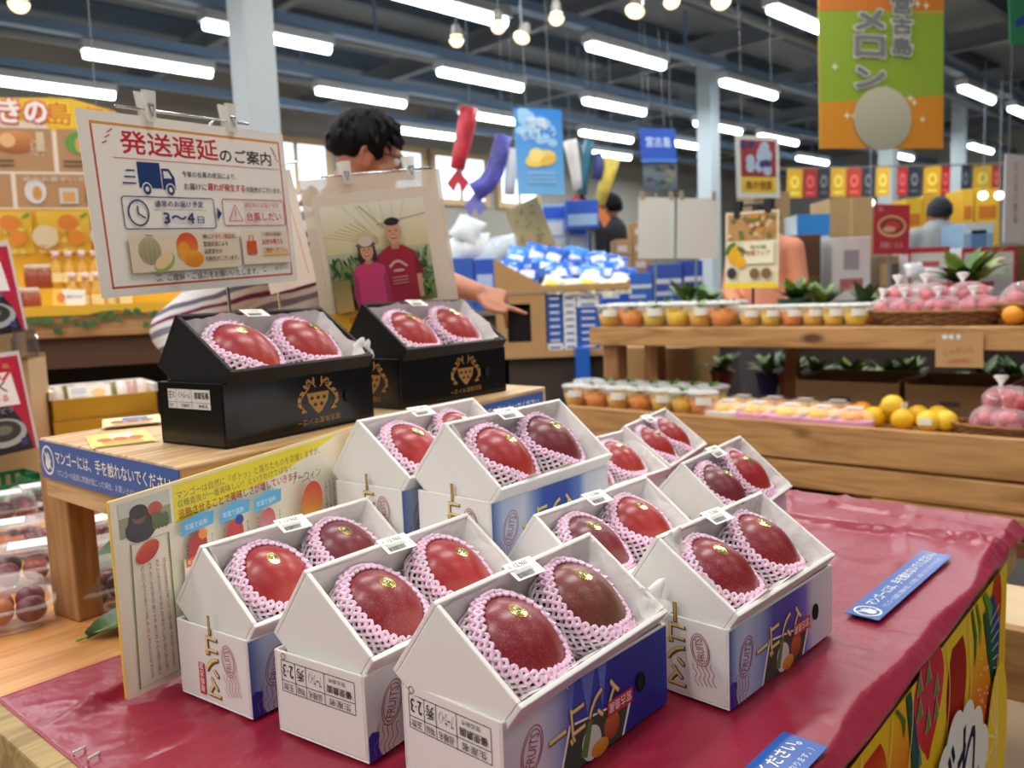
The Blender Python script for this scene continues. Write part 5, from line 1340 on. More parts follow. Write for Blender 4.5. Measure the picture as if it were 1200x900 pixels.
def basket(M, lab, rx, ry, h, grp=None):
    o = thing('wicker_basket', lab, 'basket', M, grp)
    b = MB(); n = 36
    for j in range(6):
        z = h*j/5; b.tube([((rx*(.86+.14*j/5)+.004*(1 if (i+j) % 2 else -1))*math.cos(6.2832*i/n), (ry*(.86+.14*j/5)+.004*(1 if (i+j) % 2 else -1))*math.sin(6.2832*i/n), z) for i in range(n)], h*.12, 5, closed=True)
    b.lathe([(1e-3, 0), (.88, 0)], 36, Matrix.Diagonal((rx, ry, 1, 1)), cap=False)
    b.build('weave', mat((130, 88, 48), .7, var=.3, vscale=60), o, smooth=True)
    b = MB(); b.tube([((rx*1.02)*math.cos(6.2832*i/n), ry*1.02*math.sin(6.2832*i/n), h*1.02+.003*(i % 2)) for i in range(n)], h*.16, 6, closed=True); b.build('rim', mat((150, 104, 58), .7), o, smooth=True)
    return o
def on_top(px, ea): 
    d = ray(px, 380); cx, sy_ = math.cos(E49), math.sin(E49); tt = ea/(d.x*cx+d.y*sy_); return Vector((d.x*tt, d.y*tt, ST))
p = on_top(1100, 3.50); basket(T(p) @ RZ(E49+R(90)), 'oval wicker basket of pink onion bags on the top plank', .25, .16, .05)
k = 0
for row, (y, xs, z) in enumerate(((-.06, (-.17, -.05, .07, .18), .012), (.06, (-.15, -.03, .09, .17), .02), (0, (-.10, .03, .13), .07))):
    for x in xs:
        onion_bag(T(p) @ RZ(E49+R(90)) @ T(x, y, z) @ RZ(rs.uniform(-.5, .5)), '%s pink onion bag %s of the oval basket' % (ORD[xs.index(x)], ('along the front', 'along the back', 'on the top')[row]), 'onion bags in the oval basket', .92, k); k += 1
p = on_top(1212, 3.50); basket(T(p) @ RZ(E49+R(90)), 'wicker basket cut by the picture edge on the top plank', .13, .13, .07)
onion_bag(T(p) @ RZ(.4) @ T(-.03, 0, .02), 'tall clear bag standing in the basket at the picture edge', 'bags in the edge basket', 1.4, 40)
f = obj('citrus', cit[1], None, T(on_top(1188, 3.38)+Vector((0, 0, .037)))); tag(f, 'orange fruit at the foot of the edge basket on the top plank', 'citrus fruit')
p = on_trough(1178, 3.20, TF+.001); basket(T(p) @ RZ(E49+R(90)), 'low dark wicker basket in the trough at the picture edge', .16, .10, .035)
for i, (px, ea, dz) in enumerate(((1160, 3.18, .01), (1184, 3.16, .01), (1172, 3.26, .02), (1198, 3.25, .02), (1180, 3.2, .08))):
    onion_bag(T(on_trough(px, ea, TF+dz)) @ RZ(rs.uniform(0, 3)), '%s pink bag in the low dark basket of the trough' % ORD[i], 'onion bags in the trough', .95, 50+i)
# dark open cartons standing behind the trough
def carton(lab, M, w, d, h, m=CARD, group=None, open_=False, cat='carton', bands=()):
    o = thing('cardboard_carton', lab, cat, M, group)
    b = MB()
    if open_:
        t_ = .006; b.box(0, 0, 0, w, d, t_); b.box(0, 0, t_, w, t_, h); b.box(0, d-t_, t_, w, d, h+.02); b.box(0, t_, t_, t_, d-t_, h+.01); b.box(w-t_, t_, t_, w, d-t_, h+.01)
    else: b.box(0, 0, 0, w, d, h)
    b.build('body', m, o, bevel=.002)
    if open_:
        b = MB(); b.box(.008, .008, .007, w-.008, d-.008, h*.2); b.build('dark_bottom', mat((30, 26, 24), .9), o)  # near-black slab over the inside bottom of the open carton
    else:
        b = MB(); b.box(0, d/2-.02, h, w, d/2+.02, h+.001); b.build('tape', mat((196, 160, 110), .3), o)
    for x0, z0, x1, z1, c in bands:
        b = MB(); b.box(w*x0, -.001, h*z0, w*x1, 0, h*z1); b.build('print_panel', mat(c, .6), o)
    return o
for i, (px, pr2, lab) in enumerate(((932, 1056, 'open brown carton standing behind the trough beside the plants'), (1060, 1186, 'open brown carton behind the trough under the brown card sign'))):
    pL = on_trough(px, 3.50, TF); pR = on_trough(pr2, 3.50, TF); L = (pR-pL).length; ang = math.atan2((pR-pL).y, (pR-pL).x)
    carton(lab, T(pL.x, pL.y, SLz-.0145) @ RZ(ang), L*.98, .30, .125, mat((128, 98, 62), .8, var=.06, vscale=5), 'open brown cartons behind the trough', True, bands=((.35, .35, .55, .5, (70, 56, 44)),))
b = None
# ledge behind with small potted plants
o = thing('plant_ledge', 'narrow wooden ledge behind the shelf carrying the small potted plants', 'shelf', SH)
b = MB(); b.box(3.82, .1, SLz-.06, 4.1, 1.62, SLz-.02); b.build('board', W_SHELFY, o)
for y in (.15, .8, 1.5): b = MB(); b.box(3.9, y, 0, 3.96, y+.06, SLz-.06); b.build('leg', W_SHELFV, o)
POTS = [(130, 60, 60), (60, 50, 120), (150, 70, 50), (50, 110, 90)]
SP2 = [sprig_mesh(20+i, 16, .11, mat(c, .5, var=.35, vscale=30)) for i, c in enumerate(((150, 170, 70), (76, 110, 60), (110, 140, 80)))]
def plant(M, lab, kind, pc, grp, s=1.0):
    o = thing('potted_plant', lab, 'plant', M @ Matrix.Scale(s, 4), grp)
    b = MB(); b.lathe([(.032, 0), (.044, .07), (.048, .07), (.048, .08), (.040, .08), (.040, .07)], 16); b.build('pot', mat(pc, .5), o, smooth=False)
    obj('leaves', SP2[kind], o, T(0, 0, .07)); obj('leaves', SP2[(kind+1) % 3], o, T(0, 0, .075) @ RZ(1) @ Matrix.Scale(.8, 4))
LEDGE = SLz-.02
def on_a(px, ea, z):
    d = ray(px, 400); cx, sy_ = math.cos(E49), math.sin(E49); tt = ea/(d.x*cx+d.y*sy_); return Vector((d.x*tt, d.y*tt, z))
for i, (px, k) in enumerate(((846, 1), (900, 2), (926, 1), (958, 1), (998, 0), (1040, 0), (1066, 2), (1156, 1), (1192, 1))):
    plant(T(on_a(px, 3.95, LEDGE)) @ RZ(i), '%s potted plant on the ledge under the top plank, from the shelf leg end' % ORD[i], k, POTS[i % 4], 'potted plants on the ledge', 1.35)
# cartons beneath the top plank beside the leg
pL = on_a(726, 3.86, 0); carton('large brown carton under the top plank beside the shelf leg', T(pL.x, pL.y, .22) @ RZ(R(-41)), .42, .36, ST-.36, mat((168, 132, 84), .8), None, bands=((.3, .3, .42, .4, (90, 70, 50)),))
pL = on_a(726, 3.86, 0); carton('plain brown carton supporting the carton under the top plank', T(pL.x, pL.y, 0) @ RZ(R(-41)), .42, .36, .218, mat((150, 116, 74), .8))
# brown card sign hung on the top board
def px_sheet(xl, yl, xr, yr, ytop, dL, dR, art, name, lab, cat, m, lean=0, grp=None, th=.002, ink=None):
    M, wd = plane_px(xl, yl, dL, xr, yr, dR, lean); hh = (at(xl, ytop, dL)-at(xl, yl, dL)).length
    return sheet(name, lab, cat, M, wd, hh, art(wd, hh) if art else None, th, m, 'sheet', grp, ink)
def kraft(W, H):
    a = Art(.0003); a.rect(0, 0, W, H, (190, 150, 100)); a.text('じゃがいも', W*.2, H*.32, W*.62, H*.22, (170, 70, 80), .0, .12)
    for i in range(3): a.ell(W*(.2+.14*i), H*.88, W*.06, H*.07, (226, 228, 226)); 
    a.ell(W*.42, H*.88, W*.03, H*.04, (90, 140, 160))
    for i in range(3): a.line([(W*.25, H*(.2-.04*i)), (W*.75, H*(.26-.04*i))], W*.012, (196, 120, 110))
    return a
pd = lambda px, ea: on_a(px, ea, 0).y
px_sheet(1096, 430, 1152, 431, 390, pd(1096, 3.285), pd(1152, 3.285), kraft, 'card_sign', 'brown card sign with red handwriting hung on the top front board', 'sign', mat((190, 150, 100), .8))
# citrus sign on the shelf
def citrus(W, H):
    a = Art(.0003); a.rect(0, 0, W, H, (236, 226, 196)); a.rect(W*.04, H*.62, W*.96, H*.97, (196, 150, 96))
    r2 = random.Random(3)
    for i in range(40): a.ell(W*r2.uniform(.08, .92), H*r2.uniform(.66, .94), W*.05, H*.03, r2.choice([(226, 196, 150), (150, 100, 60), (206, 150, 70), (96, 130, 60)]), n=10)
    a.rect(W*.38, H*.32, W*.93, H*.60, (244, 238, 210)); a.rect(0, 0, W, H*.07, (240, 210, 50))
    for x, y, r in ((.2, .42, .13), (.32, .34, .1), (.2, .52, .06)): a.ell(W*x, H*y, W*r, H*r*.8, (240, 196, 40), (230, 160, 30))
    for x, y, q in ((.14, .56, .5), (.34, .50, -.6), (.08, .5, 1)): a.ell(W*x, H*y, W*.1, H*.03, (86, 120, 50), rot=q)
    a.ell(W*.15, H*.2, W*.09, H*.075, (60, 54, 60)); a.ell(W*.58, H*.19, W*.09, H*.07, (130, 100, 66)); a.ell(W*.80, H*.19, W*.09, H*.07, (130, 100, 66))
    a.text('柑橘フェア', W*.42, H*.42, W*.45, H*.07, (190, 120, 60), .02); a.text('旬の味', W*.5, H*.50, W*.3, H*.06, (120, 140, 60), .02)
    return a
px_sheet(850, 338, 912, 337, 250, pd(850, 3.62), pd(912, 3.62), citrus, 'citrus_sign', 'beige citrus poster clipped above the leafy cups on the shelf', 'sign', mat((236, 226, 196), .5), ink=INKG)
M_, w_ = plane_px(850, 338, pd(850, 3.62), 912, 337, pd(912, 3.62)); hh = (at(850, 250, pd(850, 3.62))-at(850, 338, pd(850, 3.62))).length
o = thing('wire_sign_stand', 'black clip stand holding the citrus poster above the cups', 'sign stand', M_)
zf = (ST-M_.translation.z)
b = MB(); b.tube([(w_*.5, zf, -.02), (w_*.5, hh+.03, -.02)], .006, 8); b.tube([(w_*.15, hh+.03, -.02), (w_*.85, hh+.03, -.02)], .006, 8); b.build('pole', mat((40, 40, 44), .4), o)
b = MB(); b.box(w_*.3, zf, -.06, w_*.7, zf+.008, .02); b.build('base', mat((40, 40, 44), .4), o)
for x in (.22, .80): b = MB(); b.prism([(-.02, .05), (.02, .05), (.012, -.03), (-.012, -.03)], -.024, .006, T(w_*x, hh, 0)); b.build('clip', mat((28, 28, 32), .4), o)
# green baskets behind the cups
for i, px in enumerate((925, 966, 1008)):
    p = on_a(px, 3.66, ST); crate('%s green basket behind the plain cups on the top plank' % ORD[i], T(p) @ RZ(E49+R(90)) @ T(-.085, -.05, .001), .17, .10, .085, (30, 104, 78), grp='green baskets behind the cups')
for i, (px, k, s_) in enumerate(((932, 0, 1.25), (966, 2, 1.0), (1012, 1, 1.0), (1128, 0, 1.7), (828, 1, 1.1), (806, 1, 1.2))):
    z = ST
    p = on_a(px, 3.865, 0); z = ST-.03
    plant(T(p.x, p.y, z) @ RZ(i*2), '%s leafy plant standing behind the top plank, %s' % (('bright yellow green', 'white flowered looking', 'dull green', 'large yellow green', 'dark green', 'bushy dark green')[i], ('beside the citrus poster', 'behind the middle plain cups', 'behind the end plain cups', 'behind the oval onion basket', 'nearest the citrus poster among leafy cups', 'behind the leafy cups')[i]), k, POTS[(i+3) % 4], 'plants behind the top plank', 1.35*s_)
o = thing('plant_bench', 'plank bench behind the shelf carrying the taller plants', 'bench', SH)
b = MB(); b.box(3.80, -.2, ST-.06, 3.93, 2.2, ST-.031); b.build('board', W_SHELFY, o)
for y in (-.1, 1.55): b = MB(); b.box(3.85, y, 0, 3.89, y+.06, ST-.06); b.build('leg', W_SHELFV, o)
# ================================================================== far goods
def px_box(px0, yt, px1, yb, Y, depth, m, name, lab, cat, yaw=0, grp=None, bands=(), tape=False):
    p = at(px0, yb, Y); q = at(px1, yb, Y); hh = at(px0, yt, Y).z-p.z; wd = (q-p).length
    o = thing(name, lab, cat, T(p) @ RZ(yaw), grp)
    b = MB(); b.box(0, 0, 0, wd, depth, hh); b.build('body', m, o, bevel=.004)
    if tape: b = MB(); b.box(wd*.47, -.001, 0, wd*.53, depth, hh+.001); b.build('tape', mat((206, 176, 130), .3), o)
    for x0, z0, x1, z1, c in bands:
        b = MB(); b.box(wd*x0, -.003, hh*z0, wd*x1, 0, hh*z1); b.build('print_panel', mat(c, .5), o)
    return o
def counter(lab, px0, px1, Y, z, depth, m, name='display_counter', yaw=0):
    p = at(px0, 400, Y); q = at(px1, 400, Y); wd = q.x-p.x
    o = thing(name, lab, 'counter', T(p.x, p.y, 0) @ RZ(yaw))
    b = MB(); b.box(0, 0, z-.04, wd, depth, z); b.build('counter_top', m, o, bevel=.003)
    b = MB(); b.box(.03, .05, 0, wd-.03, .08, z-.04); b.box(.03, .05, 0, .06, depth-.05, z-.04); b.box(wd-.06, .05, 0, wd-.03, depth-.05, z-.04); b.build('skirt', mat((60, 52, 46), .8), o)
    return o
def hpanel(px0, yt, px1, yb, Y, dY, art, name, lab, cat, m, grp=None, th=.006, cords=(), rot=0):
    """a flat sign hung on cords from the rails"""
    M, wd = plane_px(px0, yb, Y, px1, yb, Y+dY); hh = (at(px0, yt, Y)-at(px0, yb, Y)).length
    if rot: M = M @ T(wd/2, hh, 0) @ RZ(rot) @ T(-wd/2, -hh, 0)
    o = sheet(name, lab, cat, M, wd, hh, art(wd, hh) if art else None, th, m, 'sheet', grp)
    if cords:
        b = MB(); top = (3.6-M.translation.z)
        for c in cords: b.tube([(wd*c, hh, -th/2), (wd*c, top, -th/2)], .0022, 5)
        b.build('cord', mat((120, 124, 126), .6), o)
    return o
# ---- middle: low table with carton bin, crate stacks, snack bags
BLUE = mat((30, 100, 200), .35); BLUE2 = mat((40, 90, 180), .45); WHT = mat((226, 230, 232), .5)
Ym = 4.8
zlow = at(620, 412, Ym).z
o = counter('low wooden table under the carton bin and blue white cartons', 583, 745, Ym, zlow, .8, mat((176, 140, 96), .6), 'low_table')
# carton stand with a window
p = at(583, 411, Ym); S = Ym/972.5
o = thing('carton_stand', 'brown carton stand with a square window under the snack bin', 'stand', T(p.x, p.y+.01, zlow+.001))
W_, H_ = 58*S, (411-343)*S
b = MB(); b.box(0, 0, 0, W_, .02, H_*.16); b.box(0, 0, H_*.82, W_, .02, H_); b.box(0, 0, H_*.16, W_*.22, .02, H_*.82); b.box(W_*.7, 0, H_*.16, W_, .02, H_*.82)
b.box(0, .02, 0, .02, .5, H_); b.box(W_-.02, .02, 0, W_, .5, H_); b.box(0, .5, 0, W_, .52, H_); b.build('body', CARD, o)
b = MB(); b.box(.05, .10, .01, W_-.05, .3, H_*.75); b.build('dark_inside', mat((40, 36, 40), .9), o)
# blue and white cartons: three columns
for c_, (x0, x1) in enumerate(((642, 661), (662, 677), (678, 704))):
    for r_ in range(8):
        y1 = 410-r_*8.2; y0 = y1-7.6
        blue = (c_+r_*0) % 2 == 0 if r_ > 2 or c_ != 1 else False
        blue = (c_ == 0 and r_ > 0) or (c_ == 2 and r_ < 6) 
        p = at(x0, 410, Ym); hz = zlow+.001+r_*8.2*S
        b = MB(); b.box(0, 0, 0, (x1-x0)*S, .4, 7.9*S); 
        bo = b.build('snack_carton', BLUE2 if blue else WHT, None, T(p.x, p.y+.03, hz), bevel=.003)
        tag(bo, '%s flat carton, %s from the bottom of the %s pile under the carton bin' % ('blue' if blue else 'white', ORD[r_], ('near', 'middle', 'far')[c_]), 'carton', 'flat cartons under the bin')
        b = MB(); b.box((x1-x0)*S*.2, -.002, 2*S, (x1-x0)*S*.8, 0, 4*S); b.build('print_panel', WHT if blue else BLUE2, bo)
# slanted carton bin: low front, high left side
p = at(580, 343, Ym); zb = max(zlow+8*8.2*S+.004, zlow+H_+.006)
o = thing('carton_bin', 'open brown carton bin with a slanted side full of blue snack bags', 'bin', T(p.x, p.y, zb))
Wb = 158*S; hL = 40*S; hR = 7*S
b = MB(); b.box(0, 0, 0, Wb, .55, .01); b.prism([(0, .01), (Wb*.36, .01), (Wb*.36, hR), (0, hL)], 0, .012, RX(R(90)) @ T(0, 0, -.012)); b.box(Wb*.36, 0, .01, Wb, .012, hR)
b.box(0, .538, .01, Wb, .55, hL*.9); b.box(0, .012, .01, .012, .538, hL); b.box(Wb-.012, .012, .01, Wb, .538, hR*1.4); b.build('body', CARD, o, fix=True)
def pillow(M, lab, m, grp, w=.2, h=.26, t=.05, band=None, name='snack_bag', cat='snack bag'):
    b = MB()
    for sg in (1, -1):
        b.grid(lambda u, v: ((u-.5)*w*(1-.06*math.sin(math.pi*v)), (v-.5)*h, sg*t*(math.sin(math.pi*u)*math.sin(math.pi*v))**.6+.004*math.sin(u*20+v*9)), 10, 10)
    o = b.build(name, m, None, M, smooth=True); tag(o, lab, cat, grp)
    if band:
        b = MB(); b.grid(lambda u, v: ((u-.5)*w*.6, (v-.5)*h*.3-.02, t*(math.sin(math.pi*(.2+.6*u))*math.sin(math.pi*(.35+.3*v-.05)))**.6+.005), 6, 4); b.build('print_panel', mat(band, .5), o, smooth=True)
    return o
rs = random.Random(9)
SNK = [((640+14*(i % 8)+rs.uniform(-3, 3)), 332-12*(i//8)) for i in range(8)]
bags = [(598, 318, .12), (618, 322, .1), (636, 314, .25), (655, 322, .1), (674, 318, .2), (693, 323, .1), (712, 320, .2), (728, 326, .1), (606, 304, .35), (628, 300, .38), (650, 303, .35), (672, 304, .4), (700, 306, .35), (722, 310, .38)]
for i, (px, py, dy) in enumerate(bags):
    q = at(px, py, Ym+dy+.06)
    pillow(T(q) @ RZ(rs.uniform(-.3, .3)) @ RX(R(rs.uniform(38, 62))) @ RZ(rs.uniform(-.4, .4)), 'shiny blue snack bag, %s in the %s row of the carton bin' % (ORD[i % 8], 'front' if i < 8 else 'rear'), mat(((36, 110, 214), (24, 86, 190), (60, 140, 226))[i % 3], .25), 'blue snack bags in the carton bin', .15, .19, .035, (216, 226, 240))
for i, (px, py) in enumerate(((648, 333), (672, 336), (690, 332), (708, 336), (726, 335))):
    q = at(px, py, Ym+.05)
    pillow(T(q) @ RX(R(50)) @ RZ(rs.uniform(-.5, .5)), 'white snack bag with a %s patch, %s along the bin front' % (('yellow', 'pale')[i % 2], ORD[i]), mat((224, 224, 206), .3), 'white snack bags along the bin front', .13, .12, .03, (230, 206, 80) if i % 2 == 0 else (200, 206, 190))
px_box(676, 408, 692, 440, 4.7, .15, BLUE, 'blue_carton', 'tall blue carton standing in front of the low table near the shelf leg', 'carton')
bpy.context.view_layer.update()
o = bpy.data.objects['blue_carton']; zz = o.location.z; o.children[0].data.transform(Matrix.Diagonal((1, 1, (at(676, 408, 4.7).z)/(at(676, 408, 4.7).z-zz), 1))); o.location.z = 0
# ---- rear counter with blue goods
Yr = 6.6; S6 = Yr/972.5
zr = 1.00
counter('long dark counter across the middle of the hall under the blue goods', 505, 826, Yr, zr, .9, mat((120, 110, 100), .6))
def stack_on(px0, yt, px1, Y, z, depth, m, name, lab, cat, **k):
    p = at(px0, 340, Y); hh = at(px0, yt, Y).z-z; q = at(px1, 340, Y)
    o = thing(name, lab, cat, T(p.x, p.y, z+.001) @ RZ(k.get('yaw', 0)), k.get('grp'))
    b = MB(); b.box(0, 0, 0, q.x-p.x, depth, hh); b.build('body', m, o, bevel=.004)
    for x0, z0, x1, z1, c in k.get('bands', ()):
        b = MB(); b.box((q.x-p.x)*x0, -.003, hh*z0, (q.x-p.x)*x1, 0, hh*z1); b.build('print_panel', mat(c, .5), o)
    return o, q.x-p.x, hh
stack_on(526, 303, 556, Yr, zr, .3, BLUE2, 'goods_carton', 'blue carton on the rear counter right behind the photo poster', 'carton', bands=((.1, .35, .9, .6, (120, 160, 220)), (.1, .1, .6, .2, (200, 210, 230))))
stack_on(557, 304, 583, Yr, zr, .3, mat((40, 84, 190), .4), 'goods_carton', 'blue carton on the rear counter beside the carton bin', 'carton', bands=((.1, .4, .8, .7, (170, 190, 226)),))
for i, (px, py, c) in enumerate(((536, 292, (206, 214, 216)), (556, 286, (222, 224, 222)), (572, 296, (200, 212, 220)), (590, 290, (196, 206, 216)), (548, 268, (214, 218, 220)))):
    q = at(px, py, Yr+.18); pillow(T(q) @ RX(R(60)) @ RZ(rs.uniform(-.6, .6)), 'pale clear wrapped bag, %s of the pile behind the photo poster' % ORD[i], mat(c, .3), 'pale bags on the rear counter', .24, .22, .06, None, 'goods_bag', 'bag')
for i, (x0, x1, yt, c) in enumerate(((704, 735, 316, (36, 84, 190)), (736, 765, 320, (60, 110, 210)), (766, 800, 310, (56, 90, 180)), (801, 824, 306, (40, 80, 176)))):
    stack_on(x0, yt, x1, Yr+.02, zr, .3, mat(c, .4), 'goods_carton', '%s blue and white carton along the rear counter between bin and citrus poster' % ORD[i], 'carton', grp='blue cartons on the rear counter', bands=((.05, .5, .95, .62, (220, 226, 236)), (.05, .2, .7, .3, (200, 214, 236))))
for i, (x0, x1, yt) in enumerate(((722, 742, 262), (743, 764, 236))):
    for r_ in range(4 if i == 0 else 5):
        p = at(x0, 340, Yr+.4); hz = zr+.001+r_*.135
        b = MB(); b.box(0, 0, 0, (x1-x0)*(Yr+.4)/972.5, .3, .133); bo = b.build('cardboard_carton', CARD, None, T(p.x, p.y, hz), bevel=.003); tag(bo, 'small brown carton, %s from the bottom in the %s stack behind the white boards' % (ORD[r_], ('shorter', 'taller')[i]), 'carton', 'small carton stacks on the rear counter')
        b = MB(); b.box(.02, -.003, .03, .10, 0, .08); b.build('label', mat((206, 200, 190), .5), bo)
# tilted carton lid sign
hpanel(594, 236, 633, 300, 6.3, .1, lambda W, H: kraft2(W, H), 'carton_sign', 'tilted brown cardboard sign with scribbles leaning behind the snack bags', 'sign', mat((176, 160, 120), .8), th=.02, rot=R(20)) if False else None
def kraft2(W, H):
    a = Art(.0004); a.rect(0, 0, W, H, (178, 164, 126)); r2 = random.Random(6)
    for i in range(26): a.ell(W*r2.uniform(.1, .9), H*r2.uniform(.1, .9), W*.05, H*.02, (130, 120, 90), rot=r2.uniform(0, 3), n=8)
    return a
hpanel(592, 238, 632, 303, 6.3, .12, kraft2, 'carton_sign', 'tilted brown cardboard sign with scribbles leaning behind the snack bags', 'sign', mat((176, 160, 120), .8), th=.02, rot=R(24))
px_box(636, 240, 690, 300, 6.9, .3, mat((150, 180, 214), .5), 'goods_rack', 'pale blue rack of wrapped goods behind the carton bin', 'rack', bands=((.05, .72, .95, .95, (30, 90, 200)), (.05, .40, .45, .65, (220, 226, 230)), (.5, .40, .95, .62, (50, 110, 210)), (.1, .1, .9, .34, (206, 212, 214))))
px_box(664, 235, 702, 268, 6.58, .28, mat((40, 90, 200), .4), 'goods_rack', 'deep blue rack top behind the carton bin', 'rack', bands=((.05, .1, .95, .5, (150, 186, 226)),))
for o in [q for q in COL.objects if q.name.startswith('goods_rack') and q.type == 'EMPTY']:
    o.children[0].data.transform(T(0, 0, 0)); b = MB(); z0 = o.location.z; b.box(0, .1, -(z0-zr), .03, .13, 0); b.box(.2, .1, -(z0-zr), .23, .13, 0); b.build('upright', STEEL, o)
# two white menu boards on clips
def blank(W, H):
    a = Art(.0004); a.rect(0, 0, W, H, (206, 208, 202)); 
    return a
for i, (x0, x1) in enumerate(((748, 790), (793, 840))):
    o = hpanel(x0, 231+i, x1, 303, 5.9, .05, blank, 'white_board', 'blank white board hung above the blue cartons, %s' % ('beside the carton stack' if i == 0 else 'nearer the citrus poster'), 'board', mat((208, 210, 204), .5), 'white boards')
    M_ = o.matrix_basis; wd = (at(x1, 303, 5.95)-at(x0, 303, 5.9)).length; hh = (303-231)*5.9/972.5
    b = MB(); 
    for x in (.1, .9): b.box(wd*x-.012, hh-.03, -.012, wd*x+.012, hh+.03, .006)
    b.build('clip', mat((150, 140, 120), .4), o)
    b = MB(); b.tube([(wd*.5, hh+.02, -.012), (wd*.5, -M_.translation.z+.012, -.012)], .008, 6); b.box(wd*.5-.12, -M_.translation.z, -.15, wd*.5+.12, -M_.translation.z+.012, .1); b.build('stand_pole', STEEL, o)
# ---- banners and streamers over the middle
def bluebanner(W, H):
    a = Art(.0004); a.rect(0, 0, W, H, (110, 176, 226), (40, 130, 220)); r2 = random.Random(12)
    for i in range(14): a.ell(W*r2.uniform(.1, .9), H*r2.uniform(.6, .98), W*.1, H*.05, (150, 200, 236))
    a.ell(W*.5, H*.42, W*.33, H*.09, (236, 206, 110), rot=.25); a.ell(W*.42, H*.46, W*.16, H*.08, (244, 220, 130)); a.ell(W*.66, H*.40, W*.18, H*.06, (226, 186, 90), rot=.3)
    a.text('ちんすこう', W*.12, H*.62, W*.74, H*.12, (216, 232, 246), .03, .15); a.text('雪塩', W*.25, H*.78, W*.4, H*.12, (226, 238, 250), .02)
    for i in range(3): a.rect(W*.2, H*(.24-.05*i), W*.8, H*(.26-.05*i), (150, 196, 234))
    return a
hpanel(607, 126, 662, 228, 6.0, .15, bluebanner, 'hanging_banner', 'pale blue snack banner hung over the carton bin', 'banner', mat((110, 176, 226), .5), cords=(.25, .75))
def pennant(W, H):
    a = Art(.0004); a.rect(0, 0, W, H, (30, 76, 170)); a.text('宮古島', W*.15, H*.45, W*.7, H*.3, (200, 214, 236), .02); a.rect(0, 0, W, H*.1, (70, 120, 200)); return a
hpanel(752, 150, 793, 190, 7.2, .25, pennant, 'hanging_banner', 'small deep blue hanging sign beside the second pillar', 'banner', mat((30, 76, 170), .5), cords=(.3, .7))
def photo2(W, H):
    a = Art(.0004); a.rect(0, 0, W, H, (70, 84, 96), (110, 120, 120)); r2 = random.Random(2)
    for i in range(16): a.ell(W*r2.uniform(0.1, .9), H*r2.uniform(.1, .9), W*.1, H*.1, r2.choice([(50, 60, 70), (120, 116, 100), (90, 96, 110)]))
    return a
hpanel(755, 191, 794, 223, 7.25, .25, photo2, 'hanging_photo', 'dark photo panel hung under the small deep blue sign', 'poster', mat((70, 84, 96), .5), cords=(.1, .9))
def adpost(W, H):
    a = Art(.0004); a.rect(0, 0, W, H, (206, 206, 200)); a.rect(W*.1, H*.08, W*.92, H*.93, (150, 50, 54)); a.rect(W*.1, H*.08, W*.92, H*.34, (216, 186, 60)); r2 = random.Random(5)
    for i in range(9): a.ell(W*r2.uniform(.3, .75), H*r2.uniform(.4, .85), W*.1, H*.09, (170, 186, 206))
    for i in range(5): a.ell(W*r2.uniform(.15, .85), H*r2.uniform(.5, .9), W*.07, H*.06, (60, 50, 110))
    a.text('島の泡盛', W*.2, H*.14, W*.6, H*.14, (150, 50, 40), .02); return a
hpanel(864, 158, 914, 232, 6.6, .25, adpost, 'hanging_poster', 'red and yellow poster in a pale frame hung beyond the citrus poster', 'poster', mat((206, 206, 200), .5), cords=(.15, .85))
def curved_streamer(pts, w0, w1, m, lab, fin=None, eye=True):
    Y = 7.4; P = [at(x, y, Y) for x, y in pts]; b = MB(); n = len(P)
    b.tube(P, [w0+(w1-w0)*i/(n-1) for i in range(n)], 10)
    o = b.build('streamer', m, None, None, smooth=True); tag(o, lab, 'streamer', 'carp shaped streamers over the middle')
    if fin:
        b = MB(); b.prism([(-.1, -.12), (0, 0), (.1, -.12), (.04, -.2), (0, -.12), (-.04, -.2)], -.006, .006, T(P[-1]) @ RX(R(90))); b.build('tail_fin', fin, o)
    b = MB(); b.tube([P[0]+Vector((0, 0, -.01)), Vector((P[0].x, P[0].y, 3.62))], .0022, 5); b.build('cord', mat((110, 114, 118), .6), o)
curved_streamer([(550, 127), (547, 145), (543, 165), (539, 182), (536, 198)], .085, .065, mat((190, 40, 52), .5, var=.4, vscale=9), 'bright red carp streamer hung beyond the photo poster', mat((190, 40, 52), .5))
curved_streamer([(590, 160), (586, 180), (580, 200), (570, 216), (556, 226)], .075, .09, mat((84, 80, 170), .5, var=.6, vscale=8), 'purple blue carp streamer curling towards the tilted cardboard sign', mat((120, 116, 190), .5))
curved_streamer([(602, 175), (600, 195), (598, 212), (597, 228)], .06, .05, mat((206, 206, 220), .5), 'white carp streamer beside the pale blue snack banner', None)
curved_streamer([(668, 165), (672, 185), (676, 205), (678, 222)], .06, .05, mat((226, 220, 214), .5, var=.1), 'white carp streamer beyond the pale blue snack banner', mat((190, 80, 70), .5))
curved_streamer([(690, 165), (688, 185), (684, 205), (682, 228)], .045, .045, mat((40, 110, 130), .5), 'teal carp streamer beyond the white one', mat((40, 110, 130), .5))
curved_streamer([(717, 186), (714, 202), (708, 220), (702, 240)], .07, .05, mat((220, 196, 80), .5, var=.3), 'yellow and orange carp streamer above the small cartons', mat((214, 120, 60), .5))
curved_streamer([(699, 180), (702, 196), (700, 210)], .05, .05, mat((60, 70, 130), .5), 'navy carp streamer between the teal and yellow ones', None)
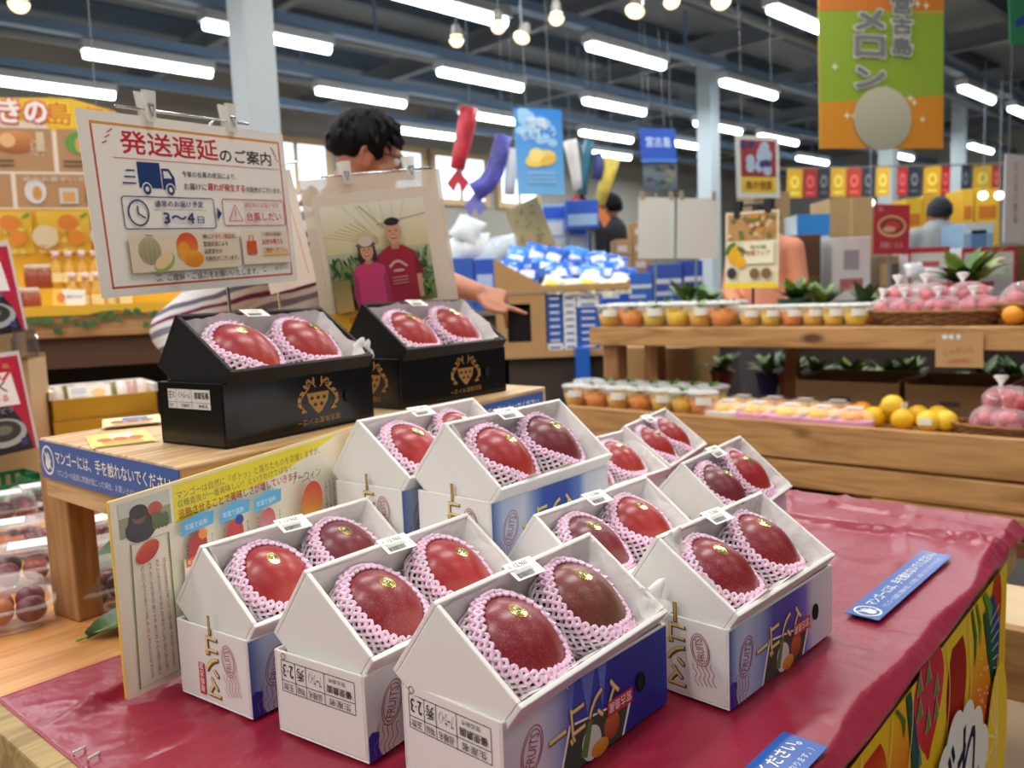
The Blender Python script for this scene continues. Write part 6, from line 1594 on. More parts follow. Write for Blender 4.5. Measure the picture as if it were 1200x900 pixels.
# ---- right far cluster
Yf = 6.0; zf_ = .98
counter('long counter across the far aisle under the cartons and red signs', 868, 1235, Yf, zf_, 1.36, mat((130, 116, 96), .6))
def far(px0, yt, px1, dY, depth, c, name, lab, cat, bands=(), grp=None, z=None):
    return stack_on(px0, yt, px1, Yf+dY, zf_ if z is None else z, depth, mat(c, .7, var=.05), name, lab, cat, bands=bands, grp=grp)
far(884, 226, 926, .9, .5, (150, 122, 84), 'cardboard_carton', 'tall brown carton on the far counter beyond the citrus poster', 'carton', ((.46, 0, .54, 1, (166, 140, 100)),))
far(934, 252, 972, .5, .3, (196, 210, 222), 'goods_carton', 'white and blue carton with blue top on the far counter', 'carton', ((0, .75, 1, 1, (40, 130, 206)), (.1, .3, .4, .65, (150, 176, 206))))
far(972, 233, 1022, 1.0, .45, (176, 146, 100), 'cardboard_carton', 'large brown carton on the far counter behind the white framed box', 'carton', ((.46, 0, .54, 1, (190, 160, 116)),))
far(1018, 248, 1048, 1.05, .4, (166, 150, 110), 'cardboard_carton', 'brown carton with yellow band behind the red sign', 'carton', ((0, .55, 1, .7, (226, 186, 60)),))
far(926, 276, 962, .02, .3, (92, 62, 44), 'wooden_chest', 'dark brown wooden chest on the far counter beside the orange jacket', 'chest', ((.1, .1, .9, .9, (84, 56, 40)),))
far(975, 279, 1020, .06, .3, (206, 208, 210), 'goods_carton', 'white printed box on the far counter in front of the large brown carton', 'box', ((.3, .5, .7, .8, (150, 150, 160)), (.2, .15, .8, .35, (170, 100, 110))))
far(1028, 300, 1062, .25, .25, (146, 120, 90), 'cardboard_carton', 'small brown box under the red crab sign', 'carton', ((.1, .3, .45, .8, (190, 160, 110)), (.5, .3, .9, .8, (90, 84, 80))))
for i, (x0, x1) in enumerate(((1064, 1112), (1126, 1190))):
    far(x0, 291, x1, .1, .25, (214, 214, 210), 'display_case', 'white display box with a red rim, %s' % ('beside the red crab sign' if i == 0 else 'nearest the picture edge'), 'display box', ((0, .9, 1, 1, (190, 40, 60)), (0, 0, .05, .9, (190, 40, 60)), (.95, 0, 1, .9, (190, 40, 60)), (.25, .62, .75, .72, (200, 90, 100)), (.1, .1, .9, .4, (206, 200, 206))), 'red rimmed display boxes')
for i, (px, py, c) in enumerate(((1072, 316, (206, 206, 214)), (1090, 322, (214, 200, 200)), (1082, 332, (196, 190, 190)), (1150, 318, (186, 206, 180)), (1170, 316, (190, 210, 190)))):
    q = at(px, py, Yf+.0-.08); pillow(T(q) @ RX(R(60)) @ RZ(rs.uniform(-.4, .4)), '%s pale wrapped packet in front of the red rimmed display boxes' % ORD[i], mat(c, .25), 'pale packets before the display boxes', .14, .11, .025, None, 'goods_packet', 'packet')
far(1182, 288, 1222, .3, .3, (120, 92, 56), 'cardboard_carton', 'brown carton at the picture edge behind the clear bag', 'carton')
far(1128, 262, 1163, .6, .35, (140, 170, 200), 'goods_carton', 'pale blue plastic box on the far counter beside the hooded person', 'box', ((.25, .2, .75, .9, (90, 130, 170)), (0, .85, 1, 1, (200, 216, 226))))
# red sign
def redsign(W, H):
    a = Art(.0005); a.rect(0, 0, W, H, (186, 50, 66)); a.ell(W*.5, H*.56, W*.40, H*.22, (226, 180, 130)); a.ell(W*.5, H*.57, W*.34, H*.17, (150, 60, 50)); a.ell(W*.52, H*.58, W*.2, H*.09, (206, 70, 76)); a.ell(W*.42, H*.50, W*.18, H*.06, (226, 170, 140)); a.text('黒糖くるみ', W*.18, H*.12, W*.64, H*.13, (226, 160, 160), .02); a.text('島', W*.1, H*.85, W*.14, H*.1, (236, 180, 150)); return a
hpanel(1023, 239, 1065, 298, 5.85, .1, redsign, 'red_sign', 'red sign with a round dish picture above the small brown box', 'sign', mat((186, 50, 66), .5))
b = MB(); p = at(1044, 300, 5.9); b.box(-.01, -.004, zf_, .01, .004, p.z+.0); b.box(-.08, -.05, zf_-0, .08, .05, zf_+.01); tag(b.build('sign_pole', STEEL, None, T(p.x, p.y+.03, 0)), 'grey pole holding the red dish sign', 'sign pole')
# vertical white cloth banner at the edge
def whitebanner(W, H):
    a = Art(.0005); a.rect(0, 0, W, H, (226, 220, 222)); a.vtext('宮古島の雪塩', W*.3, H*.93, H*.11, (206, 150, 160)); a.vtext('おすすめ品', W*.72, H*.95, H*.10, (150, 130, 140)); return a
hpanel(1176, 180, 1216, 284, 5.0, .2, whitebanner, 'cloth_banner', 'white cloth banner with pink writing at the picture edge', 'banner', mat((226, 220, 222), .7), cords=(.1, .9))
# bunting of square posters on a cord and cartons in yellow under it
Yb = 11.0
cols = [(226, 176, 40), (176, 44, 44), (38, 42, 56), (226, 176, 40), (196, 60, 40), (44, 48, 60), (226, 176, 50), (176, 44, 44), (38, 42, 56), (226, 170, 40), (190, 44, 44), (44, 50, 64), (226, 176, 40), (196, 60, 40)]
nm = {0: 'yellow', 1: 'red', 2: 'black'}
def poster(c):
    def f(W, H):
        a = Art(.0008); a.rect(0, 0, W, H, c); l = tuple(min(255, int(v*1.0+60)) for v in c); a.ell(W*.5, H*.55, W*.28, H*.22, l if c[0] > 100 else (130, 134, 140)); a.ell(W*.5, H*.55, W*.15, H*.12, c); a.rect(W*.2, H*.12, W*.8, H*.2, l); return a
    return f
xs = [922, 941, 958, 973, 992, 1010, 1026, 1051, 1064, 1082, 1102, 1126, 1140, 1162]; ws = [18, 16, 14, 18, 17, 14, 16, 12, 14, 20, 11, 10, 21, 10]
cc = {}
for i, (x, w_) in enumerate(zip(xs, ws)):
    c = cols[i]; n_ = 'yellow' if c[0] > 215 else 'red' if c[0] > 100 else 'black'; cc[n_] = cc.get(n_, 0)+1
    hpanel(x, 200-.02*(x-920)-2, x+w_, 232-.02*(x-920), Yb+.004*(x-920), .03, poster(c), 'bunting_poster', '%s %s poster along the cord over the far cartons, counted from the citrus poster side' % (ORD[cc[n_]-1], n_), 'poster', mat(c, .6), 'square posters on the far cord')
b = MB(); b.tube([at(905, 198, Yb), at(1180, 192, Yb+1.0)], .012, 6); tag(b.build('cord', mat((120, 120, 116), .7), None), 'long cord across the far hall carrying the square posters', 'cord')
Yy = 10.2
counter('distant counter carrying the yellow cartons', 1050, 1190, Yy, 1.05, .6, mat((130, 116, 96), .6))
for i, (x0, x1, yt, yb) in enumerate(((1060, 1080, 233, 262), (1081, 1100, 230, 262), (1126, 1139, 222, 259), (1141, 1169, 222, 259))):
    o_, w_, h_ = stack_on(x0, yt, x1, Yy+.05, 1.051, .4, mat((222, 176, 40), .6), 'yellow_carton', '%s tall yellow carton under the square posters, counted from the hooded person side' % ORD[i], 'carton', grp='yellow cartons under the posters', bands=((.15, .68, .85, .82, (196, 110, 40)), (.2, .5, .8, .58, (206, 130, 50)), (.1, .2, .9, .3, (200, 130, 50))))
for i, (px, py) in enumerate(((1152, 229), (1020, 238), (1171, 229))):
    p = at(px, py, 10.0); o = thing('globe_lamp', 'small round white lamp, %s' % ('in front of the yellow cartons', 'before the brown cartons', 'beside the white cloth banner')[i], 'lamp', T(p), 'small round lamps far back')
    b = MB(); b.ball((0, 0, 0), .05, 14, 9); b.build('bulb', mat((250, 248, 236), .4, emit=3), o, smooth=True); b = MB(); b.tube([(0, 0, .04), (0, 0, 3.6-p.z)], .006, 6); b.lathe([(.03, .03), (.02, .06)], 10); b.build('stem', STEEL, o)
# melon banner
def melon(W, H):
    a = Art(.0004); O, G = (206, 126, 40), (140, 168, 52)
    a.rect(0, 0, W, H*.22, (232, 158, 44), (228, 150, 60)); 
    a.poly([(0, H*.22), (W, H*.24), (W, H*.72), (0, H*.70)], G); a.poly([(0, H*.235), (W, H*.275), (W, H*.36), (0, H*.32)], (140, 168, 52)); a.poly([(0, H*.695), (W, H*.735), (W, H), (0, H)], (206, 122, 50))
    a.poly([(0, 0), (W, 0), (W, H*.285), (0, H*.235)], (212, 140, 40))
    rs2 = random.Random(4)
    for i in range(16):
        x, y, r = W*rs2.uniform(.06, .92), H*rs2.uniform(.08, .92), W*.03
        a.poly([(x, y+r), (x+r*.25, y+r*.25), (x+r, y), (x+r*.25, y-r*.25), (x, y-r), (x-r*.25, y-r*.25), (x-r, y), (x-r*.25, y+r*.25)], (226, 226, 190))
    a.ell(W*.49, H*.155, W*.235, W*.205, (196, 192, 172), (160, 160, 140), n=40)
    big = [(ch, W*.27, H*y, W*.23, H*.100) for ch, y in zip('メロン', (.61, .475, .315))]
    small = [(ch, W*.56, H*(.70-.105*i), W*.16, H*.085) for i, ch in enumerate('宮古島')]
    for ch, x, y, w_, h_ in big+small:          # pale outline, then the grey letter
        z = a.z; e_ = W*.013
        for k in range(12): a.z = z; a.text(ch, x+e_*math.cos(k*.524), y+e_*math.sin(k*.524), w_, h_, (226, 226, 218), .05)
    for ch, x, y, w_, h_ in big+small: a.text(ch, x, y, w_, h_, (120, 124, 128), .03)
    return a
o = hpanel(961, -60, 1105, 174, 4.6, .25, melon, 'melon_banner', 'large green and orange melon banner hanging over the aisle', 'banner', mat((200, 170, 60), .6), cords=(.1, .9))
def greensign(W, H):
    a = Art(.0004); a.rect(0, 0, W, H, (50, 130, 90)); a.ell(W*.3, H*.75, W*.25, H*.12, (206, 70, 60)); a.line([(W*.1, H*.25), (W*.5, H*.45)], W*.08, (40, 70, 170)); a.text('島', W*.5, H*.4, W*.4, H*.3, (220, 226, 200)); return a
hpanel(1184, -40, 1250, 52, 4.8, .2, greensign, 'green_sign', 'green hanging sign cut by the top corner of the picture', 'sign', mat((50, 130, 90), .6), cords=(.2, .8))

# ================================================================== left: brown signboard, yellow stepped display, ivy
Yl = 3.35
def brownboard(W, H):
    a = Art(.0004); a.rect(0, 0, W, H, (226, 214, 196))
    B_ = (176, 134, 92)
    for x0, y0, x1, y1 in ((.0, .43, .60, .92), (.63, .43, 1, .92), (0, .02, .32, .40), (.35, .02, 1, .40)): a.rect(W*x0, H*y0, W*x1, H*y1, B_)
    a.ell(W*.36, H*.76, W*.14, H*.13, (214, 150, 80), (150, 80, 40)); a.ell(W*.32, H*.78, W*.05, H*.08, (226, 180, 130)); a.rect(W*.5, H*.66, W*.55, H*.88, (210, 190, 160)); a.text('紅芋', W*.46, H*.6, W*.1, H*.2, (206, 186, 156))
    a.ell(W*.78, H*.76, W*.10, H*.13, (90, 150, 60)); a.ell(W*.775, H*.74, W*.03, H*.09, (206, 160, 90))
    for x0 in (.05, .66):
        for i in range(2): a.rect(W*x0, H*(.54-.05*i), W*(x0+.3), H*(.56-.05*i), (96, 80, 60))
    a.ell(W*.47, H*.20, W*.07, H*.14, (210, 206, 206)); a.ell(W*.48, H*.18, W*.03, H*.08, (200, 140, 60)); a.rect(W*.62, H*.06, W*.74, H*.24, (200, 196, 190)); a.rect(W*.64, H*.08, W*.72, H*.2, (206, 150, 90))
    a.text('島のお菓子いろいろ', W*.40, H*.31, W*.5, H*.06, (214, 200, 176), .01); a.rect(W*.78, H*.22, W*.98, H*.25, (206, 100, 70)); 
    for i in range(3): a.rect(W*.78, H*(.16-.04*i), W*.98, H*(.175-.04*i), (90, 76, 60))
    a.text('黒糖', W*.08, H*.2, W*.14, H*.12, (206, 190, 160))
    return a
o = hpanel(-45, 140, 140, 245, Yl, .15, brownboard, 'brown_signboard', 'brown menu signboard with food pictures over the yellow display', 'sign', mat((220, 206, 186), .6), cords=(.1, .9))
M_, wd = plane_px(-45, 245, Yl, 140, 245, Yl+.15); hh = (at(-45, 140, Yl)-at(-45, 245, Yl)).length
a = Art(.0006); S_ = Yl/972.5
yl_ = (240, 196, 30)
pts = [(wd*.55, hh*1.0), (wd*.60, hh*1.28), (wd*.74, hh*1.24), (wd*.86, hh*1.20), (wd*1.0, hh*1.12), (wd*1.0, hh*1.0), (wd*.8, hh*.99), (wd*.76, hh*.86), (wd*.6, hh*.9)]
a.poly(pts, (236, 190, 30)); a.text('島', wd*.58, hh*.96, hh*.26, hh*.26, (240, 216, 60), .16); a.text('島', wd*.58, hh*.96, hh*.26, hh*.26, (226, 130, 30), .02); a.text('ギフト', wd*.78, hh*1.02, hh*.42, hh*.16, (226, 110, 30), .03)
a.text('おきの', wd*.12, hh*.98, wd*.46, hh*.26, (214, 60, 60), .16); a.text('おきの', wd*.12, hh*.98, wd*.46, hh*.26, (244, 240, 236), .06)
b = MB(); b.prism([(wd*.02, hh), (wd*.02, hh*1.24), (wd*.58, hh*1.27), (wd*.74, hh*1.27), (wd*1.02, hh*1.14), (wd*1.02, hh)], -.02, -.002); hb = b.build('header_board', mat((236, 196, 60), .6), o); a.build('printed_header', hb)
# stepped display
p = at(20, 408, 3.1); q = at(215, 395, 3.3); dd = q-p; dd.z = 0; Ld = dd.length+.1; yw = math.atan2(dd.y, dd.x)
zt = p.z; YEL = mat((226, 178, 44), .6); 
o = thing('stepped_display', 'yellow stepped display with wooden front under the brown signboard', 'shelf', T(p.x-.25, p.y, 0) @ RZ(yw)); Ld += .25
z1 = at(60, 398, 3.1).z
b = MB(); b.box(0, 0, z1, Ld, .025, z1+.085); b.build('wooden_front', W_SHELF, o, bevel=.003)
b = MB(); b.box(0, .03, z1+.0, Ld, .30, z1+.1); b.build('lower_step', YEL, o); b = MB(); b.box(0, -.004, z1+.086, Ld, .03, z1+.125); b.build('yellow_edge', YEL, o)
b = MB(); b.box(0, .30, z1, Ld, .55, z1+.20); b.build('upper_step', YEL, o)
b = MB(); b.box(0, .55, z1-.1, Ld, .58, z1+.56); b.build('back_panel', YEL, o)
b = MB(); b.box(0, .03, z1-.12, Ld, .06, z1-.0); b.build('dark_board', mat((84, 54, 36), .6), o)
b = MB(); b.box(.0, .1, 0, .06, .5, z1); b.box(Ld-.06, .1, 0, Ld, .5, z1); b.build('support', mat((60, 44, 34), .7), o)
b = MB(); b.box(.0, .45, 0, Ld, .48, z1-.1); b.build('shadow_sheet', mat((34, 32, 34), .8), o)  # added dark sheet, its colour stands in for the shade under the display
DM = o.matrix_basis.copy()
a = Art(.0005)
for k in range(4):
    x0 = Ld*.02+k*Ld*.245; a.rect(x0, .02, x0+Ld*.22, .20, (236, 196, 60), (240, 206, 80)); r2 = random.Random(k)
    for i in range(18): a.ell(x0+.03*(i % 6)+.01, .03+.045*(i//6), .013, .012, (244, 216, 110))
    a.ell(x0+Ld*.13, .15, .04, .035, (226, 140, 60)); a.ell(x0+Ld*.16, .085, .035, .032, (232, 150, 60)); a.ell(x0+Ld*.03, .09, .05, .05, (236, 226, 196)); a.text('マンゴー', x0+Ld*.0, .03, Ld*.11, .028, (220, 130, 120), .02); a.ell(x0+Ld*.2, .18, .02, .008, (120, 160, 60), rot=.6)
a.build('printed_backing', o, T(0, .546, z1+.34) @ RX(R(90)))
bot = None
BOTG = lathe_mesh('glass', [(.026, 0), (.028, .01), (.028, .085), (.012, .11), (.011, .13)], mat((214, 160, 50), .25, alpha=.85), 14); BOTC = lathe_mesh('cap', [(.014, .128), (.014, .155), (.001, .156)], mat((226, 196, 200), .4), 12)
b = MB(); b.grid(lambda u, v: (.0287*math.sin((u-.5)*2), -.0287*math.cos((u-.5)*2), .025+.04*v), 6, 1); BOTL = b.mesh('label', mat((240, 220, 160), .5))
for i, px in enumerate((70, 84, 99, 113, 126)):
    P = at(px, 330, 3.6); xl = (DM.inverted() @ Vector((P.x, P.y, 0))).x
    o_ = thing('juice_bottle', '%s pale capped juice bottle on the upper step of the yellow display' % ORD[i], 'bottle', DM @ T(xl, .36, z1+.2), 'juice bottles on the upper step'); obj('glass', BOTG, o_); obj('cap', BOTC, o_); obj('label', BOTL, o_)
for i, px in enumerate((86, 100, 114, 128, 146)):
    P = at(px, 350, 3.35); xl = (DM.inverted() @ Vector((P.x, P.y, 0))).x
    o_ = thing('juice_bottle', '%s pale capped juice bottle on the lower step of the yellow display' % ORD[i], 'bottle', DM @ T(xl, .12+.03*(i % 2), z1+.1), 'juice bottles on the lower step'); obj('glass', BOTG, o_); obj('cap', BOTC, o_); obj('label', BOTL, o_)
JAR = lathe_mesh('jar_body', [(.033, 0), (.036, .02), (.036, .07), (.03, .08)], mat((150, 70, 50), .3), 14); JARC = lathe_mesh('lid', [(.032, .078), (.032, .1), (.001, .1)], mat((200, 180, 170), .4), 14)
for i, (px, st) in enumerate(((40, 1), (52, 1), (34, 0), (46, 0))):
    P = at(px, 340, 3.5); xl = (DM.inverted() @ Vector((P.x, P.y, 0))).x
    o_ = thing('preserve_jar', 'reddish preserve jar on the %s step, %s the pink sign' % ('upper' if st else 'lower', 'next to' if i % 2 == 0 else 'second from'), 'jar', DM @ T(xl, .36 if st else .13, z1+(.2 if st else .1)), 'preserve jars on the yellow display'); obj('jar_body', JAR, o_); obj('lid', JARC, o_)
a = Art(.0005); a.rect(0, 0, .115, .065, (232, 228, 220)); a.poly([(0, 0), (.05, 0), (.03, .065), (0, .065)], (236, 190, 80)); a.ell(.03, .03, .015, .02, (220, 120, 50)); a.text('試食できます', .05, .03, .055, .012, (120, 110, 140), .01)
P = at(54, 357, 3.12); sheet('price_card', 'white and yellow price card on the lower step of the yellow display', 'card', frame(DM @ Vector(((DM.inverted() @ Vector((P.x, P.y, 0))).x, .035, z1+.127)), (math.cos(yw), math.sin(yw), 0), (-.2*-math.sin(yw), .2*math.cos(yw), .98), (math.sin(yw)*.98, -math.cos(yw)*.98, .2)), .115, .065, a, .002)
# ivy garland
b = MB(); r2 = random.Random(5); xs_ = [(-.02+Ld*i/60) for i in range(61)]
b.cur = 0; b.tube([(x, -.012, z1+.075+.022*math.sin(x*14)) for x in xs_], .003, 5)
iv = b.build('ivy_garland', mat((70, 90, 50), .6), None, DM, smooth=True); tag(iv, 'garland of ivy leaves strung along the wooden front of the yellow display', 'garland')
b = MB()
for x in xs_[1::2]:
    M_ = T(x, -.018, z1+.07+.022*math.sin(x*14)+r2.uniform(-.03, .02)) @ RX(R(90)) @ RZ(r2.uniform(0, 6)); s_ = r2.uniform(.014, .022)
    b.add([M_ @ Vector((s_*px_, s_*py_, 0)) for px_, py_ in ((0, -1), (.8, -.6), (.9, .1), (.45, .3), (0, 1.2), (-.45, .3), (-.9, .1), (-.8, -.6))], [tuple(range(8))])
lv = b.build('leaves', mat((62, 104, 58), .5, var=.4, vscale=20), iv); lv['kind'] = 'stuff'
# dark table under the display with pale packages
px_box(38, 402, 60, 420, 3.0, .1, mat((60, 50, 46), .7), 'dark_tray', 'dark tray under the yellow display', 'tray') if False else None
# ================================================================== people
def capsule(b, p, q, r0, r1, n=14):
    p, q = Vector(p), Vector(q); k = 6; pts = []; rs = []
    d = (q-p); L = max(d.length, 1e-5); d = d/L
    for i in range(5):
        a = math.pi/2*(i/4); pts.append(p-d*r0*math.cos(a)); rs.append(max(.0006, r0*math.sin(a)))
    for i in range(1, k): t = i/k; pts.append(p+(q-p)*t); rs.append(r0+(r1-r0)*t)
    for i in range(5):
        a = math.pi/2*(1-i/4); pts.append(q+d*r1*math.cos(a)); rs.append(max(.0006, r1*math.sin(a)))
    b.tube(pts, rs, n)
def chain(b, pts, rs):
    for i in range(len(pts)-1): capsule(b, pts[i], pts[i+1], rs[i], rs[i+1])
def flesh(b, name, m, parent=None, M=None, vox=.012, smooth=6):
    o = b.build(name, m, parent, M)
    r = o.modifiers.new('skin_over', 'REMESH'); r.mode = 'VOXEL'; r.voxel_size = vox; r.use_smooth_shade = True
    s = o.modifiers.new('soften', 'SMOOTH'); s.iterations = smooth; s.factor = .5
    return o
SKIN = mat((186, 124, 96), .5, sss=.1); HAIR = mat((10, 9, 12), .7, spec=.15)
def head_into(b, C, f, up, s=1.0):
    """skull, jaw, nose, brow, lips and ears around the centre C, looking along f"""
    f = f.normalized(); r = f.cross(up).normalized(); u = r.cross(f)
    def P(x, y, z): return C+(f*x+r*y+u*z)*s
    Mh = frame((0, 0, 0), f, -r, u)
    b.ball(C+(u*.02-f*.008)*s, (.097*s, .076*s, .098*s), 24, 16, Mh)
    b.ball(P(.018, 0, -.055), (.070*s, .056*s, .066*s), 20, 12, Mh)
    capsule(b, P(.045, -.018, -.098), P(.045, .018, -.098), .024*s, .024*s)
    capsule(b, P(.090, 0, .012), P(.106, 0, -.030), .008*s, .015*s); capsule(b, P(.098, -.010, -.032), P(.098, .010, -.032), .009*s, .009*s)
    capsule(b, P(.082, -.036, .026), P(.088, .036, .026), .011*s, .011*s)
    capsule(b, P(.082, -.018, -.066), P(.082, .018, -.066), .008*s, .008*s); capsule(b, P(.080, -.015, -.077), P(.080, .015, -.077), .0085*s, .0085*s)
    for sg in (-1, 1):
        capsule(b, P(.058, sg*.042, -.02), P(.040, sg*.052, -.03), .022*s, .02*s)
        pts = [P(-.012+.020*math.cos(t_), sg*(.076+.012*max(0, math.cos(t_-2.4))), .0+.032*math.sin(t_)) for t_ in [i*.45 for i in range(13)]]
        chain(b, pts, [.0065*s]*13); capsule(b, P(-.004, sg*.074, .012), P(-.006, sg*.074, -.02), .010*s, .009*s)
    return P
def eyes(P, s, parent):
    for sg in (-1, 1):
        b = MB(); b.ball(P(.0775, sg*.032, .004), .0135*s, 12, 8); e = b.build('eye', mat((236, 232, 226), .3), parent, smooth=True)
        b = MB(); b.ball(P(.0885, sg*.032, .004), .0052*s, 10, 6); b.build('iris', mat((40, 26, 20), .2), e, smooth=True)
def hair_on(P, C, f, up, s, parent, m=None, name='hair', full=1.0, seed=0, cap=False):
    f = f.normalized(); r = f.cross(up).normalized(); u = r.cross(f); Mh = frame((0, 0, 0), f, -r, u); b = MB()
    def wp(v):
        k = 1+.05*noise.noise(v*4+Vector((seed, 0, 0)))+.05*noise.noise(v*11+Vector((0, seed, 0)))
        face = max(0, min(1, (v.x-.35)*4))*max(0, min(1, (.30-v.z)*5))
        side = max(0, min(1, (-.25-v.z)*4))
        ear = math.exp(-((v.x+.05)**2+(v.z+.30)**2)/.05)*(1 if abs(v.y) > .5 else 0)
        return v*k*(1-.34*face)*(1-.25*side*(1-.0))*(1-.22*ear)
    b.ball(C+(u*.030-f*.014)*s, (.114*s*full, .092*s*full, .112*s*full), 40, 28, Mh, wp)
    if not cap:
        r2 = random.Random(seed)
        for i in range(90):      # separate locks
            a, e = r2.uniform(0, 6.28), r2.uniform(.15, 1.45)
            v = Vector((math.cos(a)*math.cos(e), math.sin(a)*math.cos(e), math.sin(e)))
            if v.x > .5 and v.z < .35: continue
            q = C+(u*.030-f*.014)*s+Mh.to_3x3() @ Vector((v.x*.108*s*full, v.y*.086*s*full, v.z*.107*s*full)); t_ = (Mh.to_3x3() @ Vector((v.x*.3+.25*r2.uniform(-1, 1)+.15, v.y*.6+.3*r2.uniform(-1, 1), -.8*math.cos(e)))).normalized()
            n_ = Mh.to_3x3() @ v
            b.tube([q, q+n_*.008*s+t_*.018*s, q+n_*.004*s+t_*.040*s], [.009*s, .007*s, .001], 5)
    return b.build(name, m or HAIR, parent, smooth=True)
def hand_into(b, wrist, d, palm_n, s=1.0, curl=(.2, 1.2, 1.3, 1.35), thumb_side=1, td=.35):
    """palm and five fingers; curl per finger in radians a joint"""
    d = d.normalized(); n = (palm_n-d*palm_n.dot(d)).normalized(); sd = d.cross(n)*thumb_side
    b_ = wrist
    for k in range(4):
        kn = wrist+d*(.085-.004*abs(k-1))*s+sd*(.030-.020*k)*s
        capsule(b, wrist+sd*(.016-.011*k)*s, kn, .015*s, .0115*s)
    for k, L in enumerate((.043, .047, .044, .034)):
        p = wrist+d*(.085-.004*abs(k-1))*s+sd*(.030-.020*k)*s; dr = d; c = curl[k]
        for j, f_ in enumerate((1, .66, .52)):
            a = c*(.8 if j == 0 else .9)
            dr = (dr*math.cos(a)+n*math.sin(a)).normalized(); q = p+dr*L*f_*s
            capsule(b, p, q, (.0098-.0012*j)*s, (.0090-.0012*j)*s, 10); p = q
    p0 = wrist+d*.025*s+sd*.026*s; p1 = p0+(d*.6+sd*.55+n*td).normalized()*.042*s; p2 = p1+(d*.85+sd*.05+n*td*1.2).normalized()*.032*s; p3 = p2+(d*.8-sd*.2+n*td*1.4).normalized()*.026*s
    capsule(b, p0, p1, .0145*s, .0115*s, 10); capsule(b, p1, p2, .0112*s, .0098*s, 10); capsule(b, p2, p3, .0098*s, .008*s, 10)

# ---- shopper in a striped shirt, leaning over the display and pointing
Yp = 2.6
o = thing('person', 'dark haired person with glasses in a striped shirt leaning in and pointing', 'person')
HC = at(432, 186, Yp); HC_ = HC
fdir = Vector((.93, .28, -.22)); up = Vector((.24, 0, .97))
b = MB(); P = head_into(b, HC, fdir, up, 1.0)
neck0 = P(-.035, 0, -.07); sh_c = at(372, 285, Yp+.05); 
pel = at(262, 470, Yp+.05); pel.z = max(pel.z, .80)
chain(b, [neck0, sh_c+Vector((0, 0, .04)), sh_c], [.055, .060, .10]); 
mid = (sh_c+pel)/2+Vector((-.03, 0, .05))
chain(b, [sh_c, mid, pel], [.145, .145, .15])
Rs, Ls = sh_c+Vector((-.02, -.17, .02)), sh_c+Vector((.05, .18, .02))
chain(b, [sh_c, Rs], [.09, .065]); chain(b, [sh_c, Ls], [.09, .065])
Re = at(205, 388, 2.43); Rw = at(262, 470, 2.30)
chain(b, [Rs, Re, Rw], [.062, .046, .030]); hand_into(b, Rw, (Vector((.6, -.3, -.5))), Vector((.3, .3, -.8)), 1.0, (.4, .5, .55, .6), 1)
Le = at(478, 318, 2.72); Lw = at(560, 343, 2.60)
chain(b, [Ls, Le], [.060, .046]); chain(b, [Le, Le+(Lw-Le)*.35, Lw], [.046, .048, .030])
tip = at(606, 355, 2.56)
hand_into(b, Lw, tip-Lw, Vector((-.1, .6, -.75)), 1.0, (.05, 1.6, 1.7, 1.7), -1, .05)
for sg, dy in ((-1, -.10), (1, .12)):
    kn = Vector((pel.x+.03, pel.y+dy, .47)); an = Vector((pel.x-.05, pel.y+dy, .09))
    chain(b, [pel+Vector((0, dy*.8, -.02)), kn, an], [.10, .065, .045]); chain(b, [an+Vector((-.03, 0, -.045)), an+Vector((.16, 0, -.055))], [.042, .034])
body = flesh(b, 'body', SKIN, o, vox=.0062, smooth=3)
eyes(P, 1.0, o)
hair_on(P, HC, fdir, up, 1.0, o, None, 'hair', 1.06, 3)
# glasses
b = MB(); 
for sg in (-1, 1):
    b.tube([P(-.010, sg*.079, .012), P(.05, sg*.076, .016), P(.098, sg*.066, .014)], .0025, 6)
    b.tube([P(.102, sg*.036+.025*math.cos(t_), .004+.018*math.sin(t_)) for t_ in [i*.524 for i in range(12)]], .0022, 6, closed=True)
b.tube([P(.105, -.011, .008), P(.110, 0, .011), P(.105, .011, .008)], .002, 6)
b.build('glasses', mat((30, 28, 30), .3), o, smooth=True)
# striped shirt
sm_ = bpy.data.materials.new('striped_cloth'); sm_.use_nodes = True; nt = sm_.node_tree; p_ = nt.nodes['Principled BSDF']; p_.inputs['Roughness'].default_value = .85
tc = nt.nodes.new('ShaderNodeTexCoord'); mp = nt.nodes.new('ShaderNodeMapping'); mp.inputs['Rotation'].default_value = (0, R(14), 0); sp = nt.nodes.new('ShaderNodeSeparateXYZ')
nt.links.new(tc.outputs['Object'], mp.inputs['Vector']); nt.links.new(mp.outputs['Vector'], sp.inputs[0])
nz_ = nt.nodes.new('ShaderNodeTexNoise'); nz_.inputs['Scale'].default_value = 5; nt.links.new(tc.outputs['Object'], nz_.inputs['Vector'])
m1 = nt.nodes.new('ShaderNodeMath'); m1.operation = 'MULTIPLY_ADD'; m1.inputs[1].default_value = .05; nt.links.new(nz_.outputs['Fac'], m1.inputs[0]); nt.links.new(sp.outputs['Z'], m1.inputs[2])
m2 = nt.nodes.new('ShaderNodeMath'); m2.operation = 'MULTIPLY'; m2.inputs[1].default_value = 9.5; nt.links.new(m1.outputs[0], m2.inputs[0])
m3 = nt.nodes.new('ShaderNodeMath'); m3.operation = 'FRACT'; nt.links.new(m2.outputs[0], m3.inputs[0])
rp = nt.nodes.new('ShaderNodeValToRGB'); rp.color_ramp.interpolation = 'CONSTANT'; e = rp.color_ramp.elements
e[0].position = 0; e[0].color = (*lin((206, 204, 206)), 1); e[1].position = .16; e[1].color = (*lin((118, 116, 130)), 1)
for pos, c in ((.34, (212, 210, 212)), (.50, (110, 36, 84)), (.60, (206, 204, 208)), (.74, (96, 96, 112)), (.88, (212, 210, 212))): k = e.new(pos); k.color = (*lin(c), 1)
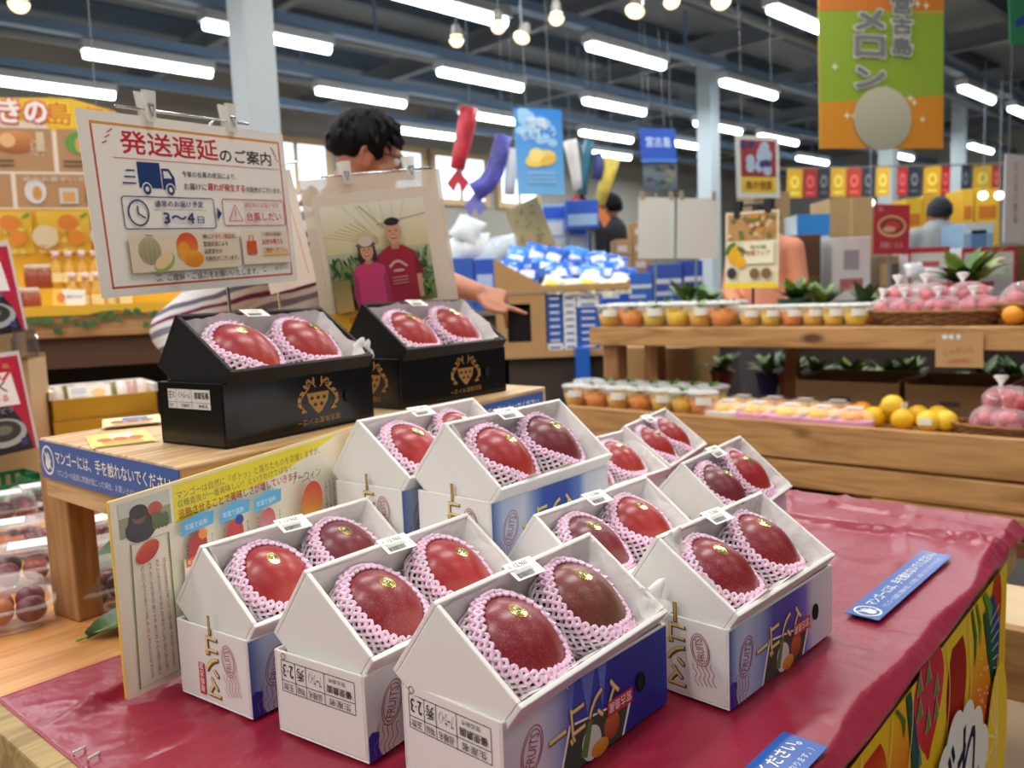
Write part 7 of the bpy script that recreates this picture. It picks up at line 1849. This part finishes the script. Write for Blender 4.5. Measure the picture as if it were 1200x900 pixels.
nt.links.new(m3.outputs[0], rp.inputs['Fac']); nt.links.new(rp.outputs['Color'], p_.inputs['Base Color'])
b = MB(); chain(b, [sh_c, mid, pel], [.165, .168, .17]); chain(b, [sh_c, Rs], [.11, .085]); chain(b, [sh_c, Ls], [.11, .085]); chain(b, [Rs, Re], [.085, .070]); chain(b, [Re, Re+(Rw-Re)*.45], [.070, .060]); chain(b, [Ls, Ls+(Le-Ls)*.55], [.085, .075])
flesh(b, 'shirt', sm_, o, vox=.011, smooth=5)
b = MB(); chain(b, [pel+Vector((0, 0, .02)), pel+Vector((0, 0, -.06))], [.175, .16])
for sg, dy in ((-1, -.10), (1, .12)): kn = Vector((pel.x+.03, pel.y+dy, .47)); an = Vector((pel.x-.05, pel.y+dy, .09)); chain(b, [pel+Vector((0, dy*.8, -.02)), kn, an+Vector((0, 0, .03))], [.125, .085, .068])
flesh(b, 'trousers', mat((50, 54, 66), .85), o, vox=.014, smooth=5)
b = MB(); b.tube([sh_c+Vector((.02, -.10, .155)), sh_c+Vector((-.04, -.19, .02)), mid+Vector((-.02, -.18, -.02)), mid+Vector((-.12, -.16, -.14)), pel+Vector((-.16, -.10, -.05))], [.016]*5, 8); b.build('bag_strap', mat((66, 56, 54), .7), o, smooth=True)

def standing(lab, px, py_top, Y, H, f, top_m, leg_m, hair_m, hood=False, hcol=None, arms=((.18, -.02, -.30), (.10, .12, -.48)), cap=False):
    base = at(px, py_top, Y); g = Vector((base.x, base.y, 0)); o = thing('person', lab, 'person', T(g)); f = f.normalized(); up = Vector((0, 0, 1)); r = f.cross(up).normalized()
    s = H/1.72; b = MB(); C = Vector((0, 0, H-.145*s)); P = head_into(b, C, f, up, s)
    sh = Vector((0, 0, 1.40*s)); pel = Vector((0, 0, .92*s)); chain(b, [C+Vector((0, 0, -.08*s)), sh+Vector((0, 0, .06*s)), sh], [.055*s, .06*s, .1*s]); chain(b, [sh, (sh+pel)/2, pel], [.14*s, .135*s, .14*s])
    sl = MB(); chain(sl, [sh+Vector((0, 0, -.02)), (sh+pel)/2, pel], [.165*s, .165*s, .165*s]); tr = MB()
    for sg in (-1, 1):
        S = sh+r*sg*.18*s; E = S+r*sg*.05*s+f*.02*s+Vector((0, 0, -.28*s)); W_ = E+f*.20*s-r*sg*.05*s+Vector((0, 0, -.08*s))
        chain(b, [sh, S, E, W_], [.09*s, .06*s, .045*s, .03*s]); hand_into(b, W_, f*.9+Vector((0, 0, -.3)), Vector((0, 0, -1)), s, (.3, .4, .45, .5), sg)
        chain(sl, [sh, S, E, W_], [.11*s, .082*s, .066*s, .05*s])
        hp = pel+r*sg*.09*s; kn = Vector((hp.x, hp.y, .49*s)); an = Vector((hp.x, hp.y, .09*s)); chain(b, [hp, kn, an], [.1*s, .065*s, .045*s]); chain(b, [an-f*.03+Vector((0, 0, -.045*s)), an+f*.15*s+Vector((0, 0, -.055*s))], [.042*s, .034*s])
        chain(tr, [pel, hp, kn, an], [.14*s, .12*s, .085*s, .07*s])
    flesh(b, 'body', SKIN, o, vox=.011, smooth=3); eyes(P, s, o)
    if hood:
        chain(sl, [sh+Vector((0, 0, .04)), C-f*.06*s+Vector((0, 0, -.13*s))], [.13*s, .10*s])
    flesh(sl, 'jacket', top_m, o, vox=.014, smooth=5); flesh(tr, 'trousers', leg_m, o, vox=.016, smooth=5)
    hair_on(P, C, f, up, s, o, hair_m, 'knit_cap' if cap else 'hair', 1.12 if cap else 1.06, int(px) % 7, cap)
    return o
def hgt(px, py, Y): return at(px, py, Y).z
standing('person seen from behind in a grey hooded jacket and dark cap by the yellow cartons', 1101, 232, 7.6, hgt(1101, 232, 7.6), Vector((.3, 1, 0)), mat((150, 154, 158), .85), mat((60, 62, 70), .85), mat((26, 28, 40), .8), True, cap=True)
standing('dark haired person in an orange jacket half hidden behind the citrus poster', 896, 238, 5.6, hgt(893, 238, 5.6), Vector((-.4, -1, 0)), mat((226, 150, 120), .8), mat((70, 66, 70), .85), HAIR)
standing('small distant person all in black behind the small carton stack', 711, 226, 8.4, hgt(711, 226, 8.4), Vector((-.8, .5, 0)), mat((28, 28, 32), .85), mat((30, 30, 34), .85), HAIR)
